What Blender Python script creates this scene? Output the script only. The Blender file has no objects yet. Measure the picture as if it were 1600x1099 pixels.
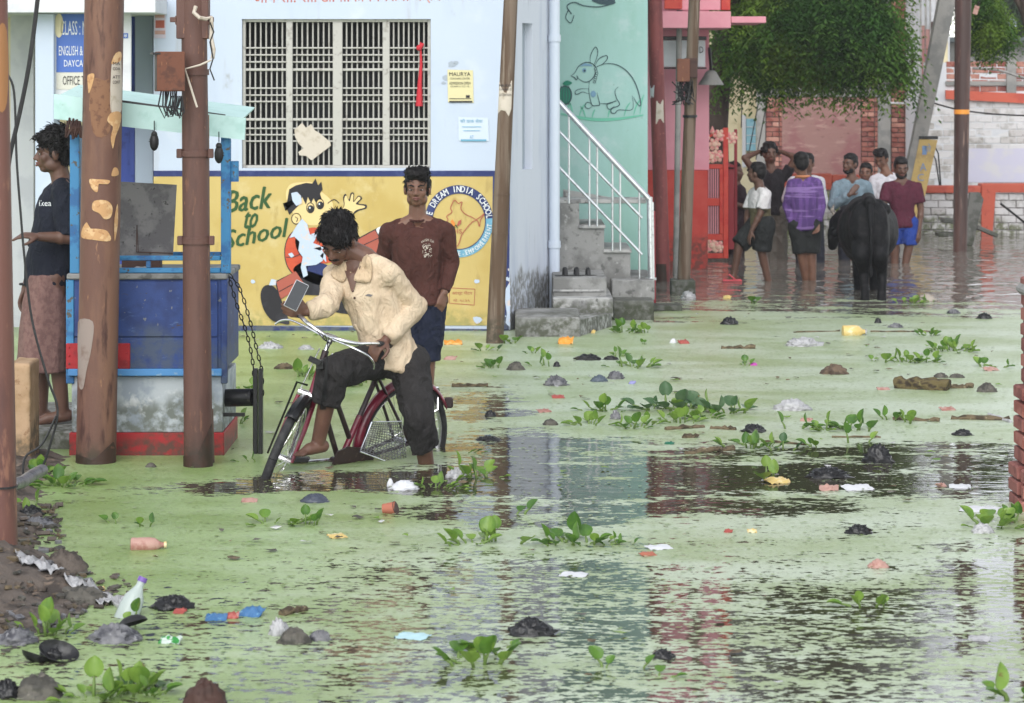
import bpy, math, random
import numpy as np
from mathutils import Vector, Matrix, noise as mnoise
from mathutils.bvhtree import BVHTree
random.seed(7); np.random.seed(7)
SC = bpy.context.scene
COL = SC.collection
# ------------------------------------------------------------------ camera, sky, sun, exposure
F, HC, HY = 4200.0, 2.1, 122.0          # focal length in photo pixels, lens height above the water, horizon row
cam = bpy.data.cameras.new('camera'); cam_o = bpy.data.objects.new('camera', cam); COL.objects.link(cam_o)
cam_o.location = (0, 0, HC); cam_o.rotation_euler = (math.radians(90), 0, 0)
cam.sensor_width = 36; cam.lens = 36*F/1600; cam.shift_y = -(549.5-HY)/1600
cam.clip_start = .3; cam.clip_end = 400
cam.dof.use_dof = True; cam.dof.focus_distance = 15.2; cam.dof.aperture_fstop = 7.0
SC.camera = cam_o
SUN_EL, SUN_AZ = math.radians(40), math.radians(190)     # azimuth clockwise from +Y
w = bpy.data.worlds.new('World'); SC.world = w; w.use_nodes = True
nt = w.node_tree; nt.nodes.clear()
sky = nt.nodes.new('ShaderNodeTexSky'); sky.sky_type = 'NISHITA'; sky.sun_disc = False
sky.sun_elevation = SUN_EL; sky.sun_rotation = SUN_AZ; sky.air_density = 1.0; sky.dust_density = 0.4; sky.ozone_density = 1.0
hsv = nt.nodes.new('ShaderNodeHueSaturation'); hsv.inputs['Saturation'].default_value = .22
bg = nt.nodes.new('ShaderNodeBackground'); bg.inputs['Strength'].default_value = .15
wo = nt.nodes.new('ShaderNodeOutputWorld')
nt.links.new(sky.outputs[0], hsv.inputs['Color']); nt.links.new(hsv.outputs[0], bg.inputs['Color']); nt.links.new(bg.outputs[0], wo.inputs[0])
sl = bpy.data.lights.new('sun', 'SUN'); sl.energy = 1.25; sl.angle = math.radians(50); sl.color = (1, .97, .93)
so = bpy.data.objects.new('sun', sl); COL.objects.link(so)
sd = Vector((math.sin(SUN_AZ)*math.cos(SUN_EL), math.cos(SUN_AZ)*math.cos(SUN_EL), math.sin(SUN_EL)))
so.rotation_euler = sd.to_track_quat('Z', 'Y').to_euler(); so.location = (0, -5, 30)
SC.view_settings.view_transform = 'Standard'; SC.view_settings.look = 'None'
SC.view_settings.exposure = 1.0; SC.view_settings.gamma = 1; SC.view_settings.use_curve_mapping = False
SC.render.engine = 'CYCLES'
SC.cycles.max_bounces = 6; SC.cycles.transparent_max_bounces = 6
SC.cycles.use_denoising = True

# ------------------------------------------------------------------ helpers
def P(px, py, d): return Vector(((px-800)*d/F, d, HC-(py-HY)*d/F))
def DW(py, z=0.0): return F*(HC-z)/(py-HY)
def W(px, py, z=0.0): return P(px, py, DW(py, z))
def L(r, g, b):
    f = lambda c: (c/255/12.92) if c/255 <= .04045 else ((c/255+.055)/1.055)**2.4
    return (f(r), f(g), f(b))
MATS = {}
ALB, KEEP = .8, ('hair', 'dark_room', 'buffalo_hide', 'phone_glass', 'neem_leaf', 'eye_dark')      # real pigments are darker than their photographed values
def mat(name, col, rough=.65, layers=(), bump=.0, bscale=40, metal=0., spec=.4, sss=0., trans=0., tide=None, wrinkle=0.):
    """Principled material; each layer = (colour, noise scale or (x,y,z) scales, low, high[, roughness])."""
    if name in MATS: return MATS[name]
    if metal < .5 and name not in KEEP: col = tuple(c*ALB for c in col); layers = [(tuple(c*ALB for c in ly[0]), *ly[1:]) for ly in layers]; tide = tide and (tuple(c*ALB for c in tide[0]), *tide[1:])
    m = bpy.data.materials.new(name); m.use_nodes = True; n = m.node_tree.nodes; l = m.node_tree.links
    b = n['Principled BSDF']; b.inputs['Metallic'].default_value = metal
    b.inputs['Specular IOR Level'].default_value = spec
    b.inputs['Roughness'].default_value = rough
    g = n.new('ShaderNodeNewGeometry')
    cur = None
    def nz(sc, det=5, dist=0.):
        t = n.new('ShaderNodeTexNoise'); t.inputs['Detail'].default_value = det; t.inputs['Distortion'].default_value = dist
        t.inputs['Roughness'].default_value = .6
        mp = n.new('ShaderNodeMapping'); s = sc if isinstance(sc, tuple) else (sc, sc, sc)
        mp.inputs['Scale'].default_value = s; mp.inputs['Location'].default_value = (random.uniform(0, 50), random.uniform(0, 50), random.uniform(0, 50))
        l.new(g.outputs['Position'], mp.inputs[0]); l.new(mp.outputs[0], t.inputs['Vector']); t.inputs['Scale'].default_value = 1
        return t.outputs['Fac']
    rgb = n.new('ShaderNodeRGB'); rgb.outputs[0].default_value = (*col, 1); cur = rgb.outputs[0]
    for ly in layers:
        mr = n.new('ShaderNodeMapRange'); mr.interpolation_type = 'SMOOTHSTEP'
        mr.inputs['From Min'].default_value = ly[2]; mr.inputs['From Max'].default_value = ly[3]
        l.new(nz(ly[1]), mr.inputs['Value'])
        mx = n.new('ShaderNodeMix'); mx.data_type = 'RGBA'
        l.new(mr.outputs[0], mx.inputs['Factor']); l.new(cur, mx.inputs['A']); mx.inputs['B'].default_value = (*ly[0], 1)
        cur = mx.outputs['Result']
    if tide:      # dirty high-water mark left on the wall
        sz = n.new('ShaderNodeSeparateXYZ'); l.new(g.outputs['Position'], sz.inputs[0])
        ad = n.new('ShaderNodeMath'); ad.operation = 'MULTIPLY_ADD'; l.new(nz((2.2, 2.2, .5), 6), ad.inputs[0]); ad.inputs[1].default_value = -tide[2]; l.new(sz.outputs['Z'], ad.inputs[2])
        mr = n.new('ShaderNodeMapRange'); mr.interpolation_type = 'SMOOTHSTEP'; z0 = tide[1]-tide[2]*.5
        mr.inputs['From Min'].default_value = z0+.05; mr.inputs['From Max'].default_value = z0-.06; l.new(ad.outputs[0], mr.inputs['Value'])
        m2 = n.new('ShaderNodeMath'); m2.operation = 'MULTIPLY'; l.new(mr.outputs[0], m2.inputs[0]); m3 = n.new('ShaderNodeMapRange'); m3.inputs['From Min'].default_value = .36; m3.inputs['From Max'].default_value = .56; l.new(nz(17, 5), m3.inputs['Value']); l.new(m3.outputs[0], m2.inputs[1])
        mx = n.new('ShaderNodeMix'); mx.data_type = 'RGBA'; l.new(m2.outputs[0], mx.inputs['Factor']); l.new(cur, mx.inputs['A']); mx.inputs['B'].default_value = (*tide[0], 1); cur = mx.outputs['Result']
    l.new(cur, b.inputs['Base Color'])
    if bump:
        bp = n.new('ShaderNodeBump'); bp.inputs['Strength'].default_value = 1; bp.inputs['Distance'].default_value = bump
        l.new(nz(bscale, 4), bp.inputs['Height']); l.new(bp.outputs[0], b.inputs['Normal'])
        if wrinkle:
            b2 = n.new('ShaderNodeBump'); b2.inputs['Distance'].default_value = wrinkle; l.new(nz((15, 15, 9), 3, 1.6), b2.inputs['Height']); l.new(b2.outputs[0], bp.inputs['Normal'])
    if sss:
        b.inputs['Subsurface Weight'].default_value = sss; b.inputs['Subsurface Radius'].default_value = (.012, .005, .003); b.inputs['Subsurface Scale'].default_value = 1
    if trans:
        tr = n.new('ShaderNodeBsdfTranslucent'); l.new(cur, tr.inputs['Color'])
        ms = n.new('ShaderNodeMixShader'); ms.inputs[0].default_value = trans
        l.new(b.outputs[0], ms.inputs[1]); l.new(tr.outputs[0], ms.inputs[2]); l.new(ms.outputs[0], n['Material Output'].inputs[0])
    MATS[name] = m
    return m

def vlerp(a, b, t): return a+(b-a)*t
def frame(d):
    d = Vector(d).normalized(); a = Vector((0, 0, 1)) if abs(d.z) < .9 else Vector((0, 1, 0))
    x = d.cross(a).normalized(); return x, x.cross(d).normalized(), d

class MB:
    def __init__(s): s.v = []; s.f = []; s.m = []
    def add(s, vs, fs, mi=0):
        o = len(s.v); s.v += [tuple(x) for x in vs]; s.f += [[i+o for i in f] for f in fs]; s.m += [mi]*len(fs); return s
    def box(s, c, size, rot=None, mi=0, bev=0.0):
        c = Vector(c); h = Vector(size)*.5; R = rot or Matrix.Identity(3); b = min(bev, min(h)*.9)
        if b <= 0:
            vs = [c+R@Vector((x*h.x, y*h.y, z*h.z)) for x in (-1, 1) for y in (-1, 1) for z in (-1, 1)]
            return s.add(vs, [[0, 1, 3, 2], [4, 6, 7, 5], [0, 4, 5, 1], [2, 3, 7, 6], [0, 2, 6, 4], [1, 5, 7, 3]], mi)
        vs = []; idx = {}
        for x in (-1, 1):
            for y in (-1, 1):
                for z in (-1, 1):
                    for ax in range(3):
                        q = [x*(h.x-b), y*(h.y-b), z*(h.z-b)]; q[ax] = (x, y, z)[ax]*h[ax]
                        idx[(x, y, z, ax)] = len(vs); vs.append(c+R@Vector(q))
        fs = []
        for ax in range(3):
            o = [a for a in range(3) if a != ax]
            for sg in (-1, 1):
                q = []
                for u, v in ((-1, -1), (1, -1), (1, 1), (-1, 1)):
                    k = [0, 0, 0]; k[ax] = sg; k[o[0]] = u; k[o[1]] = v; q.append(idx[(*k, ax)])
                fs.append(q if (sg > 0) == (ax != 1) else q[::-1])
        for ax in range(3):
            o = [a for a in range(3) if a != ax]
            for u in (-1, 1):
                for v in (-1, 1):
                    k0 = [0, 0, 0]; k1 = [0, 0, 0]; k0[ax] = -1; k1[ax] = 1
                    for k in (k0, k1): k[o[0]] = u; k[o[1]] = v
                    fs.append([idx[(*k0, o[0])], idx[(*k1, o[0])], idx[(*k1, o[1])], idx[(*k0, o[1])]])
        for x in (-1, 1):
            for y in (-1, 1):
                for z in (-1, 1): fs.append([idx[(x, y, z, a)] for a in range(3)])
        return s.add(vs, fs, mi)
    def tube(s, path, r, n=8, mi=0, caps=True, sx=1.0):
        path = [Vector(p) for p in path]; k = len(path)
        rs = r if isinstance(r, (list, tuple)) else [r]*k
        x, y, d = frame(path[1]-path[0]); vs = []; fs = []
        for i, p in enumerate(path):
            t = (path[min(i+1, k-1)]-path[max(i-1, 0)])
            if t.length < 1e-9: t = d
            t.normalize(); x = (x-t*x.dot(t)).normalized(); y = t.cross(x)
            for j in range(n):
                a = 2*math.pi*j/n; vs.append(p+(x*math.cos(a)*sx+y*math.sin(a))*rs[i])
        for i in range(k-1):
            for j in range(n):
                a = i*n+j; b = i*n+(j+1) % n; fs.append([a, b, b+n, a+n])
        if caps: fs.append(list(range(n))[::-1]); fs.append([(k-1)*n+j for j in range(n)])
        return s.add(vs, fs, mi)
    def cyl(s, a, b, r, r2=None, n=12, mi=0, caps=True): return s.tube([a, b], [r, r if r2 is None else r2], n, mi, caps)
    def rc(s, a, b, r1, r2, n=12, mi=0):
        a = Vector(a); b = Vector(b); d = (b-a)
        if d.length < 1e-6: d = Vector((0, 0, 1e-4)); b = a+d
        u = d.normalized(); pts = []; rs = []
        for t in (85, 60, 35, 12): pts.append(a-u*r1*math.sin(math.radians(t))); rs.append(r1*math.cos(math.radians(t)))
        pts += [a, b]; rs += [r1, r2]
        for t in (12, 35, 60, 85): pts.append(b+u*r2*math.sin(math.radians(t))); rs.append(r2*math.cos(math.radians(t)))
        return s.tube(pts, rs, n, mi)
    def chain(s, pts, rs, n=12, mi=0):
        for i in range(len(pts)-1): s.rc(pts[i], pts[i+1], rs[i], rs[i+1], n, mi)
        return s
    def ball(s, c, r, ax=None, seg=14, rings=9, mi=0):
        c = Vector(c); r = (r, r, r) if not isinstance(r, (tuple, list)) else r
        A = ax or (Vector((1, 0, 0)), Vector((0, 1, 0)), Vector((0, 0, 1))); vs = []; fs = []
        for i in range(1, rings):
            th = math.pi*i/rings
            for j in range(seg):
                ph = 2*math.pi*j/seg
                vs.append(c+A[0]*r[0]*math.sin(th)*math.cos(ph)+A[1]*r[1]*math.sin(th)*math.sin(ph)+A[2]*r[2]*math.cos(th))
        t = len(vs); vs.append(c+A[2]*r[2]); vs.append(c-A[2]*r[2])
        for i in range(rings-2):
            for j in range(seg):
                a = i*seg+j; b = i*seg+(j+1) % seg; fs.append([a, a+seg, b+seg, b])
        for j in range(seg):
            fs.append([t, j, (j+1) % seg]); q = (rings-2)*seg; fs.append([t+1, q+(j+1) % seg, q+j])
        return s.add(vs, fs, mi)
    def loft(s, rings, mi=0, caps=True):
        n = len(rings[0]); vs = [p for r in rings for p in r]; fs = []
        for i in range(len(rings)-1):
            for j in range(n):
                a = i*n+j; b = i*n+(j+1) % n; fs.append([a, b, b+n, a+n])
        if caps: fs.append(list(range(n))[::-1]); fs.append([(len(rings)-1)*n+j for j in range(n)])
        return s.add(vs, fs, mi)
    def prism(s, poly, ext, mi=0):
        """poly: 3-D outline, ext: extrusion vector"""
        n = len(poly); e = Vector(ext); vs = [Vector(p) for p in poly]+[Vector(p)+e for p in poly]
        fs = [list(range(n))[::-1], list(range(n, 2*n))]+[[i, (i+1) % n, (i+1) % n+n, i+n] for i in range(n)]
        return s.add(vs, fs, mi)
    def build(s, name, mats, parent=None, smooth=True, loc=None, auto=True):
        me = bpy.data.meshes.new(name)
        base = root_loc(parent) if parent else (Vector(loc) if loc is not None else s.base())
        if len(s.v):
            arr = np.array(s.v, dtype=np.float64)-np.array(base)
            me.from_pydata(arr.tolist(), [], s.f)
        ms = mats if isinstance(mats, (list, tuple)) else [mats]
        for m in ms: me.materials.append(m)
        if len(ms) > 1: me.polygons.foreach_set('material_index', s.m)
        if smooth:
            me.polygons.foreach_set('use_smooth', [True]*len(me.polygons))
            if auto:
                try: me.set_sharp_from_angle(angle=math.radians(38))
                except Exception: pass
        o = bpy.data.objects.new(name, me); COL.objects.link(o)
        if parent: o.parent = parent
        else: o.location = base
        return o
    def base(s):
        a = np.array(s.v); mn = a.min(0); mx = a.max(0); return Vector(((mn[0]+mx[0])/2, (mn[1]+mx[1])/2, mn[2]))

def root_loc(o):
    q = Vector((0, 0, 0))
    while o: q += Vector(o.location); o = o.parent
    return q
def tag(o, label=None, cat=None, group=None, kind=None):
    for k, v in (('label', label), ('category', cat), ('group', group), ('kind', kind)):
        if v: o[k] = v
    return o
def thing(name, label, cat, loc, group=None):
    o = bpy.data.objects.new(name, None); COL.objects.link(o); o.location = loc; o.empty_display_size = .1
    return tag(o, label, cat, group)
def dup(o, parent=None):
    c = o.copy(); COL.objects.link(c)
    if parent: c.parent = parent
    for ch in [x for x in bpy.data.objects if x.parent == o]: dup(ch, c)
    return c
def inst(name, me, parent, loc, rot=None):
    """one more object on shared mesh data"""
    o = bpy.data.objects.new(name, me); COL.objects.link(o); o.parent = parent; o.location = Vector(loc)-root_loc(parent)
    if rot: o.rotation_euler = rot
    return o
def fbm(p, o=3):
    v = 0; a = 1
    for i in range(o): v += a*mnoise.noise(p*(2**i)); a *= .5
    return v
def remesh(name, mb, voxel, iters, mats, parent=None, loc=None, disp=None):
    """union of closed shells -> ONE continuous surface"""
    me = bpy.data.meshes.new('tmp'); me.from_pydata(s_list(mb.v), [], mb.f)
    o = bpy.data.objects.new('tmp', me); COL.objects.link(o)
    r = o.modifiers.new('r', 'REMESH'); r.mode = 'VOXEL'; r.voxel_size = voxel; r.use_smooth_shade = True
    if iters:
        sm = o.modifiers.new('s', 'SMOOTH'); sm.factor = .5; sm.iterations = iters
    dg = bpy.context.evaluated_depsgraph_get()
    nm = bpy.data.meshes.new_from_object(o.evaluated_get(dg)); bpy.data.objects.remove(o); bpy.data.meshes.remove(me)
    nm.name = name
    n = len(nm.vertices); co = np.empty(n*3); nm.vertices.foreach_get('co', co); co = co.reshape(-1, 3)
    if disp:
        no = np.empty(n*3); nm.vertices.foreach_get('normal', no); no = no.reshape(-1, 3)
        d = np.array([disp(Vector(p), Vector(q)) for p, q in zip(co, no)]); co = co+no*d[:, None]
    base = root_loc(parent) if parent else (Vector(loc) if loc is not None else Vector(((co[:, 0].min()+co[:, 0].max())/2, (co[:, 1].min()+co[:, 1].max())/2, co[:, 2].min())))
    nm.vertices.foreach_set('co', (co-np.array(base)).ravel())
    nm.materials.clear()
    for m in (mats if isinstance(mats, (list, tuple)) else [mats]): nm.materials.append(m)
    nm.polygons.foreach_set('use_smooth', [True]*len(nm.polygons)); nm.update()
    ob = bpy.data.objects.new(name, nm); COL.objects.link(ob)
    if parent: ob.parent = parent
    else: ob.location = base
    return ob
def s_list(v): return [tuple(x) for x in v]

# flat paint on frontal walls, given in photo pixels on the plane at distance d
def smooth2(pts, closed=False, k=6):
    out = []; n = len(pts); rng = n if closed else n-1
    for i in range(rng):
        p0 = pts[(i-1) % n] if closed or i > 0 else pts[i]; p1 = pts[i]; p2 = pts[(i+1) % n]
        p3 = pts[(i+2) % n] if closed or i+2 < n else p2
        for t in np.linspace(0, 1, k, endpoint=False):
            out.append(tuple(.5*(2*p1[a]+(p2[a]-p0[a])*t+(2*p0[a]-5*p1[a]+4*p2[a]-p3[a])*t*t+(3*p1[a]-p0[a]-3*p2[a]+p3[a])*t**3) for a in (0, 1)))
    if not closed: out.append(tuple(pts[-1]))
    return out
class Paint:
    def __init__(s, d): s.mb = MB(); s.d = d; s.k = 0
    def lvl(s, up): return s.d-up*.0022
    def poly(s, pts, mi, up=1, sm=False):
        pts = smooth2(pts, True) if sm else pts; d = s.lvl(up)
        ar = sum(pts[i][0]*pts[(i+1) % len(pts)][1]-pts[(i+1) % len(pts)][0]*pts[i][1] for i in range(len(pts)))
        if ar > 0: pts = pts[::-1]
        s.mb.add([P(x, y, d) for x, y in pts], [list(range(len(pts)))], mi)
    def rect(s, x0, y0, x1, y1, mi, up=1): s.poly([(x0, y0), (x1, y0), (x1, y1), (x0, y1)], mi, up)
    def line(s, pts, wd, mi, up=1, sm=True, closed=False, taper=False):
        pts = smooth2(pts, closed) if sm else list(pts)
        if closed: pts = pts+[pts[0]]
        d = s.lvl(up); vs = []; n = len(pts)
        for i, (x, y) in enumerate(pts):
            a = pts[max(i-1, 0)]; b = pts[min(i+1, n-1)]; t = np.array([b[0]-a[0], b[1]-a[1]], float); t /= (np.linalg.norm(t)+1e-9)
            h = wd/2*(math.sin(math.pi*min(max(i/(n-1), .06), .94))**.5 if taper else 1)
            vs += [P(x-t[1]*h, y+t[0]*h, d), P(x+t[1]*h, y-t[0]*h, d)]
        s.mb.add(vs, [[2*i, 2*i+2, 2*i+3, 2*i+1] for i in range(n-1)], mi)
    def disc(s, cx, cy, rx, ry, mi, up=1, r0=0., a0=0, a1=360, n=48):
        d = s.lvl(up); A = [math.radians(a0+(a1-a0)*i/n) for i in range(n+1)]
        if r0 <= 0: s.mb.add([P(cx+rx*math.cos(a), cy-ry*math.sin(a), d) for a in A[:-1]], [list(range(n))], mi)
        else:
            vs = []
            for a in A: vs += [P(cx+rx*math.cos(a), cy-ry*math.sin(a), d), P(cx+rx*r0*math.cos(a), cy-ry*r0*math.sin(a), d)]
            s.mb.add(vs, [[2*i, 2*i+2, 2*i+3, 2*i+1] for i in range(n)], mi)
    def text(s, body, fn, mi, up=1):
        """fn maps text coordinates (in ems) to photo pixels"""
        v, f = text_mesh(body); d = s.lvl(up)
        s.mb.add([P(*fn(x, y), d) for x, y in v], f, mi)
    def label(s, body, x0, y0, x1, y1, mi, up=1, slant=0., rise=0.):
        v, f = text_mesh(body); xs = [p[0] for p in v]; ys = [p[1] for p in v]
        a, b, c, e = min(xs), max(xs), min(ys), max(ys)
        s.text(body, lambda x, y: (x0+(x-a)/(b-a)*(x1-x0)+slant*(y-c)/(e-c), y1-(y-c)/(e-c)*(y1-y0)+rise*(x-a)/(b-a)), mi, up)
    def build(s, name, mats, parent): return s.mb.build(name, mats, parent, smooth=False)
TEXT = {}
def text_mesh(body):
    if body in TEXT: return TEXT[body]
    c = bpy.data.curves.new('t', 'FONT'); c.body = body; c.size = 1; c.resolution_u = 2
    o = bpy.data.objects.new('t', c); COL.objects.link(o); dg = bpy.context.evaluated_depsgraph_get()
    m = bpy.data.meshes.new_from_object(o.evaluated_get(dg))
    r = ([(v.co.x, v.co.y) for v in m.vertices], [list(p.vertices) for p in m.polygons])
    bpy.data.objects.remove(o); bpy.data.curves.remove(c); bpy.data.meshes.remove(m); TEXT[body] = r
    return r
def decal(v2, f, obj, d0, name, m, parent, off=.003):
    """flat print laid onto a curved cloth: photo pixels cast along the depth axis onto obj's surface"""
    L0 = root_loc(obj); me = obj.data; bvh = BVHTree.FromPolygons([v.co+L0 for v in me.vertices], [list(p.vertices) for p in me.polygons])
    mb = MB(); vs = []
    for x, y in v2:
        o = P(x, y, d0-1.0); dr = (P(x, y, d0+1)-o).normalized(); h = bvh.ray_cast(o, dr)
        vs.append(h[0]-dr*off if h[0] else P(x, y, d0))
    mb.add(vs, f); return mb.build(name, m, parent, smooth=False)
# ------------------------------------------------------------------ materials
M = {}
M['rust'] = mat('rust_paint', L(108, 76, 64), .62, [(L(126, 92, 74), (5, 5, 1.2), .45, .62), (L(74, 46, 40), (16, 16, 3), .55, .7), (L(160, 118, 86), (22, 22, 5), .66, .72)], .0015, 60, tide=(L(70, 58, 46), .1, .25))
M['rust2'] = mat('rust_paint_dark', L(100, 70, 61), .62, [(L(84, 57, 50), (8, 8, 1.5), .45, .62), (L(120, 84, 66), (24, 24, 6), .6, .7), (L(152, 110, 84), (50, 50, 14), .66, .72)], .0015, 60, tide=(L(66, 52, 44), .14, .25))
M['rustbox'] = mat('rust_box_paint', L(112, 66, 46), .6, [(L(86, 50, 36), 8, .5, .6), (L(164, 120, 80), (40, 40, 9), .64, .7)], .001, 50)
M['damp'] = mat('damp_base', L(66, 44, 36), .5, [(L(52, 40, 30), 12, .45, .6)], .001, 60)
M['woodpole'] = mat('weathered_pole', L(120, 104, 90), .8, [(L(92, 72, 56), (14, 14, .7), .45, .6), (L(140, 126, 112), (40, 40, 2), .55, .7)], .002, (60, 60, 5), tide=(L(74, 68, 54), .2, .4))
M['paper'] = mat('old_paper', L(206, 196, 182), .8, [(L(182, 170, 152), 14, .5, .7)])
M['tan'] = mat('bare_patch', L(204, 160, 112), .8, [(L(222, 186, 140), 20, .5, .6), (L(176, 126, 86), 34, .55, .7)])
M['primer'] = mat('grey_primer', L(152, 138, 130), .7, [(L(132, 112, 102), 9, .5, .65)])
M['ink'] = mat('dark_ink', L(48, 46, 52), .8)
M['wall'] = mat('pale_blue_wash', L(196, 208, 226), .8, [(L(184, 197, 218), (1.1, 1.1, .5), .45, .65), (L(186, 193, 204), (7, 7, .7), .57, .72), (L(168, 172, 176), (3, 3, 2), .66, .74), (L(204, 214, 228), 3, .55, .7)], .001, 30)
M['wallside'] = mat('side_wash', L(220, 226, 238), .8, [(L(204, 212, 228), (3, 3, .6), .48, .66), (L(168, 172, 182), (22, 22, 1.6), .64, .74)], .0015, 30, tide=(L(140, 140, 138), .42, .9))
M['slit'] = mat('grey_recess', L(168, 178, 190), .8)
M['yellow'] = mat('mural_yellow', L(204, 180, 112), .7, [(L(196, 170, 98), 1.6, .45, .65), (L(212, 192, 134), 5, .55, .72), (L(186, 162, 98), (9, 9, 3), .6, .72), (L(176, 160, 116), 3, .64, .74)], .0006, 50, tide=(L(168, 158, 96), .13, .35))
M['navy'] = mat('mural_navy', L(38, 50, 104), .7, [(L(54, 66, 116), 9, .5, .65), (L(190, 196, 206), 34, .69, .71)], .0006, 50, tide=(L(90, 96, 104), .12, .4))
M['green_ink'] = mat('mural_green', L(44, 84, 40), .7)
M['black_ink'] = mat('mural_black', L(34, 32, 38), .7, [(L(52, 50, 58), 7, .5, .65)])
M['red_ink'] = mat('mural_red', L(206, 84, 52), .7, [(L(192, 72, 48), 6, .5, .6)])
M['brick_ink'] = mat('mural_brick_red', L(176, 92, 76), .7)
M['skin_ink'] = mat('mural_skin', L(234, 208, 148), .7)
M['peel'] = mat('peeled_patch', L(196, 210, 230), .8, [(L(220, 208, 204), 20, .55, .62)])
M['white_ink'] = mat('mural_white', L(232, 236, 238), .7)
M['skyblue'] = mat('mural_sky_blue', L(110, 168, 196), .7, [(L(150, 192, 206), 16, .55, .68)])
M['orange_ink'] = mat('mural_orange', L(226, 140, 60), .7)
M['redtext'] = mat('red_lettering', L(186, 92, 74), .75, [(L(206, 140, 124), 30, .5, .6)])
M['mint'] = mat('mint_wash', L(160, 200, 194), .8, [(L(148, 190, 178), (1.3, 1.3, .4), .44, .62), (L(178, 206, 204), 2, .55, .7), (L(150, 180, 168), 16, .67, .74)], .001, 30)
M['mint_ink'] = mat('mint_paint_lines', L(62, 84, 92), .8)
M['mint_green'] = mat('mint_paint_green', L(112, 190, 164), .8)
M['mint_deep'] = mat('mint_paint_deep', L(40, 128, 104), .8)
M['mint_blue'] = mat('mint_paint_blue', L(120, 160, 186), .8)
M['concrete'] = mat('concrete', L(150, 150, 148), .85, [(L(122, 122, 120), 4, .45, .6), (L(98, 98, 96), 11, .56, .66), (L(174, 174, 172), 18, .62, .72)], .003, 35, tide=(L(88, 90, 78), .16, .4))
M['concrete_d'] = mat('dark_concrete', L(112, 112, 108), .8, [(L(84, 86, 80), 6, .45, .6), (L(138, 138, 134), 20, .6, .7)], .003, 35, tide=(L(66, 70, 56), .16, .3))
M['concrete_l'] = mat('light_concrete', L(178, 178, 176), .85, [(L(136, 136, 136), 6, .52, .6), (L(112, 112, 110), 14, .62, .68)], .003, 35, tide=(L(96, 98, 88), .2, .4))
M['steel'] = mat('stainless_steel', L(205, 208, 210), .28, [(L(176, 178, 180), 30, .5, .7)], metal=.9)
M['cream_grille'] = mat('window_paint', L(186, 184, 178), .6, [(L(158, 154, 148), 18, .55, .68)])
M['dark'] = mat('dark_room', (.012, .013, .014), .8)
M['pink'] = mat('pink_wash', L(230, 160, 172), .75, [(L(222, 146, 160), 1.5, .45, .65)])
M['redwall'] = mat('red_wash', L(200, 76, 66), .7, [(L(190, 58, 50), 3, .45, .65)], tide=(L(120, 62, 54), .3, .5))
M['gatered'] = mat('gate_red', L(202, 70, 54), .5, [(L(190, 48, 40), 8, .5, .65)])
M['gatedark'] = mat('gate_dark_red', L(150, 40, 50), .5)
M['flower'] = mat('gate_flower', L(226, 196, 172), .6, [(L(232, 150, 150), 20, .48, .56)])
M['cream'] = mat('cream_wash', L(232, 220, 182), .8, [(L(214, 200, 160), 2, .45, .6)])
M['doorblue'] = mat('door_blue', L(60, 84, 176), .5, [(L(48, 68, 150), 8, .5, .6)])
M['aqua'] = mat('aqua_shutter', L(150, 200, 214), .6, [(L(120, 176, 196), 6, .5, .6)])
M['white'] = mat('white_paint', L(218, 220, 224), .7, [(L(206, 208, 214), 4, .5, .65)])
M['kioskblue'] = mat('kiosk_navy', L(44, 70, 132), .55, [(L(34, 56, 112), 5, .48, .62), (L(74, 100, 150), (9, 9, 30), .62, .7), (L(120, 124, 128), 26, .64, .68), (L(70, 60, 60), (14, 14, 40), .66, .72)], .0012, 40, tide=(L(70, 84, 110), .66, .5))
M['kioskpost'] = mat('kiosk_sky_blue', L(62, 136, 186), .5, [(L(44, 104, 160), 9, .5, .62), (L(90, 84, 74), 26, .6, .65)], .0012, 50)
M['kioskledge'] = mat('kiosk_ledge_blue', L(82, 146, 206), .5, [(L(150, 180, 204), 16, .58, .7)])
M['kioskgrey'] = mat('kiosk_dirty_white', L(190, 198, 204), .7, [(L(158, 168, 180), 5, .45, .6), (L(220, 224, 226), 8, .56, .66), (L(120, 128, 134), 22, .66, .72)], .002, 30, tide=(L(120, 126, 120), .32, .5))
M['kioskred'] = mat('kiosk_red', L(176, 32, 40), .5, [(L(140, 26, 34), 7, .5, .62), (L(110, 50, 48), 30, .66, .72)], .001, 40, tide=(L(96, 60, 50), .1, .3))
M['mintboard'] = mat('mint_board', L(198, 232, 228), .6, [(L(180, 218, 212), 5, .5, .65), (L(110, 134, 110), (14, 14, 50), .69, .73)], .001, 40)
M['sheet'] = mat('dirty_sheet_metal', L(118, 116, 116), .6, [(L(92, 90, 92), 8, .45, .6), (L(60, 58, 58), 40, .62, .67), (L(150, 148, 146), 12, .62, .72)], .001, 40)
M['brownwood'] = mat('brown_wood', L(74, 50, 42), .7, [(L(62, 40, 34), (3, 20, 20), .45, .6)], .001, 40)
M['black'] = mat('black_rubber', L(30, 30, 32), .5, [(L(48, 48, 50), 14, .55, .65)], .0008, 60)
M['blackmetal'] = mat('black_metal', L(34, 34, 36), .35, [(L(70, 68, 64), 20, .62, .7)], metal=.3)
M['orange_plaster'] = mat('orange_plaster', L(184, 154, 122), .85, [(L(168, 138, 104), 6, .45, .6), (L(150, 118, 88), 18, .6, .68)], .003, 30, tide=(L(110, 96, 76), .25, .4))
M['brickred'] = mat('brick_red', L(168, 110, 98), .85, [(L(146, 84, 74), 8, .45, .6), (L(186, 132, 116), 22, .58, .7)], .002, 60)
M['brickred2'] = mat('brick_dark_red', L(150, 96, 88), .85, [(L(124, 70, 66), 8, .45, .6)], .002, 60)
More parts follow.
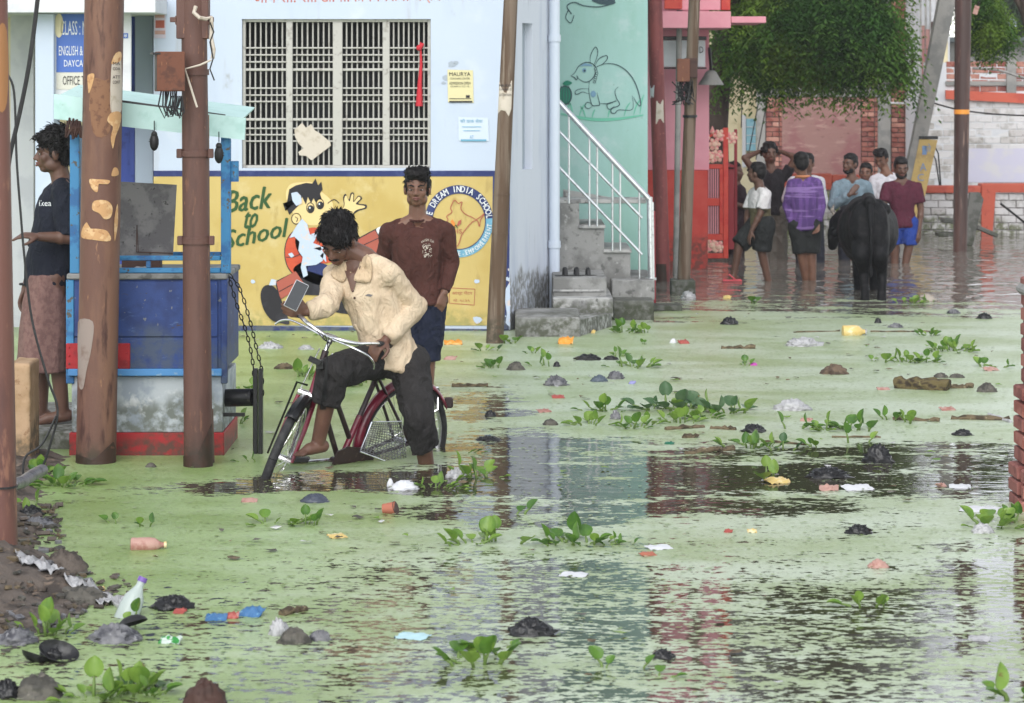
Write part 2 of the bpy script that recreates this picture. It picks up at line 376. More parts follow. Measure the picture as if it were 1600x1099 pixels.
M['brickpink'] = mat('brick_pink', L(196, 144, 128), .85, [(L(174, 120, 106), 8, .45, .6), (L(206, 180, 168), 20, .6, .7)], .002, 60)
M['brickwhite'] = mat('brick_whitewashed', L(222, 220, 220), .85, [(L(196, 194, 192), 7, .5, .62), (L(150, 140, 134), 26, .66, .72)], .003, 60, tide=(L(120, 124, 98), .2, .5))
M['brickwhite2'] = mat('brick_whitewashed_worn', L(204, 200, 198), .85, [(L(172, 168, 162), 7, .45, .6), (L(128, 116, 110), 26, .62, .7)], .003, 60, tide=(L(104, 112, 80), .25, .5))
M['brickmoss'] = mat('brick_mossy', L(168, 168, 140), .9, [(L(112, 124, 74), 6, .42, .58), (L(190, 188, 176), 14, .58, .68)], .003, 60)
M['mortar'] = mat('mortar', L(120, 112, 106), .9, [(L(90, 82, 76), 8, .45, .6)], .002, 50)
M['mortar_l'] = mat('mortar_whitewashed', L(176, 172, 172), .9, [(L(140, 134, 132), 8, .5, .62)], .002, 50)
M['maroonplaster'] = mat('maroon_plaster', L(158, 120, 114), .85, [(L(150, 102, 102), 2, .45, .6), (L(176, 140, 132), (3, 3, 12), .54, .66), (L(128, 92, 86), (6, 6, 16), .6, .7)], .004, (10, 10, 26))
M['coping'] = mat('orange_red_coping', L(206, 100, 78), .7, [(L(190, 86, 70), 5, .48, .62), (L(160, 70, 56), 16, .62, .7)], .002, 40)
M['lilac'] = mat('lilac_wash', L(208, 206, 224), .8, [(L(216, 214, 218), 4, .45, .65)])
M['greycol'] = mat('grey_concrete_column', L(160, 158, 154), .85, [(L(138, 138, 136), 4, .45, .6)], .002, 30)
M['signyellow'] = mat('yellow_sign', L(196, 168, 104), .6, [(L(176, 150, 98), 9, .5, .62)])
M['bark'] = mat('bark', L(84, 72, 64), .9, [(L(58, 48, 42), (12, 12, 3), .45, .6)], .006, (30, 30, 8))
M['leafneem'] = mat('neem_leaf', (.095, .2, .035), .6, [((.04, .11, .02), 1.2, .42, .56), ((.17, .28, .04), .9, .5, .62)], spec=.15, trans=.42)
M['leaffar'] = mat('far_leaf', (.05, .1, .035), .5, [((.03, .07, .03), .8, .45, .6)], trans=.3)
M['hyleaf'] = mat('hyacinth_leaf', (.11, .24, .03), .32, [((.07, .17, .03), 9, .45, .6), ((.2, .3, .06), 14, .6, .72), ((.2, .15, .04), 26, .66, .72)], .001, 60, trans=.25)
M['hyleaf2'] = mat('hyacinth_leaf_light', (.22, .36, .06), .35, [((.14, .27, .04), 9, .45, .6), ((.3, .36, .1), 16, .62, .72), ((.2, .15, .04), 26, .66, .72)], .001, 60, trans=.25)
M['hyleaf3'] = mat('hyacinth_leaf_dusty', (.07, .15, .06), .35, [((.11, .18, .09), 9, .5, .62), ((.2, .15, .04), 26, .66, .72)], .001, 60, trans=.2)
M['stalk'] = mat('hyacinth_stalk', (.18, .28, .07), .45, trans=.2)
M['skin'] = mat('skin', (.2, .098, .062), .5, [((.165, .078, .05), 9, .45, .6)], .0004, 240, sss=.12)
M['skin_m'] = mat('skin_mid', (.165, .082, .054), .5, [((.135, .065, .044), 9, .45, .6)], .0004, 240, sss=.1)
M['skin_d'] = mat('skin_dark', (.14, .07, .047), .5, [((.115, .057, .039), 9, .45, .6)], .0004, 240, sss=.1)
M['lip'] = mat('lip', (.2, .075, .06), .45)
M['eyew'] = mat('eye_white', (.5, .47, .44), .3)
M['eyed'] = mat('eye_dark', (.012, .008, .007), .2)
M['hair'] = mat('hair', (.006, .005, .005), .55, [((.02, .018, .018), (60, 60, 60), .5, .65)], .002, 120, spec=.2)
def cloth(n, c, c2=None, s=10): return mat(n, c, .85, [(c2 or tuple(x*.82 for x in c), s, .42, .62)], .0012, 320, spec=.2, wrinkle=.021)
M['creamshirt'] = cloth('cream_jersey', L(220, 200, 172), L(208, 186, 158))
M['creamcollar'] = cloth('cream_collar', L(210, 186, 154))
M['brownshirt'] = cloth('brown_jersey', L(82, 50, 44))
M['blackpant'] = cloth('black_denim', L(50, 48, 48))
M['navyshort'] = cloth('navy_shorts', L(34, 40, 60))
M['tnavy'] = cloth('navy_tee', L(32, 36, 48))
M['lungi'] = mat('lungi_check', L(134, 104, 98), .85, [(L(116, 88, 84), 30, .42, .62)], .0012, 320, spec=.2, wrinkle=.006)
M['whitetee'] = cloth('white_tee', L(232, 228, 228))
M['olivetee'] = cloth('olive_band', L(110, 102, 76))
M['blacktee'] = cloth('black_tee', L(40, 36, 40))
M['greypant'] = cloth('grey_trousers', L(112, 106, 98))
M['shortblack'] = cloth('black_shorts', L(46, 48, 48))
M['darkjean'] = cloth('dark_jeans', L(44, 46, 56))
M['greytee'] = cloth('grey_blue_jersey', L(128, 148, 160))
M['whiteshirt'] = cloth('white_shirt', L(208, 208, 214))
M['maroontee'] = cloth('maroon_tee', L(88, 40, 56))
M['bluecloth'] = cloth('blue_shorts', L(44, 70, 150))
M['darkcloth'] = cloth('dark_cloth', L(58, 44, 50))
M['buffalo'] = mat('buffalo_hide', (.007, .007, .008), .62, [((.016, .015, .016), (20, 20, 20), .5, .65)], .002, 60, spec=.1)
M['horn'] = mat('horn', L(150, 140, 130), .4, [(L(90, 84, 80), 16, .45, .6)])
M['chrome'] = mat('chrome', L(222, 222, 224), .18, [(L(180, 178, 176), 30, .55, .68)], metal=.95)
M['bikered'] = mat('bike_maroon', L(128, 24, 52), .28, [(L(100, 22, 42), 14, .5, .62), (L(150, 110, 104), 60, .66, .7)], spec=.6)
M['bikedark'] = mat('bike_dark_paint', L(52, 34, 36), .35, [(L(84, 66, 60), 30, .58, .66)], spec=.5)
M['rubber'] = mat('tyre_rubber', L(38, 38, 40), .7, [(L(54, 54, 54), 30, .5, .62)], .001, 120)
M['phone'] = mat('phone_glass', (.01, .012, .014), .08, spec=.6)
M['plastic_w'] = mat('white_polythene', L(206, 206, 208), .35, [(L(170, 170, 172), 18, .5, .64)], .002, 50, trans=.2)
M['plastic_k'] = mat('black_polythene', L(32, 32, 34), .28, [(L(58, 58, 60), 24, .56, .66)], .003, 60)
M['plastic_g'] = mat('grey_polythene', L(118, 118, 122), .35, [(L(76, 76, 82), 16, .48, .6), (L(170, 170, 174), 22, .6, .7)], .003, 50)
M['stone'] = mat('wet_stone', L(96, 92, 84), .6, [(L(66, 64, 58), 18, .45, .6), (L(128, 122, 112), 30, .6, .7)], .004, 60)
M['brownbag'] = mat('brown_sack', L(112, 94, 78), .8, [(L(76, 62, 52), 14, .45, .6)], .004, 60)
M['orange_pl'] = mat('orange_packet', L(236, 156, 60), .4, [(L(240, 200, 130), 14, .55, .66)], .001, 50)
M['yellow_pl'] = mat('yellow_packet', L(220, 192, 120), .4, [(L(232, 220, 180), 14, .5, .65)])
M['red_pl'] = mat('red_packet', L(170, 84, 76), .4, [(L(196, 150, 140), 26, .58, .66)], .001, 50)
M['pink_pl'] = mat('pink_packet', L(190, 150, 138), .5, [(L(166, 116, 104), 16, .5, .62)], .001, 50)
M['blue_pl'] = mat('blue_packet', L(70, 116, 164), .4, [(L(130, 180, 210), 22, .58, .68)], .001, 50)
M['teal_pl'] = mat('teal_packet', L(40, 110, 84), .4)
M['cyan_pl'] = mat('pale_blue_sheet', L(184, 220, 226), .4)
M['driftwood'] = mat('driftwood', L(112, 98, 76), .9, [(L(70, 60, 46), (16, 16, 30), .45, .6), (L(150, 140, 112), 30, .6, .7)], .006, (20, 40, 40))
M['log'] = mat('log_bark', L(104, 92, 60), .9, [(L(60, 50, 38), (10, 30, 30), .44, .58), (L(140, 132, 84), 26, .6, .7)], .01, (16, 50, 50))
M['terracotta'] = mat('terracotta', L(176, 106, 84), .7)
M['mud'] = mat('mud', L(100, 90, 82), .75, [(L(66, 58, 52), 7, .44, .6), (L(126, 110, 96), 16, .58, .7), (L(150, 140, 130), 40, .66, .72)], .012, 26)
M['glassy'] = mat('clear_plastic', L(214, 226, 222), .12, trans=.35)
# ------------------------------------------------------------------ water, ground, bank
def water_material():
    m = bpy.data.materials.new('flood_water'); m.use_nodes = True; n = m.node_tree.nodes; l = m.node_tree.links
    b = n['Principled BSDF']; out = n['Material Output']
    g = n.new('ShaderNodeNewGeometry'); pos = g.outputs['Position']
    sep = n.new('ShaderNodeSeparateXYZ'); l.new(pos, sep.inputs[0])
    def math_(op, a, c=None, cl=False):
        k = n.new('ShaderNodeMath'); k.operation = op; k.use_clamp = cl
        for i, x in enumerate((a, c)):
            if x is None: continue
            if isinstance(x, (int, float)): k.inputs[i].default_value = x
            else: l.new(x, k.inputs[i])
        return k.outputs[0]
    def nz(sc, det=4, rough=.6, off=0, dist=0):
        t = n.new('ShaderNodeTexNoise'); t.inputs['Detail'].default_value = det; t.inputs['Roughness'].default_value = rough; t.inputs['Distortion'].default_value = dist
        mp = n.new('ShaderNodeMapping'); mp.inputs['Scale'].default_value = sc; mp.inputs['Location'].default_value = (off, off*1.7, off*.3)
        l.new(pos, mp.inputs[0]); l.new(mp.outputs[0], t.inputs['Vector']); t.inputs['Scale'].default_value = 1
        return t.outputs['Fac']
    def ramp(v, stops):
        r = n.new('ShaderNodeValToRGB'); e = r.color_ramp.elements
        while len(e) > 1: e.remove(e[-1])
        e[0].position = stops[0][0]; e[0].color = (*[stops[0][1]]*3, 1)
        for p, q in stops[1:]:
            x = e.new(p); x.color = (q, q, q, 1)
        l.new(v, r.inputs[0]); return r.outputs[0]
    def srange(v, a, c, lo=0., hi=1.):
        r = n.new('ShaderNodeMapRange'); r.interpolation_type = 'SMOOTHSTEP'
        for k, x in (('From Min', a), ('From Max', c)):
            if isinstance(x, (int, float)): r.inputs[k].default_value = x
            else: l.new(x, r.inputs[k])
        r.inputs['To Min'].default_value = lo; r.inputs['To Max'].default_value = hi; l.new(v, r.inputs['Value']); return r.outputs[0]
    # how much of the surface the duckweed covers: drifts in bands down the street
    yw = math_('ADD', sep.outputs['Y'], math_('MULTIPLY', math_('SUBTRACT', nz((.7, .5, 1), 3), .5), 3.6))
    yn = math_('DIVIDE', math_('SUBTRACT', yw, 8.0), 24.0)
    st = lambda y, v: ((y-8)/24, v)
    right = ramp(yn, [st(8.5, .56), st(10.2, .5), st(11.3, .5), st(11.8, .64), st(12.5, .74), st(13.0, .5), st(13.7, .34), st(14.3, .28), st(14.9, .5), st(15.6, .86), st(18, .95), st(21.6, .94), st(23.2, .72), st(24.4, .5), st(25.6, .3), st(27., .12), st(29., 0.)])
    left = ramp(yn, [st(8.5, .62), st(10.3, .62), st(11.2, .72), st(12.4, .88), st(13.5, .74), st(14.2, .9), st(15.2, 1.), st(24, 1.), st(27, .5)])
    mx = n.new('ShaderNodeMix'); mx.data_type = 'FLOAT'
    l.new(srange(sep.outputs['X'], -1.3, .1), mx.inputs['Factor']); l.new(left, mx.inputs['A']); l.new(right, mx.inputs['B'])
    cov = mx.outputs['Result']
    def gauss(cx, cy, rx, ry):
        dx = math_('DIVIDE', math_('SUBTRACT', sep.outputs['X'], cx), rx); dy = math_('DIVIDE', math_('SUBTRACT', sep.outputs['Y'], cy), ry)
        return math_('EXPONENT', math_('MULTIPLY', math_('ADD', math_('MULTIPLY', dx, dx), math_('MULTIPLY', dy, dy)), -1))
    for px, py, rx, ry, amt in ((745, 630, .42, 1.1, .6), (600, 752, .55, .32, .85), (470, 752, .35, .22, .5), (800, 690, .5, .6, .45), (330, 765, .5, .16, .35), (930, 690, .6, .5, .3)):
        c = W(px, py); cov = math_('SUBTRACT', cov, math_('MULTIPLY', gauss(c.x, c.y, rx, ry), amt))
    n1 = nz((1.1, 2.4, 1), 5, .6, 3.1, .4); n2 = nz((17, 24, 1), 3, .65, 9.7); n3 = nz((4.2, 9, 1), 3, .6, 5.3)
    nearw = srange(sep.outputs['Y'], 11.0, 13.5, 1., 0.)
    def wmix(a, c):
        return math_('ADD', a, math_('MULTIPLY', nearw, c-a))
    v = math_('ADD', math_('ADD', math_('MULTIPLY', math_('SUBTRACT', n1, .5), wmix(.5, .22)), math_('MULTIPLY', math_('SUBTRACT', n2, .5), wmix(.34, .66))), math_('MULTIPLY', math_('SUBTRACT', n3, .5), wmix(.3, .34)))
    v = math_('ADD', v, .5)
    t = math_('ADD', math_('MULTIPLY', math_('SUBTRACT', .5, cov), .42), .5)
    mask = srange(v, math_('SUBTRACT', t, .022), math_('ADD', t, .022))
    # duckweed
    mr = n.new('ShaderNodeMix'); mr.data_type = 'RGBA'
    mr.inputs['A'].default_value = (.265, .34, .158, 1); mr.inputs['B'].default_value = (.43, .5, .37, 1)  # pale tone B has sky sheen of the wet film mixed into the colour
    l.new(srange(math_('ADD', math_('MULTIPLY', nz((.8, 1.6, 1), 4, .6, 13), .75), math_('MULTIPLY', nz((60, 80, 1), 2, .6, 2), .35)), .42, .68), mr.inputs['Factor'])
    mr2 = n.new('ShaderNodeMix'); mr2.data_type = 'RGBA'; l.new(mr.outputs['Result'], mr2.inputs['A']); mr2.inputs['B'].default_value = (.1, .115, .05, 1)
    l.new(srange(nz((24, 34, 1), 3, .6, 31), .6, .72, 0, .75), mr2.inputs['Factor'])
    mr3 = n.new('ShaderNodeMix'); mr3.data_type = 'RGBA'; mr3.blend_type = 'MULTIPLY'; l.new(mr2.outputs['Result'], mr3.inputs['A']); mr3.inputs['B'].default_value = (.74, .86, .52, 1)
    l.new(srange(math_('ADD', sep.outputs['X'], math_('MULTIPLY', math_('SUBTRACT', n3, .5), 2.0)), -1.6, .2, 1., 0.), mr3.inputs['Factor'])
    mr4 = n.new('ShaderNodeMix'); mr4.data_type = 'RGBA'; l.new(mr3.outputs['Result'], mr4.inputs['A']); mr4.inputs['B'].default_value = (.07, .08, .04, 1)
    l.new(srange(nz((46, 64, 1), 3, .7, 41), .6, .7, 0, .7), mr4.inputs['Factor'])
    dw = n.new('ShaderNodeBsdfPrincipled'); dw.inputs['Roughness'].default_value = .34; dw.inputs['Specular IOR Level'].default_value = .7
    l.new(mr4.outputs['Result'], dw.inputs['Base Color'])
    bp = n.new('ShaderNodeBump'); bp.inputs['Distance'].default_value = .0025; l.new(nz((110, 130, 1), 3, .6, 4), bp.inputs['Height']); l.new(bp.outputs[0], dw.inputs['Normal'])
    # open water: murky, calm near, rippled up the lane and round the wading people
    wc = n.new('ShaderNodeMix'); wc.data_type = 'RGBA'; wc.inputs['A'].default_value = (.045, .04, .028, 1); wc.inputs['B'].default_value = (.2, .182, .158, 1)  # up the lane: silt colour, made paler to stand in for sky sheen
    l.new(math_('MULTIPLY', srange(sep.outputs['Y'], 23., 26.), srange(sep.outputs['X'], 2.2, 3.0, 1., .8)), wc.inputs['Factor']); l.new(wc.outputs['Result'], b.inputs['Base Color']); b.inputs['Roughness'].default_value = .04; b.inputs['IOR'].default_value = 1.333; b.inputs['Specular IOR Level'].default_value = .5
    far = srange(sep.outputs['Y'], 21.5, 26.5, .0, 1.)
    amp = math_('ADD', .0027, math_('MULTIPLY', far, .032))
    for px, py, rx, ry, a in ((745, 630, .6, 1.2, .006), (560, 755, 1.0, .5, .006)):
        c = W(px, py); amp = math_('ADD', amp, math_('MULTIPLY', gauss(c.x, c.y, rx, ry), a))
    mw = n.new('ShaderNodeMix'); mw.data_type = 'FLOAT'; l.new(far, mw.inputs['Factor']); l.new(nz((2.2, 4.6, 1), 3, .55, 17, .3), mw.inputs['A']); l.new(nz((2.6, 1.9, 1), 1.5, .5, 47, .6), mw.inputs['B']); mixw = mw.outputs['Result']
    wv = math_('ADD', mixw, math_('MULTIPLY', nz((9, 14, 1), 2, .5, 23), math_('ADD', .04, math_('MULTIPLY', math_('SUBTRACT', 1.0, far), .26))))
    bw = n.new('ShaderNodeBump'); bw.inputs['Distance'].default_value = 1.0
    l.new(math_('MULTIPLY', wv, amp), bw.inputs['Height']); l.new(bw.outputs[0], b.inputs['Normal'])
    ms = n.new('ShaderNodeMixShader'); l.new(mask, ms.inputs[0]); l.new(b.outputs[0], ms.inputs[1]); l.new(dw.outputs[0], ms.inputs[2]); l.new(ms.outputs[0], out.inputs[0])
    return m
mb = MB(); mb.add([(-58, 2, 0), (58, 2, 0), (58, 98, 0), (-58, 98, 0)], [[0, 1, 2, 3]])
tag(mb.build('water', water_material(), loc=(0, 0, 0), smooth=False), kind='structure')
mb = MB(); mb.add([(-60, -8, -.42), (60, -8, -.42), (60, 100, -.42), (-60, 100, -.42)], [[0, 1, 2, 3]])
tag(mb.build('ground', M['mud'], loc=(0, 0, -.42), smooth=False), kind='structure')

def grid_patch(name, m, x0, x1, y0, y1, nx, ny, fn):
    mb = MB(); vs = [(x0+(x1-x0)*i/nx, y0+(y1-y0)*j/ny) for j in range(ny+1) for i in range(nx+1)]
    mb.add([(x, y, fn(x, y)) for x, y in vs], [[j*(nx+1)+i, j*(nx+1)+i+1, (j+1)*(nx+1)+i+1, (j+1)*(nx+1)+i] for j in range(ny) for i in range(nx)])
    return mb.build(name, m, loc=(x0, y0, -.1))
bank_edge = [(9.2, -1.95), (10.0, -1.86), (10.6, -1.7), (11.0, -1.58), (11.4, -1.78), (12.0, -2.08), (12.8, -2.22), (13.6, -2.34), (15, -2.5)]
def bank_z(x, y):
    xe = np.interp(y, [a for a, _ in bank_edge], [b for _, b in bank_edge])
    d = xe-x; p = Vector((x*3, y*3, 0))
    return max(-.12, min(.2, d*.28))+.045*fbm(p, 3)+.02*fbm(p*5, 2)-.02
tag(grid_patch('mud_bank', M['mud'], -3.4, -1.4, 9.0, 15.0, 120, 220, bank_z), kind='structure')

# ------------------------------------------------------------------ school building
D = 22.33
TOPZ = 4.6
sb = thing('school_building', 'pale blue school with a grilled window above a yellow painted mural', 'building', (P(520, 517, D).x, D, 0))
def X(px, d=D): return P(px, 0, d).x
def Z(py, d=D): return P(0, py, d).z
mb = MB()
wx0, wx1, wy0, wy1 = 378, 673, 30, 263     # window opening
yb = D+.25
for a, b_, c, d_ in ((240, wx0, -260, 560), (wx1, 797, -260, 560), (wx0, wx1, -260, wy0), (wx0, wx1, wy1, 560)):
    x0, x1, z1, z0 = X(a), X(b_), Z(c), Z(d_)
    mb.box(((x0+x1)/2, D+.125, (z0+z1)/2), (x1-x0, .25, z1-z0))
ob = mb.build('front_wall', M['wall'], sb, smooth=False)
# side wall running back from the corner, with the narrow recess
A = Vector((X(797), D+.005, 0)); B = P(869, 0, 24.0); B.z = 0; dr = (B-A).normalized(); nn = Vector((dr.y, -dr.x, 0))
def SW(px, py, off=0.):
    t = None; # intersect viewing ray with the side wall plane
    r = Vector(((px-800)/F, 1, 0)); det = r.x*dr.y-r.y*dr.x
    s = (A.x*dr.y-A.y*dr.x)/det; q = r*s; return Vector((q.x, q.y, HC-(py-HY)*q.y/F))+nn*off
mb = MB()
s0, s1 = SW(816, 36), SW(832, 36); zt, zb = SW(816, 36).z, SW(816, 266).z
def side_slab(p, q, z0, z1, t=.25):
    mb.prism([Vector((p.x, p.y, z0)), Vector((q.x, q.y, z0)), Vector((q.x, q.y, z1)), Vector((p.x, p.y, z1))], -nn*t)
side_slab(A, s0, -.4, TOPZ); side_slab(s1, B, -.4, TOPZ); side_slab(s0, s1, -.4, zb); side_slab(s0, s1, zt, TOPZ)
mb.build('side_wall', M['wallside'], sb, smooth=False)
mb = MB(); side_slab(s0-nn*.07, s1-nn*.07, zb, zt, .1); mb.build('recess_panel', M['slit'], sb, smooth=False)
mb = MB(); mb.box(((X(240)+X(869, 24))/2, D+3, TOPZ+.06), (X(869, 24)-X(240)+.3, 6.4, .12)); mb.box((X(240)+.05, D+3, 2), (.1, 5.5, 5)); mb.build('roof', M['concrete'], sb, smooth=False)
# window: black sheet standing in for the unlit room, frame, mullions, bars one by one
wd = thing('window', '', '', (X(525), D+.06, Z(wy1)))
wd.parent = sb; wd.location = Vector(wd.location)-root_loc(sb)
mb = MB(); mb.box(((X(wx0)+X(wx1))/2, D+.6, Z(146)), (X(wx1)-X(wx0)+.2, .02, 1.6)); mb.build('room_shade_sheet', M['dark'], wd, smooth=False)
dwin = D+.07
mb = MB()
fw = X(386)-X(380)
def vbar(mb, px, w, y0=wy0, y1=wy1, d=dwin, th=.03): mb.box((X(px), d, (Z(y0)+Z(y1))/2), (w*D/F, th, Z(y0)-Z(y1)), bev=.003)
def hbar(mb, py, w, x0=wx0, x1=wx1, d=dwin, th=.03): mb.box(((X(x0)+X(x1))/2, d, Z(py)), (X(x1)-X(x0), th, w*D/F), bev=.003)
for px, w in ((380.5, 5), (670.5, 5)): vbar(mb, px, w, d=dwin-.01, th=.05)
hbar(mb, 32, 5, 383, 668, d=dwin-.01, th=.05); hbar(mb, 261, 4.5, 383, 668, d=dwin-.01, th=.05)
mb.build('window_frame', M['cream_grille'], wd, smooth=False)
for px, w in ((451.5, 10), (527, 15), (603, 11)):
    mb = MB(); vbar(mb, px, w, 34.5, 258.7, d=dwin-.012, th=.05); mb.build('mullion', M['cream_grille'], wd, smooth=False)
panes = [(383, 446.5), (456.5, 519.5), (534.5, 597.5), (608.5, 668)]
mb = MB(); z0, z1 = Z(258), Z(35); mb.tube([(0, 0, z0-z1), (0, 0, 0)], .007, 6); bar_me = None
for i, (a, b_) in enumerate(panes):
    nb = 7
    for k in range(nb):
        px = a+(b_-a)*(k+.75)/(nb+.5)
        if bar_me is None:
            o = mb.build('bar', M['cream_grille'], wd, smooth=True); bar_me = o.data
            for v in bar_me.vertices: v.co += root_loc(wd)
            o.location = Vector((X(px), dwin, z1))-root_loc(wd)
        else: inst('bar', bar_me, wd, (X(px), dwin, z1))
    for py, w in ((75, 2.4), (86, 2.4), (97, 2.4), (109, 4), (138, 2.4), (149, 2.4), (159, 2.4), (187, 4), (201, 2.4), (211, 2.4), (221, 2.4)):
        mb2 = MB(); hbar(mb2, py, w, a-1, b_+1, d=dwin-.02, th=.012); mb2.build('cross_bar', M['cream_grille'], wd, smooth=False)
# torn paper, red cloth strip on the grille, red text
pt = Paint(dwin-.03); pt.poly([(460, 203), (472, 192), (478, 200), (486, 194), (492, 204), (499, 208), (516, 222), (517, 228), (487, 251), (478, 244), (468, 243), (466, 238), (474, 232), (466, 224), (461, 214)], 0)
o = pt.build('torn_paper', M['paper'], None); tag(o, 'torn whitish paper stuck behind the bars of the school window', 'paper')
mb = MB(); mb.tube([P(657, 66, dwin-.04), P(658, 100, dwin-.045), P(656, 130, dwin-.045), P(655, 166, dwin-.04)], [.006, .012, .018, .03], 6, sx=1); mb.rc(P(655, 75, dwin-.05), P(660, 70, dwin-.05), .025, .015, 8)
tag(mb.build('cloth_strip', mat('red_cloth', L(200, 48, 60), .8)), 'red cloth strip knotted on the window bars', 'cloth')
pt = Paint(D); 
x = 400
pt.label('आप सी. सी. टी.वी.की िनगरानी में है !', 396, -22, 688, 9, 0, slant=0, rise=-4)
pt.build('lettering', M['redtext'], sb)
pt = Paint(D-.004)
# mural: yellow panel with navy borders
pt.rect(318, 276, 770, 509, 0, 1); pt.rect(240, 276, 318, 509, 0, 1)
mural = pt.build('mural', [M['yellow']], sb)
pt = Paint(D-.004)
pt.rect(240, 267, 797, 276, 0, 2); pt.poly([(240, 507), (797, 515), (797, 528), (240, 520)], 0, 2); pt.poly([(770, 276), (797, 276), (795, 516), (768, 516)], 0, 2)
pt.build('border', M['navy'], mural)
pt = Paint(D-.006)
for body, x0, y0, x1, y1, sl, ri in (('Back', 352, 290, 421, 327, 6, -8), ('to', 378, 323, 399, 352, 6, -3), ('School', 350, 352, 444, 384, 5, -20)):
    for off in (0, .9, 1.8):
        pt.label(body, x0+off, y0+off*.4+8, x1+off, y1+off*.4+6, 0, 2+off*.1, slant=sl, rise=ri)
pt.build('slogan', M['green_ink'], mural)
# generic cartoon schoolboy running with a bag
K, SK, RD, BR, PE, NV, YE, WH = range(8)
pt = Paint(D-.006)
pt.poly([(447, 310), (452, 290), (470, 285), (490, 286), (503, 300), (520, 318), (515, 345), (495, 352), (475, 350), (462, 340)], SK, 2, True)   # face
pt.poly([(446, 330), (452, 296), (462, 290), (478, 286), (488, 287), (493, 279), (497, 290), (502, 284), (504, 296), (500, 303), (505, 318), (499, 312), (495, 320), (490, 310), (486, 318), (481, 308), (478, 320), (472, 308), (466, 322), (458, 330), (452, 336), (448, 326), (442, 318)], K, 3)
pt.disc(463, 342, 8, 9, K, 2); pt.disc(463, 342, 6.6, 7.6, SK, 3); pt.line([(461, 339), (465, 342), (463, 347)], 1.2, K, 4)
for cx, cy in ((485, 325), (500, 319)):
    pt.disc(cx, cy, 6.5, 8.5, K, 3); pt.disc(cx, cy, 5.2, 7, SK, 4); pt.disc(cx+.5, cy+1.5, 5, 5.6, K, 5); pt.disc(cx-1, cy, 1.2, 1.6, WH, 6)
pt.line([(512, 318), (522, 312), (530, 318)], 1.3, K, 3)
pt.poly([(537, 322), (536, 309), (540, 303), (545, 312), (548, 302), (553, 302), (553, 314), (560, 306), (566, 310), (560, 318), (572, 320), (572, 326), (560, 330), (552, 336), (548, 344), (532, 350), (528, 336)], K, 2, True)
pt.poly([(538, 322), (538, 311), (541, 306), (546, 315), (549, 305), (552, 304), (552, 316), (560, 308), (563, 311), (556, 319), (569, 322), (569, 325), (558, 328), (551, 334), (546, 342), (533, 348), (530, 336)], SK, 3, True)
pt.disc(466, 395, 22, 36, K, 2); pt.disc(466, 395, 20.5, 34.5, RD, 3)                                         # bag and jumper
pt.poly([(462, 372), (486, 356), (512, 362), (530, 380), (528, 404), (500, 412), (470, 400)], RD, 3, True)
pt.line([(447, 402), (458, 402), (472, 396)], 1.3, K, 4)
pt.poly([(458, 422), (478, 408), (510, 414), (522, 430), (505, 446), (478, 438)], NV, 3, True)
pt.poly([(430, 440), (470, 420), (520, 436), (500, 462), (452, 460), (436, 470)], K, 3)
pt.poly([(432, 441), (462, 424), (470, 436), (480, 450), (455, 458), (438, 468)], BR, 4); pt.line([(436, 456), (458, 444)], 1.2, K, 5, sm=False)
pt.poly([(407, 462), (412, 448), (424, 446), (434, 456), (446, 486), (452, 506), (438, 505), (424, 500), (412, 484)], K, 4, True)
pt.poly([(420, 446), (424, 436), (432, 438), (431, 446)], PE, 5)
pt.poly([(556, 374), (590, 356), (620, 352), (626, 392), (560, 396)], K, 3)
pt.poly([(558, 375), (586, 360), (600, 384), (590, 395), (560, 394)], BR, 4); pt.line([(562, 386), (592, 372)], 1.2, K, 5, sm=False)
pt.poly([(588, 358), (604, 353), (600, 366), (596, 372)], WH, 5, True)
pt.poly([(516, 470), (540, 456), (566, 470), (575, 486), (548, 491), (520, 486)], K, 3, True)
pt.poly([(455, 302), (464, 300), (470, 306), (472, 318), (463, 322), (457, 314)], PE, 6)
pt.poly([(464, 352), (472, 342), (480, 350), (484, 366), (494, 372), (489, 380), (500, 384), (506, 396), (504, 408), (494, 414), (478, 416), (481, 430), (474, 434), (470, 418), (473, 402), (466, 392), (468, 378), (460, 370), (452, 372)], PE, 6)
for q in ([(490, 388), (512, 384), (500, 392)], [(486, 366), (500, 362), (492, 372)], [(450, 397), (456, 395), (460, 400), (455, 403)], [(500, 400), (508, 392), (510, 410)]): pt.poly(q, PE, 6)
pt.build('cartoon', [M['black_ink'], M['skin_ink'], M['red_ink'], M['brick_ink'], M['peel'], M['navy'], M['yellow'], M['white_ink']], mural)
# round school emblem
pt = Paint(D-.006); cx, cy, rx, ry = 717, 346, 53.5, 56.5
pt.disc(cx, cy, rx, ry, 0, 2, r0=.79, a0=5, a1=195); pt.disc(cx, cy, rx, ry, 1, 2, r0=.79, a0=195, a1=365)
pt.disc(cx, cy, rx*.79, ry*.79, 0, 3, r0=.97)
def arc_text(body, a0, a1, r, mi, hgt, flip=False):
    n = len(body)
    for i, ch in enumerate(body):
        if ch == ' ': continue
        a = math.radians(a0+(a1-a0)*(i+.5)/n); v, f = text_mesh(ch); w_ = max(p[0] for p in v)+min(p[0] for p in v)
        def fn(x, y, a=a, w_=w_):
            u = (x-w_/2)*hgt*.72; q = (y-.35)*hgt
            if flip: return (cx+math.cos(a)*(r*rx-q)-math.sin(a)*u, cy-math.sin(a)*(r*ry-q)-math.cos(a)*u)
            return (cx+math.cos(a)*(r*rx+q)+math.sin(a)*u, cy-math.sin(a)*(r*ry+q)+math.cos(a)*u)
        for k in (0, .5): pt.text(ch, (lambda x, y, fn=fn, k=k: (fn(x, y)[0]+k, fn(x, y)[1])), mi, 4+k)
arc_text('THE DREAM INDIA SCHOOL', 186, 4, .895, 2, 14)
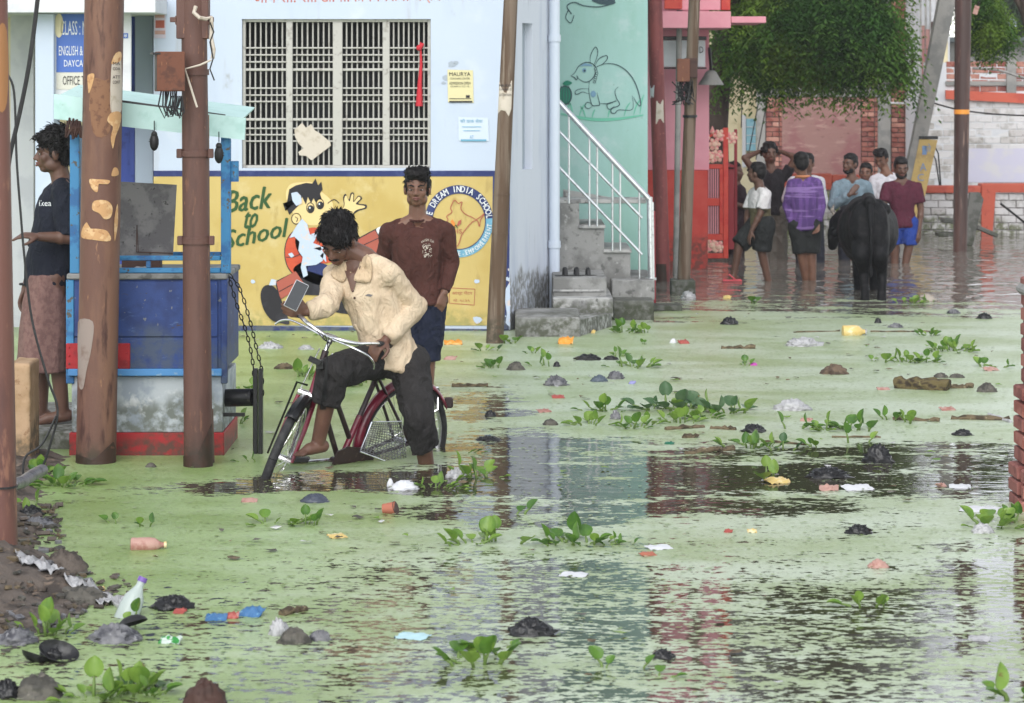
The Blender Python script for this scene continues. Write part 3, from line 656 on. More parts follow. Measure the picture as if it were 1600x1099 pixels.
arc_text('EXCELLENCE-EMPOWERMENT', 206, 356, .895, 2, 10, True)
india = [(705, 322), (710, 313), (716, 318), (722, 316), (720, 326), (726, 334), (738, 340), (744, 343), (752, 338), (757, 334), (751, 344), (749, 354), (746, 345), (740, 346), (735, 350), (728, 358), (721, 368), (718, 378), (714, 385), (709, 380), (706, 366), (702, 356), (696, 350), (700, 344), (698, 338), (706, 332), (704, 326)]
pt.line(india, 1.3, 3, 4, closed=True)
pt.poly([(704, 346), (707, 343), (711, 349), (712, 355), (706, 353)], 4, 5); pt.poly([(713, 355), (716, 346), (721, 343), (720, 350)], 3, 5); pt.line([(709, 357), (712, 352), (715, 357)], 1.2, 5, 6)
pt.label('DIS', 705, 358, 722, 365, 3, 5)
pt.build('emblem', [M['navy'], M['skyblue'], M['white_ink'], M['brick_ink'], M['orange_ink'], M['green_ink']], mural)
pt = Paint(D-.006)
for a, b_ in (((702, 450), (742, 452)), ((742, 452), (741, 477)), ((741, 477), (702, 474)), ((702, 474), (702, 450))): pt.line([a, b_], .9, 0, 2, sm=False)
pt.label('आर्ट पेंटर', 706, 455, 738, 462, 0, 2); pt.label('मो. ९८३९', 708, 467, 734, 472, 0, 2)
pt.build('signature_box', M['brick_ink'], mural)
pt = Paint(D-.006)
for px, py, r in ((745, 440, 5), (745, 500, 8), (395, 440, 5), (668, 420, 6), (366, 432, 3)): pt.poly([(px+r*math.cos(a)*random.uniform(.6, 1.1), py+r*.8*math.sin(a)*random.uniform(.6, 1.1)) for a in np.linspace(0, 6.28, 9)[:-1]], 0, 2)
for i in range(26):
    px, py = random.uniform(776, 797), random.uniform(420, 520); r = random.uniform(.8, 3)
    pt.poly([(px+r*math.cos(a)*random.uniform(.5, 1.1), py+r*1.6*math.sin(a)*random.uniform(.5, 1.1)) for a in np.linspace(0, 6.28, 8)[:-1]], 0, 3)
pt.poly([(797, 440), (790, 452), (789, 470), (792, 490), (790, 505), (797, 512)], 0, 4)
pt.build('paint_chips', M['peel'], mural)
# posters
def poster(name, label, x0, y0, x1, y1, base, d, items, ink):
    t = thing(name, label, 'poster', P((x0+x1)/2, y1, d))
    p = Paint(d); p.poly([(x0, y0), (x1-1, y0+1), (x1, y1), (x0+1, y1-1)], 0, 1); p.build('sheet', base, t)
    p = Paint(d)
    for it in items:
        if len(it) == 5: p.label(*it, 0, 3)
        else: p.rect(*it, 0, 3)
    p.build('print', ink, t); return t
poster('wall_poster', 'yellowish paper notice headed in bold letters on the pale wall beside the window', 699, 109, 740, 161, mat('poster_yellow', L(222, 214, 168), .8), D-.004,
       [('MAURYA', 702, 113, 735, 119), ('COACHING CENTER', 703, 121.5, 734, 124.5), ('ADMISSION OPEN', 702, 128, 735, 132.5), ('CLASS 6 TO 12', 704, 134, 733, 136.5), (702, 158, 738, 160.5), (728, 149, 734, 153), (702, 154, 736, 155)], M['ink'])
poster('faded_poster', 'faded blue and white paper notice low on the pale wall above the mural', 716, 183, 764, 221, mat('poster_faded', L(208, 220, 236), .8), D-.004,
       [('की डाक सेवा', 719, 186, 754, 192), (720, 218, 760, 221), ('AT', 734, 212, 740, 217), (722, 198, 752, 199), (724, 204, 750, 205)], M['skyblue'])
p = Paint(D-.002)
for px, py, r in ((706, 101, 8), (697, 122, 7), (712, 98, 6), (693, 130, 4)): p.poly([(px+r*math.cos(a)*random.uniform(.5, 1.2), py+r*.6*math.sin(a)*random.uniform(.5, 1.2)) for a in np.linspace(0, 6.28, 9)[:-1]], 0, 1)
p.build('paste_marks', M['slit'], sb)
# drain pipe, plinth
mb = MB(); q0 = SW(856, 490, .06); mb.cyl((q0.x, q0.y, Z(492, q0.y)), (q0.x, q0.y, TOPZ), .047, n=16)
for py in (382, 60): mb.cyl((q0.x, q0.y, Z(py, q0.y)-.03), (q0.x, q0.y, Z(py, q0.y)+.03), .056, n=16)
mb.build('drain_pipe', mat('pipe_white', L(212, 222, 236), .4, [(L(192, 202, 220), (8, 8, .8), .5, .65)]), sb)

# entrance porch on the left of the school
pd = 23.4
pb = thing('school_porch', 'pale blue porch with white slab, pillar and deep blue door frame', 'building', (X(140, pd), pd, 0))
mb = MB(); mb.box(((X(-160, pd)+X(243, pd))/2, pd+.1, 2), (X(243, pd)-X(-160, pd), .2, 5.4)); mb.build('back_wall', M['cream'], pb, smooth=False)
mb = MB(); d = 21.6; mb.box(((X(-120, d)+X(243, d))/2, d+.9, Z(8, d)), (X(243, d)-X(-120, d), 1.8, (24)*d/F), bev=.004); mb.build('slab', M['white'], pb, smooth=False)
mb = MB(); d = 21.8
for a, b_ in ((55, 84), (-40, -5)): mb.box(((X(a, d)+X(b_, d))/2, d+.15, 1.1), (X(b_, d)-X(a, d), .3, 3.1-.06), bev=.004)
mb.build('pillar', M['wall'], pb, smooth=False)
mb = MB(); d = 22.7; mb.box(((X(18, d)+X(54, d))/2, d, .9), (X(54, d)-X(18, d), .1, 3.6)); mb.build('door_leaf', M['white'], pb, smooth=False)
mb = MB(); d = 23.0; mb.box(((X(205, d)+X(212, d))/2, d, 1), (X(212, d)-X(205, d), .12, 4)); mb.box(((X(186, d)+X(205, d))/2, d+.05, Z(400, d)), (X(205, d)-X(186, d), .04, 2.3)); mb.build('door_frame', M['doorblue'], pb, smooth=False)
mb = MB(); d = 22.8; mb.box(((X(212.5, d)+X(240, d))/2, d, 1.2), (X(240, d)-X(212.5, d), .1, 5)); mb.build('side_panel', mat('porch_grey', L(176, 188, 206), .8), pb, smooth=False)
# hoarding under the slab
d = 21.9
t = thing('school_signboard', 'blue and cream school notice board half hidden behind the rusty pole', 'sign', P(140, 148, d))
mb = MB(); mb.box(P(145, 84, d), (X(205, d)-X(85, d), .04, 128*d/F)); mb.build('board', M['white'], t, smooth=False)
pt = Paint(d-.022); pt.rect(88, 22, 188, 113, 0, 1); pt.rect(88, 114, 188, 140, 1, 1); pt.disc(92, 40, 7, 19, 3, 3)
pt.label('CLASS : NUR TO 8TH', 95, 33, 184, 55, 2, 3); pt.label('ENGLISH & HINDI MEDIUM', 92, 72, 184, 87, 2, 3); pt.label('DAYCARE, SCHOOL', 100, 94, 180, 106, 2, 3); pt.label('OFFICE TIME 8 AM-2 PM', 98, 119, 186, 133, 4, 3)
pt.rect(192, 52, 200, 60, 0, 3); pt.label('8', 194, 53.5, 198, 58.5, 2, 4)
pt.build('print', [mat('sign_blue', L(76, 112, 190), .6), mat('sign_cream', L(214, 212, 200), .6), M['white_ink'], M['cream'], M['ink']], t)
p = Paint(D-.004); p.rect(241, 10, 259, 60, 0, 1); p.rect(242, 14, 257, 28, 1, 2); p.rect(243, 32, 257, 44, 2, 2); p.rect(242, 48, 258, 54, 1, 2)
tag(p.build('picture_strip', [mat('strip_pale', L(206, 196, 208), .7), M['pink_pl'], M['brick_ink']], None), 'narrow faded picture poster on the wall edge above the meter box', 'poster')
# ledge where the barefoot man stands
mb = MB(); mb.box((X(70, 15.9), 15.9, -.15), (1.0, 1.4, .5), bev=.01)
tag(mb.build('concrete_ledge', M['concrete']), 'low grey concrete ledge under the barefoot man', 'ledge')

# ------------------------------------------------------------------ steps, mint building
dm = 25.2
mt = thing('mint_building', 'mint green house wall with a rabbit drawn on it', 'building', (X(940, dm), dm, 0))
mb = MB(); mb.box(((X(860, dm)+X(1012, dm))/2, dm+3, 2.2), (X(1012, dm)-X(860, dm), 6, 5.2)); mb.build('wall', M['mint'], mt, smooth=False)
LN, GR, DG, BL = range(4)
pt = Paint(dm-.002)
for pts, w in (([(892, 119), (898, 114), (904, 104), (914, 98), (924, 99), (931, 106), (929, 118), (921, 127), (912, 128), (903, 122), (901, 118)], 1.4), ([(892, 119), (897, 121), (901, 125), (903, 119)], 1.4),
               ([(922, 99), (923, 86), (930, 74), (934, 80), (932, 92), (927, 104)], 1.3), ([(929, 104), (936, 92), (947, 87), (949, 92), (942, 100), (933, 104)], 1.3),
               ([(930, 106), (945, 100), (962, 101), (978, 110), (990, 125), (997, 142), (1001, 160), (1000, 166), (994, 160), (990, 152)], 1.7),
               ([(921, 127), (920, 142), (923, 158), (926, 165), (934, 165), (937, 163), (934, 150), (933, 145)], 1.4), ([(937, 162), (952, 162), (963, 157)], 1.4),
               ([(920, 139), (908, 139), (900, 142), (899, 147), (904, 147), (910, 144), (920, 147)], 1.3), ([(925, 163), (918, 160), (914, 166), (919, 170), (926, 166)], 1.3),
               ([(966, 136), (961, 142), (963, 153), (968, 164), (956, 170), (955, 176), (961, 177), (967, 172), (988, 171), (988, 150)], 1.5), ([(964, 158), (950, 162), (949, 168), (953, 171), (960, 166)], 1.3)):
    pt.line(pts, w, LN, 3, taper=True)
for i in range(7): pt.disc(932.5-abs(i-2)*.9, 108+i*3.4, 2.4, 1.9, LN, 3); pt.disc(932.5-abs(i-2)*.9, 108+i*3.4, 1.5, 1.1, 5-1, 4)
pt.disc(913, 110, 3.2, 3.2, BL, 3); pt.disc(913.5, 110.5, 1.7, 1.7, LN, 4); pt.disc(927, 147, 4.2, 5, BL, 2); pt.poly([(905, 104), (914, 99), (924, 101), (926, 104), (914, 103)], BL, 2)
pt.line([(876, 178), (900, 183), (930, 187), (965, 186), (1005, 180)], 5, GR, 2, taper=True)
for px, py, a, b_ in ((895, 180, -6, 22), (905, 182, 10, 20), (915, 184, -8, 18), (950, 184, 4, 14), (975, 182, 10, 22), (990, 180, 12, 26), (1000, 178, 6, 30), (925, 185, 5, 14), (884, 178, 8, 16)): pt.line([(px, py), (px+a*.4, py-b_*.6), (px+a, py-b_)], 2.2, GR, 2, taper=True)
pt.line([(893, 22), (886, 10), (897, 4), (912, 9), (935, 11), (955, 6), (962, -4)], 1.6, LN, 3); pt.line([(888, 16), (884, 28), (892, 36), (897, 24)], 1.2, LN, 3); pt.poly([(925, 0), (950, -4), (962, 4), (952, 8), (935, 6)], LN, 2, True)
pt.build('rabbit_drawing', [M['mint_ink'], M['mint_green'], M['mint_deep'], M['mint_blue'], M['mint']], mt)
pt = Paint(dm-.002)
pt.disc(883, 149, 11, 15, DG, 2); 
for k in (-8, -4, 0, 4, 8): pt.line([(883+k*.7, 135), (883+k*1.15, 149), (883+k*.7, 163)], 1.1, LN, 3)
pt.disc(883, 149, 11, 15, LN, 3, r0=.9); pt.poly([(879, 131), (886, 126), (894, 130), (886, 134)], DG, 4, True)
pt.build('melon_drawing', [M['mint_ink'], M['mint_green'], M['mint_deep']], mt)
pt = Paint(dm-.002); pt.poly([(880, 318), (880, 296), (906, 300), (940, 306), (985, 314), (1009, 312), (1009, 318)], 0, 1); pt.build('grey_dado', M['concrete_l'], mt)

st = thing('concrete_stairs', 'grey concrete stairs climbing beside the mint wall', 'stairs', (X(940, 24.2), 24.2, 0))
def cbox(px0, px1, py0, py1, d, depth, m, name, par, bev=.008):
    mb = MB(); x0, x1 = X(px0, d), X(px1, d); z1, z0 = P(0, py0, d).z, P(0, py1, d).z
    mb.box(((x0+x1)/2, d+depth/2, (z0+z1)/2), (x1-x0, depth, z1-z0), bev=bev); return mb.build(name, m, par, smooth=False)
cbox(1, 2, 1, 2, 5, 5, M['concrete'], 'tmp', st).name = 'tmp'; bpy.data.objects.remove(bpy.data.objects['tmp'])
dS = 23.3
cbox(958, 1022, 470, 560, dS, 1.5, M['concrete_d'], 'step', st)
cbox(956, 1023, 438, 469.6, dS+.35, 1.3, M['concrete'], 'step', st)
mb = MB(); d = dS+.62
pts = [(872, 560), (872, 318), (905, 318), (905, 354), (944, 354), (944, 392), (985, 392), (985, 437), (1012, 437), (1012, 560)]
mb.prism([P(x, y, d) for x, y in pts[::-1]], (0, 1.0, 0)); mb.build('stair_flank', M['concrete'], st, smooth=False)
for a, b_, y in ((904, 946, 352.2), (943, 987, 390.2)): cbox(a, b_, y, y+5, d-.03, 1.06, M['concrete_l'], 'tread', st, .004)
cbox(860, 1010, 312, 318, d+.0, .5, M['concrete_l'], 'coping', st, .004)
# entry steps in front of the door
es = thing('entry_steps', 'low grey concrete entry steps by the white corner wall', 'steps', (X(880, 22.6), 22.6, 0))
cbox(805, 907, 496, 560, 21.8, .9, M['concrete'], 'plinth', es, .012)
cbox(864, 958, 466, 497, 22.75, 1.2, M['concrete_l'], 'step', es); cbox(864, 948, 434, 466.4, 22.95, 1.0, M['concrete'], 'step', es); cbox(864, 944, 453, 456, 22.935, 1.0, M['concrete_l'], 'nosing', es, .003)
mb = MB(); a = P(906, 497, 21.9); b_ = P(957, 489, 22.72); c = P(866, 489, 22.72); mb.prism([P(906, 500, 21.86), P(956, 490, 22.7), P(866, 490, 22.7), P(860, 500, 21.86)], (0, 0, -.6)); mb.build('ramp', M['concrete_l'], es, smooth=False)
# steel railing
rl = thing('stair_railing', 'shiny steel handrail running down the concrete stairs', 'railing', (X(1017, dS), dS+.5, P(0, 437, dS+.5).z))
dr_ = dS+.55
def rtube(name, pts, r, m=M['steel']): mb = MB(); mb.tube([P(x, y, dr_) for x, y in pts], r, 10); return mb.build(name, m, rl)
rtube('handrail', [(868, 155), (876, 163), (1014, 311)], .026); rtube('mid_rail', [(868, 200), (876, 208), (1003, 341)], .013); rtube('mid_rail', [(868, 256), (876, 264), (1003, 398)], .013)
rtube('post', [(1015, 308), (1017, 437)], .026); rtube('post', [(1019.5, 316), (1021, 437)], .012)
for x, y0, y1 in ((889, 178, 318), (921, 213, 354), (933, 226, 354), (957, 251, 392), (969, 264, 392), (999, 297, 437)): rtube('baluster', [(x, y0), (x, y1)], .009)
mb = MB(); mb.cyl(P(1017, 437.5, dr_), P(1017, 434, dr_), .05, n=14); mb.build('flange', M['steel'], rl)
# sandals
def sandal(px, py, d, rz, label):
    t = thing('sandal', label, 'sandal', P(px, py, d), 'dark sandals on the entry step'); mb = MB(); R = Matrix.Rotation(rz, 3, 'Z'); o = P(px, py, d)
    out = [(-.13, .0), (-.12, .035), (-.05, .035), (.03, .045), (.1, .04), (.135, .0), (.1, -.04), (.03, -.045), (-.05, -.035), (-.12, -.035)]
    mb.prism([o+R@Vector((a, b, 0)) for a, b in out], (0, 0, .022)); mb.build('sole', M['black'], t)
    mb = MB()
    for a, h in ((.06, .06), (-.04, .065)): mb.tube([o+R@Vector((a, .045*math.cos(q), .02+h*math.sin(q))) for q in np.linspace(0, math.pi, 9)], .009, 6, sx=2)
    mb.build('strap', M['black'], t)
sandal(890, 434, 23.15, .15, 'dark strappy sandal nearer the white wall on the entry step'); sandal(908, 434, 23.2, .1, 'dark strappy sandal nearer the steel railing on the entry step')
# ------------------------------------------------------------------ pink house, gate and what stands behind
dp = 29.5
pk = thing('pink_house', 'pink house with a red lower wall and a jutting balcony', 'building', (X(1060, dp), dp, 0))
def wbox(px0, px1, py0, py1, d, depth, m, name, par, bev=.004, bottom=None):
    mb = MB(); x0, x1 = X(px0, d), X(px1, d); z1 = P(0, py0, d).z; z0 = P(0, py1, d).z if bottom is None else bottom
    mb.box(((x0+x1)/2, d+depth/2, (z0+z1)/2), (x1-x0, depth, z1-z0), bev=bev); return mb.build(name, m, par, smooth=False)
wbox(1005, 1108, -420, 266, dp, 4, M['pink'], 'upper_wall', pk); wbox(1005, 1106, 266.5, 500, dp-.03, 4.06, M['redwall'], 'lower_wall', pk, bottom=-.4)
wbox(1030, 1142, 18, 44, dp-1.3, 1.25, M['pink'], 'balcony_slab', pk); wbox(1142.5, 1197, 26, 36, dp-1.25, 1.2, M['pink'], 'ledge', pk)
wbox(1040, 1126, -200, 16, dp-1.2, .1, M['pink'], 'balcony_wall', pk); wbox(1127, 1141, -200, 16, dp-1.22, .12, M['gatered'], 'balcony_post', pk); wbox(1038, 1066, -30, 14, dp-1.26, .05, M['gatered'], 'balcony_trim', pk)
t = thing('hanging_signboard', 'white hanging board with a dark top under the pink balcony', 'sign', P(1068, 106, dp-.7))
wbox(1036, 1102, 63, 105, dp-.7, .08, M['white'], 'board', t); wbox(1034, 1104, 57, 62.5, dp-.72, .12, M['blackmetal'], 'top_bar', t); wbox(1034, 1104, 105.5, 108, dp-.72, .1, M['blackmetal'], 'bottom_bar', t)
pt = Paint(dp-.703); pt.label('D', 1093, 73, 1099, 83, 0, 1); pt.build('letter', M['ink'], t)
t = thing('street_lamp', 'grey bell shaped street lamp hanging in front of the neem tree', 'lamp', P(1111, 133, dp-.3))
mb = MB(); o = P(1111, 133, dp-.3); rings = []
for z, r in ((0, .14), (.03, .125), (.09, .085), (.14, .06), (.16, .03)): rings.append([o+Vector((r*math.cos(a), r*math.sin(a), z)) for a in np.linspace(0, 2*math.pi, 17)[:-1]])
mb.loft(rings); mb.build('shade', M['greycol'], t); mb = MB(); mb.cyl(o+Vector((0, 0, .16)), o+Vector((0, .25, .4)), .016); mb.build('arm', M['blackmetal'], t)
# wide red gate with scrollwork
dg_ = 30.8
gt = thing('red_gate', 'open red iron gate with cream scrollwork beside the pink house', 'gate', P(1112, 405, dg_))
def gbox(px0, px1, py0, py1, d, th, m, name, bev=.004): return wbox(px0, px1, py0, py1, d, th, m, name, gt, bev)
gbox(1130, 1138, 200, 404, dg_, .06, M['gatered'], 'gate_post'); gbox(1147.5, 1152, 202, 392, dg_+.9, .06, M['gatedark'], 'gate_post')
gbox(1087, 1129.7, 257, 264, dg_+.01, .04, M['gatered'], 'rail'); gbox(1087, 1129.7, 366, 376, dg_+.01, .04, M['gatered'], 'rail'); gbox(1087, 1129.7, 396, 404, dg_+.01, .04, M['gatered'], 'rail'); gbox(1091, 1124, 310, 322, dg_+.005, .04, M['gatered'], 'rail')
gbox(1085, 1090.5, 258, 404, dg_+.005, .05, M['gatered'], 'gate_stile'); gbox(1124.2, 1129.7, 264.3, 365.7, dg_+.005, .05, M['gatered'], 'gate_stile')
gbox(1139, 1147, 258, 262, dg_+.45, .9, M['gatedark'], 'side_rail'); 
gb = None
for i, px in enumerate(np.linspace(1094, 1121.5, 9)): gbox(px-.75, px+.75, 264.3, 365.7, dg_+.02, .02, M['gatered'] if i < 3 else M['pink'], 'bar', 0)
gbox(1138, 1147, 264, 390, dg_+.5, .02, M['gatedark'], 'side_panel')
mb = MB(); mb.tube([P(1130-44*math.cos(a), 257-50*math.sin(a), dg_+.02) for a in np.linspace(.15, math.pi/2, 12)], .016, 6); mb.build('arch', M['gatered'], gt)
for px, py, r in ((1102, 240, 8), (1116, 226, 8), (1110, 246, 7), (1121, 244, 8), (1096, 251, 5), (1124, 212, 7), (1143, 216, 6), (1112, 384, 6), (1100, 388, 6), (1122, 386, 6), (1092, 386, 4)):
    mb = MB(); c = P(px, py, dg_+.02); s = r/136
    mb.tube([c+Vector((s*(1-.1*k)*math.cos(k*.75), 0, s*(1-.1*k)*math.sin(k*.75))) for k in range(10)], .012, 6); mb.build('scroll', M['gatered'], gt)
    mb = MB(); mb.ball(c+Vector((0, -.02, 0)), (.035, .012, .035), seg=10, rings=6)
    for k in range(6): a = k*math.pi/3; mb.ball(c+Vector((.05*math.cos(a), -.012, .05*math.sin(a))), (.026, .01, .026), seg=8, rings=5)
    mb.build('flower', M['flower'], gt)
for px, py, h in ((1094, 216, 14), (1106, 204, 12), (1099, 228, 12), (1113, 198, 8)):
    mb = MB(); mb.rc(P(px, py+h, dg_+.02), P(px, py, dg_+.02), .03, .006, 8); mb.build('finial', M['flower'], gt)
# cream house and plaster column behind the gate
t = thing('cream_house', 'cream house with an aqua shutter behind the red gate', 'building', (X(1165, 38), 38, 0))
wbox(1040, 1182, -160, 420, 38, 3, M['cream'], 'wall', t, bottom=-.4); wbox(1166, 1181, 186, 236, 37.94, .05, M['aqua'], 'shutter', t)
for y in (198, 211, 224): wbox(1166, 1181, y, y+1.2, 37.93, .008, M['white'], 'slat', t, 0)
wbox(1160, 1165.5, 180, 262, 37.93, .06, M['white'], 'window_jamb', t)

# brick walls: every brick its own piece while it can be told apart
def brick_mesh(w_, h_, t_, seed):
    random.seed(seed); mb = MB(); mb.box((0, 0, 0), (w_, t_, h_), bev=.007)
    mb.v = [(x+random.uniform(-.004, .004), y+random.uniform(-.003, .003), z+random.uniform(-.003, .003)) for x, y, z in mb.v]
    me = bpy.data.meshes.new('brick'); me.from_pydata(mb.v, [], mb.f); return me
def brick_field(par, px0, px1, py0, py1, d, bw, bh, mats, limit=300, gap=.012, th=.1, zmin=-.06, skip=None, seed=3, front=.0):
    x0, x1 = X(px0, d), X(px1, d); z1, z0 = P(0, py0, d).z, P(0, py1, d).z
    proto = {}
    for mi, m in enumerate(mats):
        for half in (0, 1):
            me = brick_mesh((bw-gap)*(.5 if half else 1)-(gap/2 if half else 0), bh-gap, th, 10+mi+half); me.materials.append(m); proto[(mi, half)] = me
    rnd = random.Random(seed); n = 0; rest = MB(); row = 0; z = z1-bh/2
    while z > max(z0, zmin)-.001:
        x = x0; first = row % 2
        while x < x1-.02:
            half = 1 if (first or x+bw > x1+.01) else 0; first = 0
            w_ = bw*(.5 if half else 1); cx = x+w_/2; x += w_
            if skip and skip(cx, z): continue
            mi = min(int(rnd.random()**1.3*len(mats)), len(mats)-1); pos = Vector((cx, d+th/2-front+rnd.uniform(-.006, .006), z+rnd.uniform(-.002, .002)))
            if n < limit: inst('brick', proto[(mi, half)], par, pos, (0, 0, rnd.uniform(-.02, .02)))
            else: rest.box(pos, ((bw-gap)*(.5 if half else 1)-(gap/2 if half else 0), th, bh-gap), bev=0, mi=mi)
            n += 1
        z -= bh; row += 1
    if rest.v: tag(rest.build('brickwork', mats, par, smooth=False), kind='stuff')
    return n
# low whitewashed boundary wall
dw_ = 36.3
bwall = thing('boundary_wall', 'low whitewashed brick wall with an orange red top band', 'wall', (X(1380, dw_), dw_, 0))
def backing(par, px0, px1, py0, py1, d, m, bottom=None, depth=.2): return wbox(px0, px1, py0, py1, d, depth, m, 'core', par, 0, bottom)
backing(bwall, 1200, 1420, 297, 420, dw_+.02, M['mortar_l'], -.4); backing(bwall, 1420, 1680, 303, 420, dw_+.02, M['mortar_l'], -.4)
brick_field(bwall, 1205, 1408, 298, 380, dw_, .2, .1, [M['brickwhite'], M['brickmoss'], M['brickwhite2']], 90, seed=5)
brick_field(bwall, 1408, 1534, 302, 380, dw_, .2, .1, [M['brickwhite'], M['brickwhite2'], M['brickwhite']], 120, seed=6); brick_field(bwall, 1553, 1680, 302, 380, dw_, .2, .1, [M['brickwhite'], M['brickwhite'], M['brickwhite2']], 90, seed=7)
for a, b_, y0, y1 in ((1196, 1300, 272, 297), (1300.5, 1419, 274, 297), (1419.5, 1533, 291, 302), (1533.5, 1680, 287.5, 301.5)): wbox(a, b_, y0, y1, dw_-.05, .3, M['coping'], 'coping', bwall, .01)
mb = MB(); mb.prism([P(1534, 300, dw_-.06), P(1556, 300, dw_-.06), P(1550, 375, dw_-.06), P(1534, 375, dw_-.06)], (0, .25, 0)); mb.build('pier', M['coping'], bwall, smooth=False)
# taller white wall behind, red band and raw bricks on it
dt = 39.5
tw = thing('whitewashed_wall', 'tall white painted brick wall under an orange band and raw brick courses', 'wall', (X(1540, dt), dt, 0))
backing(tw, 1446, 1720, 98, 420, dt+.006, M['white'], -.4)
brick_field(tw, 1448, 1660, 158, 300, dt, .24, .105, [M['brickwhite'], M['brickwhite'], M['brickwhite2']], 200, gap=.008, seed=8)
mb = MB(); mb.prism([P(1478, 141, dt-.06), P(1478, 155, dt-.06), P(1680, 166, dt-.06), P(1680, 150, dt-.06)], (0, .3, 0)); mb.build('band', M['coping'], tw, smooth=False)
brick_field(tw, 1478, 1660, 96, 140, dt, .25, .09, [M['brickpink'], M['brickred'], M['brickred2']], 70, seed=9)
wbox(1478, 1660, 127, 134, dt-.03, .1, M['greycol'], 'lintel', tw); wbox(1573, 1588, 92, 146, dt-.05, .1, M['greycol'], 'column', tw)
pt = Paint(dt-.012); pt.rect(1510, 232, 1650, 285, 0, 1); pt.build('lilac_patch', M['lilac'], tw)
# brick house across the end of the lane
db = 46.0
bh_ = thing('brick_house', 'unfinished red brick house with grey concrete columns at the end of the lane', 'building', (X(1320, db), db, 0))
backing(bh_, 1178, 1462, -60, 420, db+.03, M['mortar'], -.4, 3)
for a, b_ in ((1180, 1196), (1372, 1392)): wbox(a, b_, -75, 330, db-.05, .2, M['greycol'], 'column', bh_, .01)
wbox(1196.5, 1371.5, 135, 152, db-.04, .2, M['greycol'], 'lintel', bh_, .01)
wbox(1222, 1345, 152.5, 330, db-.03, .1, M['maroonplaster'], 'plaster_panel', bh_, .0)
wbox(1420, 1442, 130, 330, db-.03, .1, M['maroonplaster'], 'plaster_strip', bh_, .0)
bm = [M['brickred'], M['brickpink'], M['brickred2']]
brick_field(bh_, 1345.5, 1371.5, 152, 300, db, .23, .085, bm, 60, seed=11); brick_field(bh_, 1196.5, 1221.5, 152, 300, db, .23, .085, bm, 60, seed=12); brick_field(bh_, 1392.5, 1419.5, 130, 300, db, .23, .085, bm, 60, seed=13); brick_field(bh_, 1392.5, 1462, -60, 129, db, .23, .085, bm, 120, seed=14)
brick_field(bh_, 1196.5, 1371.5, -58, 134, db, .23, .085, bm, 0, seed=15); pass
mb = MB(); mb.tube([P(1388, 161, db-.12), P(1438, 163, db-.12)], .02, 6); mb.build('pipe', M['white'], bh_)
for px in (1416, 1440):
    mb = MB(); mb.ball(P(px, 160, db-.14), .045); mb.build('insulator', M['white'], bh_)
t = thing('plastered_house', 'pale grey house with vertical drain pipes behind the leaning concrete pole', 'building', (X(1470, 44), 44, 0))
wbox(1436, 1484, -80, 420, 44, 1.5, M['white'], 'wall', t, bottom=-.4)
for px, y0, r, m in ((1442, 40, .03, M['maroonplaster']), (1449, 46, .04, M['maroonplaster']), (1457, 34, .025, M['brownwood']), (1438, -78, .018, M['greycol']), (1446, -78, .018, M['greycol']), (1453, -78, .014, M['greycol'])):
    mb = MB(); mb.cyl(P(px, y0, 43.9), P(px+2, 290, 43.9), r, n=8); mb.build('drain_pipe', m, t)
wbox(1463, 1472, -78, 300, 43.95, .04, M['brickwhite2'], 'pilaster', t, 0); wbox(1474, 1481, -78, 200, 43.95, .04, M['cream'], 'pilaster', t, 0)
# haze-green far roofs at the right edge
t = thing('far_house', 'dim grey rooftop with pipes behind the raw brick courses', 'building', (X(1580, 60), 60, 0))
wbox(1500, 1760, 66, 420, 60, 4, M['greycol'], 'wall', t, bottom=-.4); wbox(1480, 1760, 58, 66, 59.6, 4.6, mat('far_slab', L(96, 104, 106), .9), 'parapet', t)
for px, y0 in ((1578, 30), (1572, 44)):
    mb = MB(); mb.tube([P(px, 66, 59.5), P(px, y0+6, 59.5), P(px+3, y0, 59.5), P(px+7, y0+4, 59.5), P(px+7, y0+12, 59.5)], .045, 8); mb.build('vent_pipe', M['slit'], t)
# brick gate pier at the right edge of the street
dr2 = DW(800)
t = thing('brick_pier', 'red brick pier with a grey cement cap standing in the near water', 'pier', (X(1640, dr2), dr2, 0))
wbox(1620, 1720, 470, 900, dr2+.02, .35, M['mortar'], 'core', t, 0, -.4)
rnd = random.Random(4); zz = -.1; k = 0
bms = [brick_mesh(.235, .066, .1, s) for s in (1, 2, 3)]
for me, m in zip(bms, [M['brickred'], M['brickred2'], M['brickred2']]): me.materials.append(m)
while zz < 1.12:
    wide = .06 if zz < .18 else (.035 if zz < .55 else 0); x = X(1618, dr2)-wide+(.0 if k % 2 else .06)
    for j in range(3): inst('brick', bms[rnd.randrange(3)], t, (x+.1175+j*.245-(.06 if k % 2 == 0 else 0)+rnd.uniform(-.008, .008), dr2+.05+rnd.uniform(-.006, .006), zz+.033), (0, 0, rnd.uniform(-.03, .03)))
    inst('brick', bms[rnd.randrange(3)], t, (X(1618, dr2)-wide+.05, dr2+.26, zz+.033), (0, 0, 1.57)); zz += .0765; k += 1
wbox(1612, 1720, 452, 470, dr2-.02, .42, M['concrete'], 'cap', t, .02); wbox(1622, 1720, 430, 451.6, dr2+.02, .34, M['concrete_l'], 'cap_block', t, .02)

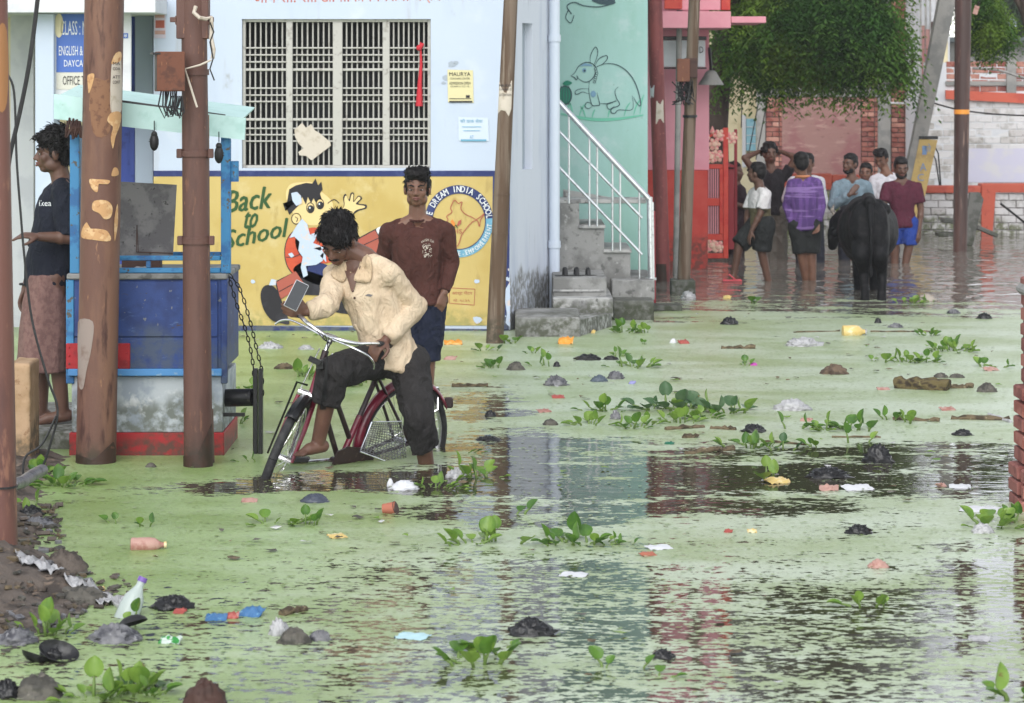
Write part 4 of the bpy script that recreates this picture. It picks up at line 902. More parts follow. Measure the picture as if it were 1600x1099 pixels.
# ------------------------------------------------------------------ poles
def pole(name, label, px_t, px_b, wpx_t, wpx_b, py_b, m, d=None, top=-260, base=None, name_part='shaft', n=20, group=None):
    d = d or DW(py_b); py_b2 = py_b+.3*F/d; k = (px_b-px_t)/(py_b-0)
    t = thing(name, label, 'pole', W(px_b, py_b) if d is None else P(px_b, py_b, d), group)
    mb = MB(); mb.cyl(P(px_b+k*(py_b2-py_b), py_b2, d), P(px_t+k*top, top, d), wpx_b*d/F/2, (wpx_t+(wpx_t-wpx_b)*(-top)/py_b)*d/F/2, n)
    mb.build(name_part, m, t); return t, d, (lambda y: px_t+k*y), (lambda y: (wpx_t+(wpx_b-wpx_t)*y/py_b)*d/F/2)
def ring(t, d, fx, fr, y, h, extra, m, name, mi=0):
    mb = MB(); c0 = P(fx(y), y+h/2, d); c1 = P(fx(y), y-h/2, d); mb.cyl(c0, c1, fr(y)+extra, n=20); return mb.build(name, m, t)
def skin(t, d, fx, fr, pts, m, name, off=.002, sm=True):
    """paper or bare patch lying on the round shaft: photo-pixel outline wrapped on the cylinder"""
    pts = smooth2(pts, True, 4) if sm else pts; xs = [p[0] for p in pts]; ys = [p[1] for p in pts]
    cx, cy = sum(xs)/len(xs), sum(ys)/len(ys); vs = []; R = 5
    for r in range(R+1):
        for x, y in pts:
            x2, y2 = cx+(x-cx)*r/R, cy+(y-cy)*r/R; rr = fr(y2)+off; u = max(-.98, min(.98, (x2-fx(y2))*d/F/rr)); c = P(fx(y2), y2, d)
            vs.append(c+Vector((u*rr, -math.sqrt(1-u*u)*rr, 0)))
    n = len(pts); mb = MB(); mb.add(vs, [[r*n+j, r*n+(j+1) % n, (r+1)*n+(j+1) % n, (r+1)*n+j] for r in range(R) for j in range(n)]); return mb.build(name, m, t)
t, d, fx, fr = pole('steel_pole', 'thick rusty steel pole with peeling paper, in front of the blue kiosk', 163, 150, 62, 63, 722, M['rust'])
for pts, m, nm in (([(146, 128), (168, 126), (176, 130), (176, 204), (150, 206)], mat('brown_poster', L(138, 100, 74), .8, [(L(112, 78, 60), 30, .5, .62)]), 'poster_remnant'),
                 ([(179, 96), (190, 84), (191, 92), (191, 172), (177, 174)], M['paper'], 'poster_remnant'), ([(184, 84), (191, 82), (190, 96), (178, 100)], M['tan'], 'bare_patch'),
                 ([(141, 118), (152, 116), (149, 132), (143, 146), (141, 132)], M['tan'], 'bare_patch'), ([(178, 176), (190, 176), (189, 196), (184, 212), (180, 232), (177, 214), (180, 198), (172, 188)], M['tan'], 'bare_patch'),
                 ([(144, 280), (155, 279), (175, 281), (172, 287), (160, 285), (157, 299), (148, 293)], M['tan'], 'bare_patch'), ([(152, 313), (170, 312), (179, 322), (177, 338), (168, 341), (160, 332), (149, 326)], M['tan'], 'bare_patch'),
                 ([(132, 356), (140, 346), (142, 355), (158, 356), (172, 360), (176, 375), (150, 373), (131, 370)], M['tan'], 'bare_patch'), ([(181, 262), (186, 263), (187, 273), (178, 274)], M['tan'], 'bare_patch'), ([(182, 340), (186, 318), (186, 350), (182, 376)], M['tan'], 'bare_patch'),
                 ([(122, 503), (150, 500), (148, 540), (140, 575), (134, 604), (126, 600), (124, 560)], M['primer'], 'primer_patch'), ([(120, 718), (122, 708), (150, 712), (172, 702), (180, 690), (181, 740), (120, 742)], M['damp'], 'damp_patch')):
    skin(t, d, fx, fr, pts, m, nm, .002 if m is not M['tan'] else .003)
p_txt = MB()
for body, y in (('MA', 97), ('COA', 105), ('ATT', 118), ('CONT', 126)):
    v, f = text_mesh(body); b0 = max(q[0] for q in v); vs = []
    for a, c in v:
        px = 180+a/b0*10; py = y+5-c*7; rr = fr(py)+.005; u = max(-.98, min(.98, (px-fx(py))*d/F/rr)); q = P(fx(py), py, d); vs.append(q+Vector((u*rr, -math.sqrt(1-u*u)*rr, 0)))
    p_txt.add(vs, f)
p_txt.build('poster_print', M['ink'], t, smooth=False)
# pole with meter box
t2, d2, fx2, fr2 = pole('steel_pole', 'rusty steel pole carrying a square rusted meter box and straps', 303, 310, 40, 46, 728, M['rust2'])
mb = MB(); mb.cyl(P(322, 760, d2+.12), P(319, 640, d2+.12), .05, n=12); mb.cyl(P(319, 640, d2+.12), P(317, 180, d2+.12), .035, n=12); mb.build('rear_conduit', M['rust'], t2)
for y, h in ((240, 9), (113, 9), (376, 10)): ring(t2, d2, fx2, fr2, y, h, .008, M['rust2'], 'clamp')
for y in (240, 376, 32):
    mb = MB(); mb.box(P(fx2(y)+24, y, d2-.03), (.03, .03, .05), bev=.004); mb.box(P(fx2(y)-25, y, d2-.03), (.03, .03, .05), bev=.004); mb.build('clamp_ear', M['rust2'], t2, smooth=False)
mb = MB(); mb.box(P(300, 31, d2-.03), (68*d2/F, .03, 8*d2/F), bev=.003); mb.build('cross_strap', M['rust2'], t2, smooth=False)
mb = MB(); mb.box(P(302, 30, d2-.0), (50*d2/F, .1, 62*d2/F), bev=.004); mb.build('bracket_plate', M['rust2'], t2, smooth=False)
skin(t2, d2, fx2, fr2, [(284, 726), (287, 712), (305, 708), (325, 700), (333, 660), (335, 745), (284, 745)], M['damp'], 'damp_patch')
bx = MB(); dB = d2-.16; R = Matrix.Rotation(math.radians(14), 3, 'Z'); bx.box(P(265, 112, dB), (.15, .13, 62*dB/F), R, bev=.005); bx.build('meter_box', M['rustbox'], t2, smooth=False)
mb = MB(); mb.box(P(246, 113, dB-.02), (.022, .11, 56*dB/F), R, bev=.003); mb.box(P(243, 84, dB-.02), (.04, .13, .012), R, bev=.002); mb.build('box_lid', M['black'], t2, smooth=False)
mb = MB()
for k in range(9):
    x0 = 252+k*3; mb.tube([P(x0, 142, dB), P(x0-2+random.uniform(-3, 3), 165, dB-.02), P(x0+5, 186+random.uniform(-10, 4), dB-.03), P(x0+12, 176+random.uniform(-12, 6), dB), P(min(x0+16, 284), 150, dB)], .0045, 5)
mb.build('cable_loops', M['black'], t2)
def strip(name, label, pts, w_, m, cat, d, group=None, rr=None):
    mb = MB(); pp = [P(x, y, d+(z if z else 0)) for x, y, z in pts]; mb.tube(pp, rr or w_, 6); return tag(mb.build(name, m), label, cat, group)
strip('cloth_strip', 'twisted white cloth strip tied round the meter pole', [(306, 10, -.12), (303, 20, -.13), (312, 28, -.14), (322, 30, -.12), (330, 27, -.1), (331, 42, -.1), (330, 60, -.1), (334, 78, -.1), (332, 92, -.1)], .011, M['paper'], 'cloth', d2)
strip('cloth_ribbon', 'thin white ribbon hanging across the meter pole beside the box', [(330, 94, -.12), (312, 102, -.14), (289, 108, -.15), (296, 130, -.15), (308, 168, -.15)], .006, M['paper'], 'cloth', d2)
strip('black_thread', 'frayed black thread knotted on the cloth beside the meter pole', [(328, 35, -.13), (334, 50, -.11), (328, 66, -.11), (333, 92, -.12), (328, 108, -.12), (335, 126, -.12)], .004, M['black'], 'thread', d2)
# near pole at the left edge
t3, d3, fx3, fr3 = pole('steel_pole', 'big brown rusty pole rising from the muddy bank at the picture edge', -5, 4, 34, 50, 878, mat('rust_near', L(112, 74, 64), .55, [(L(92, 60, 54), (6, 6, 1.2), .45, .62), (L(140, 98, 80), (18, 18, 4), .58, .68)], .001, 50))
skin(t3, d3, fx3, fr3, [(0, 52), (12, 48), (13, 160), (0, 164)], mat('rust_light', L(160, 112, 70), .6), 'bare_patch')
ring(t3, d3, fx3, fr3, 760, 3, .004, M['black'], 'wire_band')
def cable(label, pts, r, d): 
    mb = MB(); mb.tube([P(x, y, d+dz) for x, y, dz in [(a[0], a[1], a[2] if len(a) > 2 else 0) for a in [(*q, 0) for q in smooth2([(p[0], p[1]) for p in pts], False, 6)]]], r, 7); return tag(mb.build('power_cable', M['black']), label, 'cable', 'black cables on the left pole')
cable('thick black cable sloping away from the near brown pole', [(62, -30), (54, 40), (44, 110), (30, 180), (17, 236), (12, 270)], .011, 12.9)
cable('long thin black cable hanging down past the near pole and curling into the water', [(8, -20), (2, 60), (10, 110), (22, 145), (26, 250), (32, 330), (38, 400), (50, 500), (74, 590), (90, 640), (80, 690), (60, 742), (38, 745), (40, 714), (66, 694), (88, 650)], .006, 13.2)
mb = MB(); mb.tube([P(18, 758, 12.3), P(34, 754, 12.6), P(52, 742, 13.0), P(66, 735, 13.2)], .03, 10); tag(mb.build('conduit_pipe', M['plastic_g']), 'grey conduit pipe lying at the foot of the near brown pole', 'pipe')
mb = MB(); c = P(38, 640, 14.6); mb.box((c.x-.03, 14.75, .12), (.12, .3, .86), bev=.004)
o = remesh('masonry_stub', mb, .01, 1, M['orange_plaster'], disp=lambda p, n: (.004*fbm(p*14, 3))); tag(o, 'worn orange plastered masonry stub behind the near pole', 'block')
# leaning bamboo-brown pole before the wall
t4, d4, fx4, fr4 = pole('leaning_pole', 'leaning grey brown pole before the white corner of the school', 798, 773, 22, 28, 536, M['woodpole'])
pt_ = [(779, 128), (800, 126), (800, 145), (799, 170), (795, 182), (790, 174), (783, 172), (778, 178)]
skin(t4, d4, fx4, fr4, pt_, M['paper'], 'poster_remnant', .003, False)
mbt = MB()
for body, y0, hh in (('MAURYA', 131, 5), ('COACHING CE', 138, 3.5), ('ATTENTION', 146, 4.5)):
    v, f = text_mesh(body); a0 = min(q[0] for q in v); b0 = max(q[0] for q in v); vs = []
    for a, c in v:
        px = 780+(a-a0)/(b0-a0)*19; py = y0+hh-c*hh*1.3; rr = fr4(py)+.005; u = max(-.98, min(.98, (px-fx4(py))*d4/F/rr)); q = P(fx4(py), py, d4); vs.append(q+Vector((u*rr, -math.sqrt(1-u*u)*rr, 0)))
    mbt.add(vs, f)
mbt.build('poster_print', M['ink'], t4, smooth=False)
for y in (304, 365): ring(t4, d4, fx4, fr4, y, 1.6, .003, M['woodpole'], 'node_ring')
# poles by the pink house
t5, d5, fx5, fr5 = pole('steel_pole', 'dark red painted pole with torn papers beside the mint wall', 1023, 1036, 23, 22, 440, mat('maroon_pole', L(140, 72, 70), .6, [(L(116, 58, 58), (8, 8, 2), .45, .6), (L(160, 96, 88), 26, .62, .7)], .001, 50))
skin(t5, d5, fx5, fr5, [(1013, 134), (1022, 133), (1021, 152), (1014, 154)], M['white'], 'paper_scrap', .004, False); skin(t5, d5, fx5, fr5, [(1025, 158), (1036, 156), (1037, 192), (1024, 194)], M['paper'], 'paper_scrap', .004, False)
mb = MB(); mb.cyl(P(1036, 470, d5), P(1034, 412, d5), fr5(420)+.004, n=18); mb.build('damp_base', M['damp'], t5)
t6, d6, fx6, fr6 = pole('wooden_pole', 'brown weathered pole on a dark block with a junction box and wire tangle', 1085, 1068, 18, 21, 448, M['woodpole'], d=26.2)
wbox(1049, 1087, 438, 500, d6-.12, .26, M['concrete_d'], 'base_block', t6, .012, -.3)
wbox(1058, 1078, 92, 128, d6-.17, .1, M['rustbox'], 'junction_box', t6); wbox(1070, 1090, 91, 122, d6-.13, .1, M['brownwood'], 'junction_box', t6)
mb = MB()
for k in range(16):
    a = Vector(P(1062+random.uniform(-6, 22), 124+random.uniform(0, 10), d6-.12)); pts = [a]
    for j in range(4): pts.append(P(1056+random.uniform(-6, 32), 140+random.uniform(-14, 26), d6-.1+random.uniform(-.08, .1)))
    mb.tube(pts, .006, 5)
mb.build('wire_tangle', M['black'], t6)
ring(t6, d6, fx6, fr6, 182, 4, .012, M['blackmetal'], 'band')
t7, d7, fx7, fr7 = pole('thin_pole', 'thin grey steel tube between the dark red and brown poles', 1062, 1056, 9, 9, 418, M['greycol'], d=28.6, n=12)
# leaning concrete pole with advert, dark pole at right
dc = 35.2
t8 = thing('concrete_pole', 'leaning grey concrete electric pole with a yellow advertisement strip', 'pole', P(1420, 375, dc))
def quad_pole(mb, pts, d, th): mb.prism([P(x, y, d) for x, y in pts], (0, th, 0))
mb = MB(); quad_pole(mb, [(1506, -260), (1548, -260), (1494, 0), (1449, 216), (1435, 300), (1421, 400), (1393, 400), (1408, 300), (1427, 216), (1468, 0)][::-1], dc, .2); mb.build('shaft', M['greycol'], t8, smooth=False)
mb = MB(); mb.add([P(1437, 217, dc-.012), P(1465, 219, dc-.012), P(1449, 290, dc-.012), P(1437, 345, dc-.012), P(1413, 345, dc-.012), P(1422, 290, dc-.012)], [[5, 4, 3, 2, 1, 0]]); mb.build('advert', M['signyellow'], t8, smooth=False)
pt = Paint(dc-.014)
for ch, y, sz in (('यो', 225, 13), ('A', 255, 12), ('C', 272, 11), ('I', 289, 10), ('L', 303, 10)):
    cx = 1451-(y-219)*.235; pt.label(ch, cx-5, y, cx+5, y+sz, 0, 1)
pt.rect(1441, 228, 1448, 242, 0, 1); pt.build('advert_letters', mat('advert_blue', L(120, 150, 190), .6), t8)
wbox(1436, 1466, 213, 218, dc-.02, .26, M['blackmetal'], 'strap', t8)
t9, d9, fx9, fr9 = pole('steel_pole', 'tall dark brown steel pole standing in the water beside the white wall', 1505, 1500, 26, 21, 393, mat('darkbrown_pole', L(94, 70, 64), .5, [(L(70, 52, 48), (6, 6, .8), .45, .6), (L(128, 104, 92), (20, 20, 2), .6, .7)], .001, 50))
ring(t9, d9, fx9, fr9, 175, 7, .004, M['orange_pl'], 'yellow_tag')
# tilted plank and slab by the wall, wires
mb = MB(); d = 33.6; mb.prism([P(1516, 301, d), P(1531, 301, d), P(1537, 312, d), P(1520, 384, d), P(1505, 384, d)][::-1], (0, .1, 0)); o = mb.build('concrete_slab', M['concrete_d'], smooth=False); tag(o, 'tilted mossy concrete slab standing in the water before the low wall', 'slab')
mb = MB(); mb.box(P(1538, 360, 34), (.28, .5, .05), Matrix.Rotation(math.radians(24), 3, 'Y'), bev=.006); tag(mb.build('wooden_board', M['concrete_d'], smooth=False), 'dark flat board leaning on the tilted slab in the water', 'board')
mb = MB(); mb.box(P(1484, 345, 34), (.2, .3, .06), Matrix.Rotation(.1, 3, 'Y'), bev=.01); mb.box(P(1478, 366, 34), (.24, .3, .05), bev=.01); tag(mb.build('rubble_piece', M['concrete_d'], smooth=False), 'dark broken rubble beside the brown pole and low wall', 'rubble')
mb = MB(); mb.tube([P(1563, 318, 35), P(1606, 352, 35)], .016, 6); tag(mb.build('iron_rod', M['blackmetal']), 'thin iron rod leaning against the low whitewashed wall', 'rod')
mb = MB(); mb.tube([P(x, y, 35.6) for x, y in smooth2([(1458, 161), (1500, 172), (1560, 179), (1640, 182)])], .011, 5); tag(mb.build('overhead_wire', M['black']), 'thin black wire sagging before the white wall', 'wire')
mb = MB(); mb.tube([P(x, y, 38) for x, y in smooth2([(1520, 107), (1560, 110), (1600, 122), (1650, 130)])], .02, 5); tag(mb.build('overhead_wire', M['greycol']), 'pale thick wire before the raw brick courses', 'wire')
for a, b_, lb in (((1160, 130), (1158, 200), 'short vertical dark wire hanging before the cream house wall'), ((1187, 150), (1166, 260), 'slanting dark wire crossing the aqua shutter'), ((1198, 160), (1181, 250), 'slanting dark wire before the grey column of the brick house')):
    mb = MB(); mb.tube([P(*a, 36), P(*b_, 36)], .008, 5); tag(mb.build('hanging_wire', M['black']), lb, 'wire', 'wires before the cream house')
mb = MB(); mb.tube([P(1444, 212, 35.6), P(1462, 250, 35.6), P(1468, 290, 35.6)], .01, 5); mb.tube([P(1456, 220, 35.6), P(1466, 240, 35.6), P(1470, 290, 35.6)], .01, 5)
tag(mb.build('wire_tangle', M['black']), 'loose black wire tangle at the foot of the white wall', 'wire')

# ------------------------------------------------------------------ kiosk
dk = 14.95
ks = thing('kiosk', 'small shabby blue roadside kiosk with white and red lower panels', 'kiosk', P(230, 712, dk))
def kbox(px0, px1, py0, py1, dd, th, m, name, bev=.004, par=None): return wbox(px0, px1, py0, py1, dk+dd, th, m, name, par or ks, bev)
KD = .75
kbox(108, 352, 436, 578, .012, KD-.02, M['kioskblue'], 'counter_body'); kbox(104, 354, 428, 437, -.01, KD+.02, M['concrete'], 'counter_top', .006)
pan = kbox(116, 340, 440, 526, 0, .011, M['kioskblue'], 'upper_panel', .002); kbox(116, 340, 528.5, 576, 0, .011, M['kioskblue'], 'lower_panel', .002)
kbox(106, 346, 577, 588, -.03, .1, M['kioskledge'], 'ledge'); kbox(112, 348, 588.5, 676, .012, KD-.03, M['kioskgrey'], 'skirt_panel'); 
wbox(108, 350, 676.5, 760, dk, KD, M['kioskred'], 'plinth', ks, .004, -.2)
o = kbox(103, 203, 537, 577, -.02, .018, M['kioskred'], 'number_plate', .003)
for px, py in ((108, 543), (108, 556), (108, 569), (198, 543), (198, 552), (198, 568)):
    mb = MB(); mb.ball(P(px, py, dk-.022), (.006, .004, .006), seg=8, rings=5); mb.build('bolt', M['kioskred'], o)
kbox(109, 124, 192, 427.5, .0, .05, M['kioskpost'], 'corner_post'); kbox(345, 360, 217, 427.5, .0, .05, M['kioskpost'], 'corner_post'); kbox(103, 115.5, 437.5, 600, -.002, .05, M['kioskpost'], 'corner_post'); kbox(345, 355, 437.5, 600, -.002, .05, M['kioskblue'], 'corner_post')
for x in (112, 345): wbox(x, x+14, 200, 440, dk+KD-.05, .05, M['kioskpost'], 'corner_post', ks)
kbox(124.5, 344.5, 400, 407.5, .01, .03, M['kioskpost'], 'rail'); kbox(124.5, 344.5, 419, 427, .01, .03, M['kioskpost'], 'rail'); kbox(228, 235, 408, 418.6, .012, .028, M['kioskpost'], 'rail_strut'); wbox(124, 345, 394, 400, dk+KD-.04, .03, M['kioskpost'], 'rail', ks)
mb = MB(); quad = [(84, 147), (384, 185), (382, 219), (84, 186)]; mb.prism([P(x, y, dk-.06) for x, y in quad][::-1], (0, .025, 0)); mb.build('fascia_board', M['mintboard'], ks, smooth=False)
mb = MB(); mb.tube([P(150, 154, dk-.02), P(352, 182, dk-.02)], .012, 6); mb.build('roof_rod', M['blackmetal'], ks)
mb = MB(); mb.prism([P(90, 150, dk), P(378, 187, dk), P(376, 191, dk), P(90, 154, dk)][::-1], (0, KD, .06)); mb.build('roof_sheet', M['mintboard'], ks, smooth=False)
mb = MB(); dd = dk+.3; mb.prism([P(186, 284, dd), P(276, 289, dd), P(270, 402, dd), P(186, 404, dd)][::-1], (0, .012, 0)); sh = mb.build('metal_sheet', M['sheet'], ks, smooth=False)
pt = Paint(dd); pt.line([(214, 352), (213, 394), (270, 396)], 1.6, 0, 2, sm=False); pt.line([(214, 352), (216, 394)], 1, 0, 2, sm=False); pt.build('scratch', M['brownwood'], sh)
mb = MB(); mb.box(P(222, 415, dk+.35), (60*(dk+.35)/F, .1, 24*(dk+.35)/F), bev=.004); tag(mb.build('wooden_box', M['brownwood'], smooth=False), 'dark brown wooden box on the kiosk counter behind the rails', 'box')
mb = MB(); mb.ball(P(222, 426, dk+.2), (.07, .06, .03)); tag(remesh('polythene_bag', mb, .008, 1, M['plastic_w'], disp=lambda p, n: .012*fbm(p*22, 2)), 'small white polythene bag lying on the kiosk counter', 'bag')
mb = MB(); mb.cyl(P(366, 284, dk+.02), P(366, 252, dk+.02), .026, n=14); tag(mb.build('lamp_holder', M['kioskpost']), 'short blue can fixed on the outer kiosk post', 'can')
# hanging charms and wicker
def doll(px, y0, y1, label):
    d = dk-.08; t = thing('hanging_charm', label, 'charm', P(px, y1, d), 'black charms hanging from the kiosk board'); h = (y1-y0)
    mb = MB(); mb.tube([P(px, y0-16, d), P(px, y0, d)], .003, 5); mb.build('string', M['black'], t); mb = MB()
    mb.ball(P(px, y0+h*.18, d), (.018, .016, .02), seg=8, rings=6); mb.ball(P(px, y0+h*.55, d), (.026, .02, .05), seg=10, rings=7)
    for k in range(7): a = random.uniform(0, 6.28); mb.rc(P(px, y0+h*random.uniform(.2, .9), d), P(px+8*math.cos(a), y0+h*.55+8*math.sin(a), d-.01), .006, .003, 6)
    mb.build('figure', M['black'], t)
doll(241, 205, 236, 'black charm doll hanging under the mint board between the two rusty poles'); doll(342, 222, 258, 'black charm hanging beside the right blue kiosk post')
mb = MB(); rnd = random.Random(2)
for k in range(26): x = 106+rnd.random()*20; mb.tube([P(x, 184+rnd.random()*6, dk-.07+rnd.random()*.05), P(x+rnd.uniform(-4, 4), 200, dk-.09), P(x+rnd.uniform(-6, 6), 205+rnd.random()*14, dk-.08)], .006, 4)
tag(mb.build('straw_bundle', M['brownwood']), 'brown straw bundle hanging under the kiosk board above the left post', 'bundle')
# chain and black hitch post
def chain_(label, pts):
    t = thing('chain', label, 'chain', P(pts[-1][0], pts[-1][1], dk+.1), 'black chains beside the kiosk'); mb = MB(); q = smooth2(pts, False, 30); acc = 0; k = 0; last = P(*q[0], dk+.1)
    for a in q[1:]:
        p = P(*a, dk+.1)
        if (p-last).length > .03:
            dirv = (p-last).normalized(); x, y, _ = frame(dirv); side = x if k % 2 else y; c = (p+last)/2
            mb.tube([c+dirv*.019*math.cos(s)+side*.0085*math.sin(s) for s in np.linspace(0, 2*math.pi, 9)], .0034, 5, caps=False); last = p; k += 1
    tag(mb.build('links', M['blackmetal'], t), kind='stuff')
chain_('black chain hanging nearer the kiosk corner', [(357, 430), (368, 470), (385, 520), (394, 560), (398, 600)]); chain_('black chain draped over the black hitch post', [(357, 428), (374, 450), (390, 500), (402, 550), (409, 580), (410, 620)])
t = thing('hitch_post', 'black iron hitch with a thick bar beside the kiosk', 'post', P(403, 690, dk+.1)); mb = MB(); mb.tube([P(352, 622, dk+.15), P(396, 621, dk+.1)], .05, 14); mb.build('bar', M['blackmetal'], t)
for a, b_ in ((395, 402), (403.5, 410)): wbox(a, b_, 577, 780, dk+.06, .06, M['blackmetal'], 'upright', t, .003, -.3)
mb = MB(); mb.box(P(366, 648, dk+.05), (.12, .02, .02)); mb.build('stay', M['blackmetal'], t)

# ------------------------------------------------------------------ trees
def neem_leaf_cloud(mb, clumps, n, rnd, size=1.0):
    ws = [c[3]*c[3]*c[4] for c in clumps]; tot = sum(ws)
    for c, w_ in zip(clumps, ws):
        ctr = P(c[0], c[1], c[2]); rx, ry, rz = c[3]*c[2]/F, c[4], c[5]*c[2]/F
        for k in range(int(n*w_/tot)):
            u = rnd.gauss(0, 1), rnd.gauss(0, 1), rnd.gauss(0, 1); q = math.sqrt(sum(a*a for a in u)); r = rnd.random()**.38
            p = ctr+Vector((u[0]/q*rx*r, u[1]/q*ry*r, u[2]/q*rz*r))
            az = rnd.uniform(0, 6.28); out = Vector((math.cos(az), math.sin(az), 0)); ln = rnd.uniform(.2, .36)*size; droop = rnd.uniform(.5, 1.5)
            side = Vector((-out.y, out.x, 0)); pts = []
            for i in range(7):
                s = i/6*ln; pts.append(p+out*s*(1-.35*droop*i/6)-Vector((0, 0, 1))*droop*s*(.35+.6*i/6))
            for i in range(1, 7):
                for sg in (-1, 1):
                    a = pts[i]; l = rnd.uniform(.055, .09)*size*(1-.3*i/7); d_ = (side*sg*.75+out*.35-Vector((0, 0, .55*droop))).normalized(); w2 = (d_.cross(Vector((rnd.uniform(-.4, .4), rnd.uniform(-.4, .4), 1)))).normalized()*l*.17
                    mb.add([a, a+d_*l*.5+w2, a+d_*l, a+d_*l*.5-w2], [[0, 1, 2, 3]])
rnd = random.Random(11)
tr = thing('neem_tree', 'big dark green neem tree drooping over the lane behind the pink house', 'tree', P(1112, 400, 35.2))
mb = MB(); b0 = P(1116, 410, 35.4)
mb.tube([P(1118, 440, 35.4), P(1118, 300, 35.4), P(1116, 200, 35.4), P(1122, 120, 35.4), P(1140, 30, 35.3), P(1170, -80, 35.2)], [.2, .19, .18, .17, .16, .13], 12); mb.build('trunk', M['bark'], tr)
mb = MB()
for pts, r in (([(1130, 60), (1200, 0), (1290, -30), (1360, -20)], .09), ([(1150, -20), (1230, -70), (1330, -90), (1430, -70)], .09), ([(1200, 0), (1250, 50), (1300, 90)], .05), ([(1290, -30), (1350, 50), (1390, 90)], .05), ([(1170, -80), (1200, -200), (1260, -320)], .1), ([(1130, 60), (1150, 90), (1180, 120)], .04), ([(1360, -20), (1420, 60), (1425, 110)], .03)):
    q = smooth2(pts, False, 5); mb.tube([P(x, y, 35.2-(i % 3)*.05) for i, (x, y) in enumerate(q)], [r*(1-.6*i/len(q)) for i in range(len(q))], 8)
mb.build('limb', M['bark'], tr)
clumps = [(1135, 42, 35.2, 34, .7, 60), (1165, 87, 35.0, 40, .6, 36), (1210, 42, 34.9, 75, 1.0, 70), (1235, 88, 34.7, 50, .6, 40), (1290, 34, 34.6, 90, 1.1, 70), (1300, 86, 34.7, 50, .7, 42), (1350, 52, 34.4, 66, .9, 66), (1385, 92, 34.2, 36, .5, 32), (1412, 100, 34.0, 26, .4, 34), (1385, 34, 34.4, 36, .6, 44), (1320, 108, 34.6, 26, .4, 20), (1205, 108, 34.7, 26, .4, 18), (1130, 100, 35.4, 24, .4, 40),
          (1200, -70, 35.2, 110, .7, 90), (1330, -80, 34.7, 110, .7, 80), (1290, -190, 35, 140, .6, 70)]
mb = MB(); neem_leaf_cloud(mb, clumps, 10500, rnd, 1.35); mb.build('crown', M['leafneem'], tr, smooth=False)
t = thing('neem_tree', 'neem branch tree hanging over the dark brown pole by the raw brick wall', 'tree', P(1640, 300, 34))
mb = MB(); mb.tube([P(1640, 400, 34), P(1636, 200, 34), P(1620, 60, 34), P(1590, -60, 34)], [.18, .16, .14, .1], 10); mb.build('trunk', M['bark'], t)
mb = MB(); q = smooth2([(1625, 90), (1590, 0), (1550, -30), (1525, 20)], False, 5); mb.tube([P(x, y, 34) for x, y in q], [.06*(1-.7*i/len(q)) for i in range(len(q))], 7); mb.build('limb', M['bark'], t)
mb = MB(); neem_leaf_cloud(mb, [(1540, 20, 34, 26, .5, 44), (1556, 40, 34, 24, .4, 32), (1530, 50, 34, 14, .3, 20)], 1100, rnd); mb.build('crown', M['leafneem'], t, smooth=False)
mb = MB(); mb.box(P(1525, 16, 33.4), (.06, .01, .11), Matrix.Rotation(.3, 3, 'Y')); tag(mb.build('cloth_scrap', M['pink_pl'], smooth=False), 'pink scrap caught in the leaves by the dark brown pole', 'scrap')
t = thing('far_tree', 'dim hazy green tree far behind the grey rooftop', 'tree', P(1590, 200, 75))
mb = MB(); mb.cyl(P(1590, 240, 75), P(1590, -50, 75), .3, .2); mb.build('trunk', M['bark'], t)
mb = MB(); neem_leaf_cloud(mb, [(1560, 0, 75, 60, 2, 60), (1640, -10, 75, 90, 3, 70), (1530, -30, 75, 50, 2, 40)], 3600, rnd, 2.4); mb.build('crown', M['leaffar'], t, smooth=False)

t = thing('reflection_tree', 'tall dark tree rising behind the unfinished brick house', 'tree', P(1300, 300, 54))  # out of view, added to darken the reflection in the near water
mb = MB(); mb.tube([P(1280, 250, 54), P(1290, 0, 54), P(1300, -560, 54)], [.4, .35, .2], 10); mb.build('trunk', M['bark'], t)
mb = MB(); neem_leaf_cloud(mb, [(1120, -150, 54, 90, 1.6, 80), (1230, -190, 54, 110, 1.8, 110), (1340, -180, 54, 110, 1.8, 110), (1430, -140, 54, 60, 1.4, 70), (1250, -340, 54, 130, 1.8, 100), (1380, -330, 54, 100, 1.6, 90), (1130, -300, 54, 70, 1.6, 70), (1100, -460, 54, 80, 1.6, 90), (1230, -500, 54, 110, 1.8, 110), (1360, -490, 54, 100, 1.8, 100), (1440, -330, 54, 50, 1.4, 90), (1290, -640, 54, 130, 1.8, 90)], 6500, rnd, 2.3); mb.build('crown', M['leaffar'], t, smooth=False)
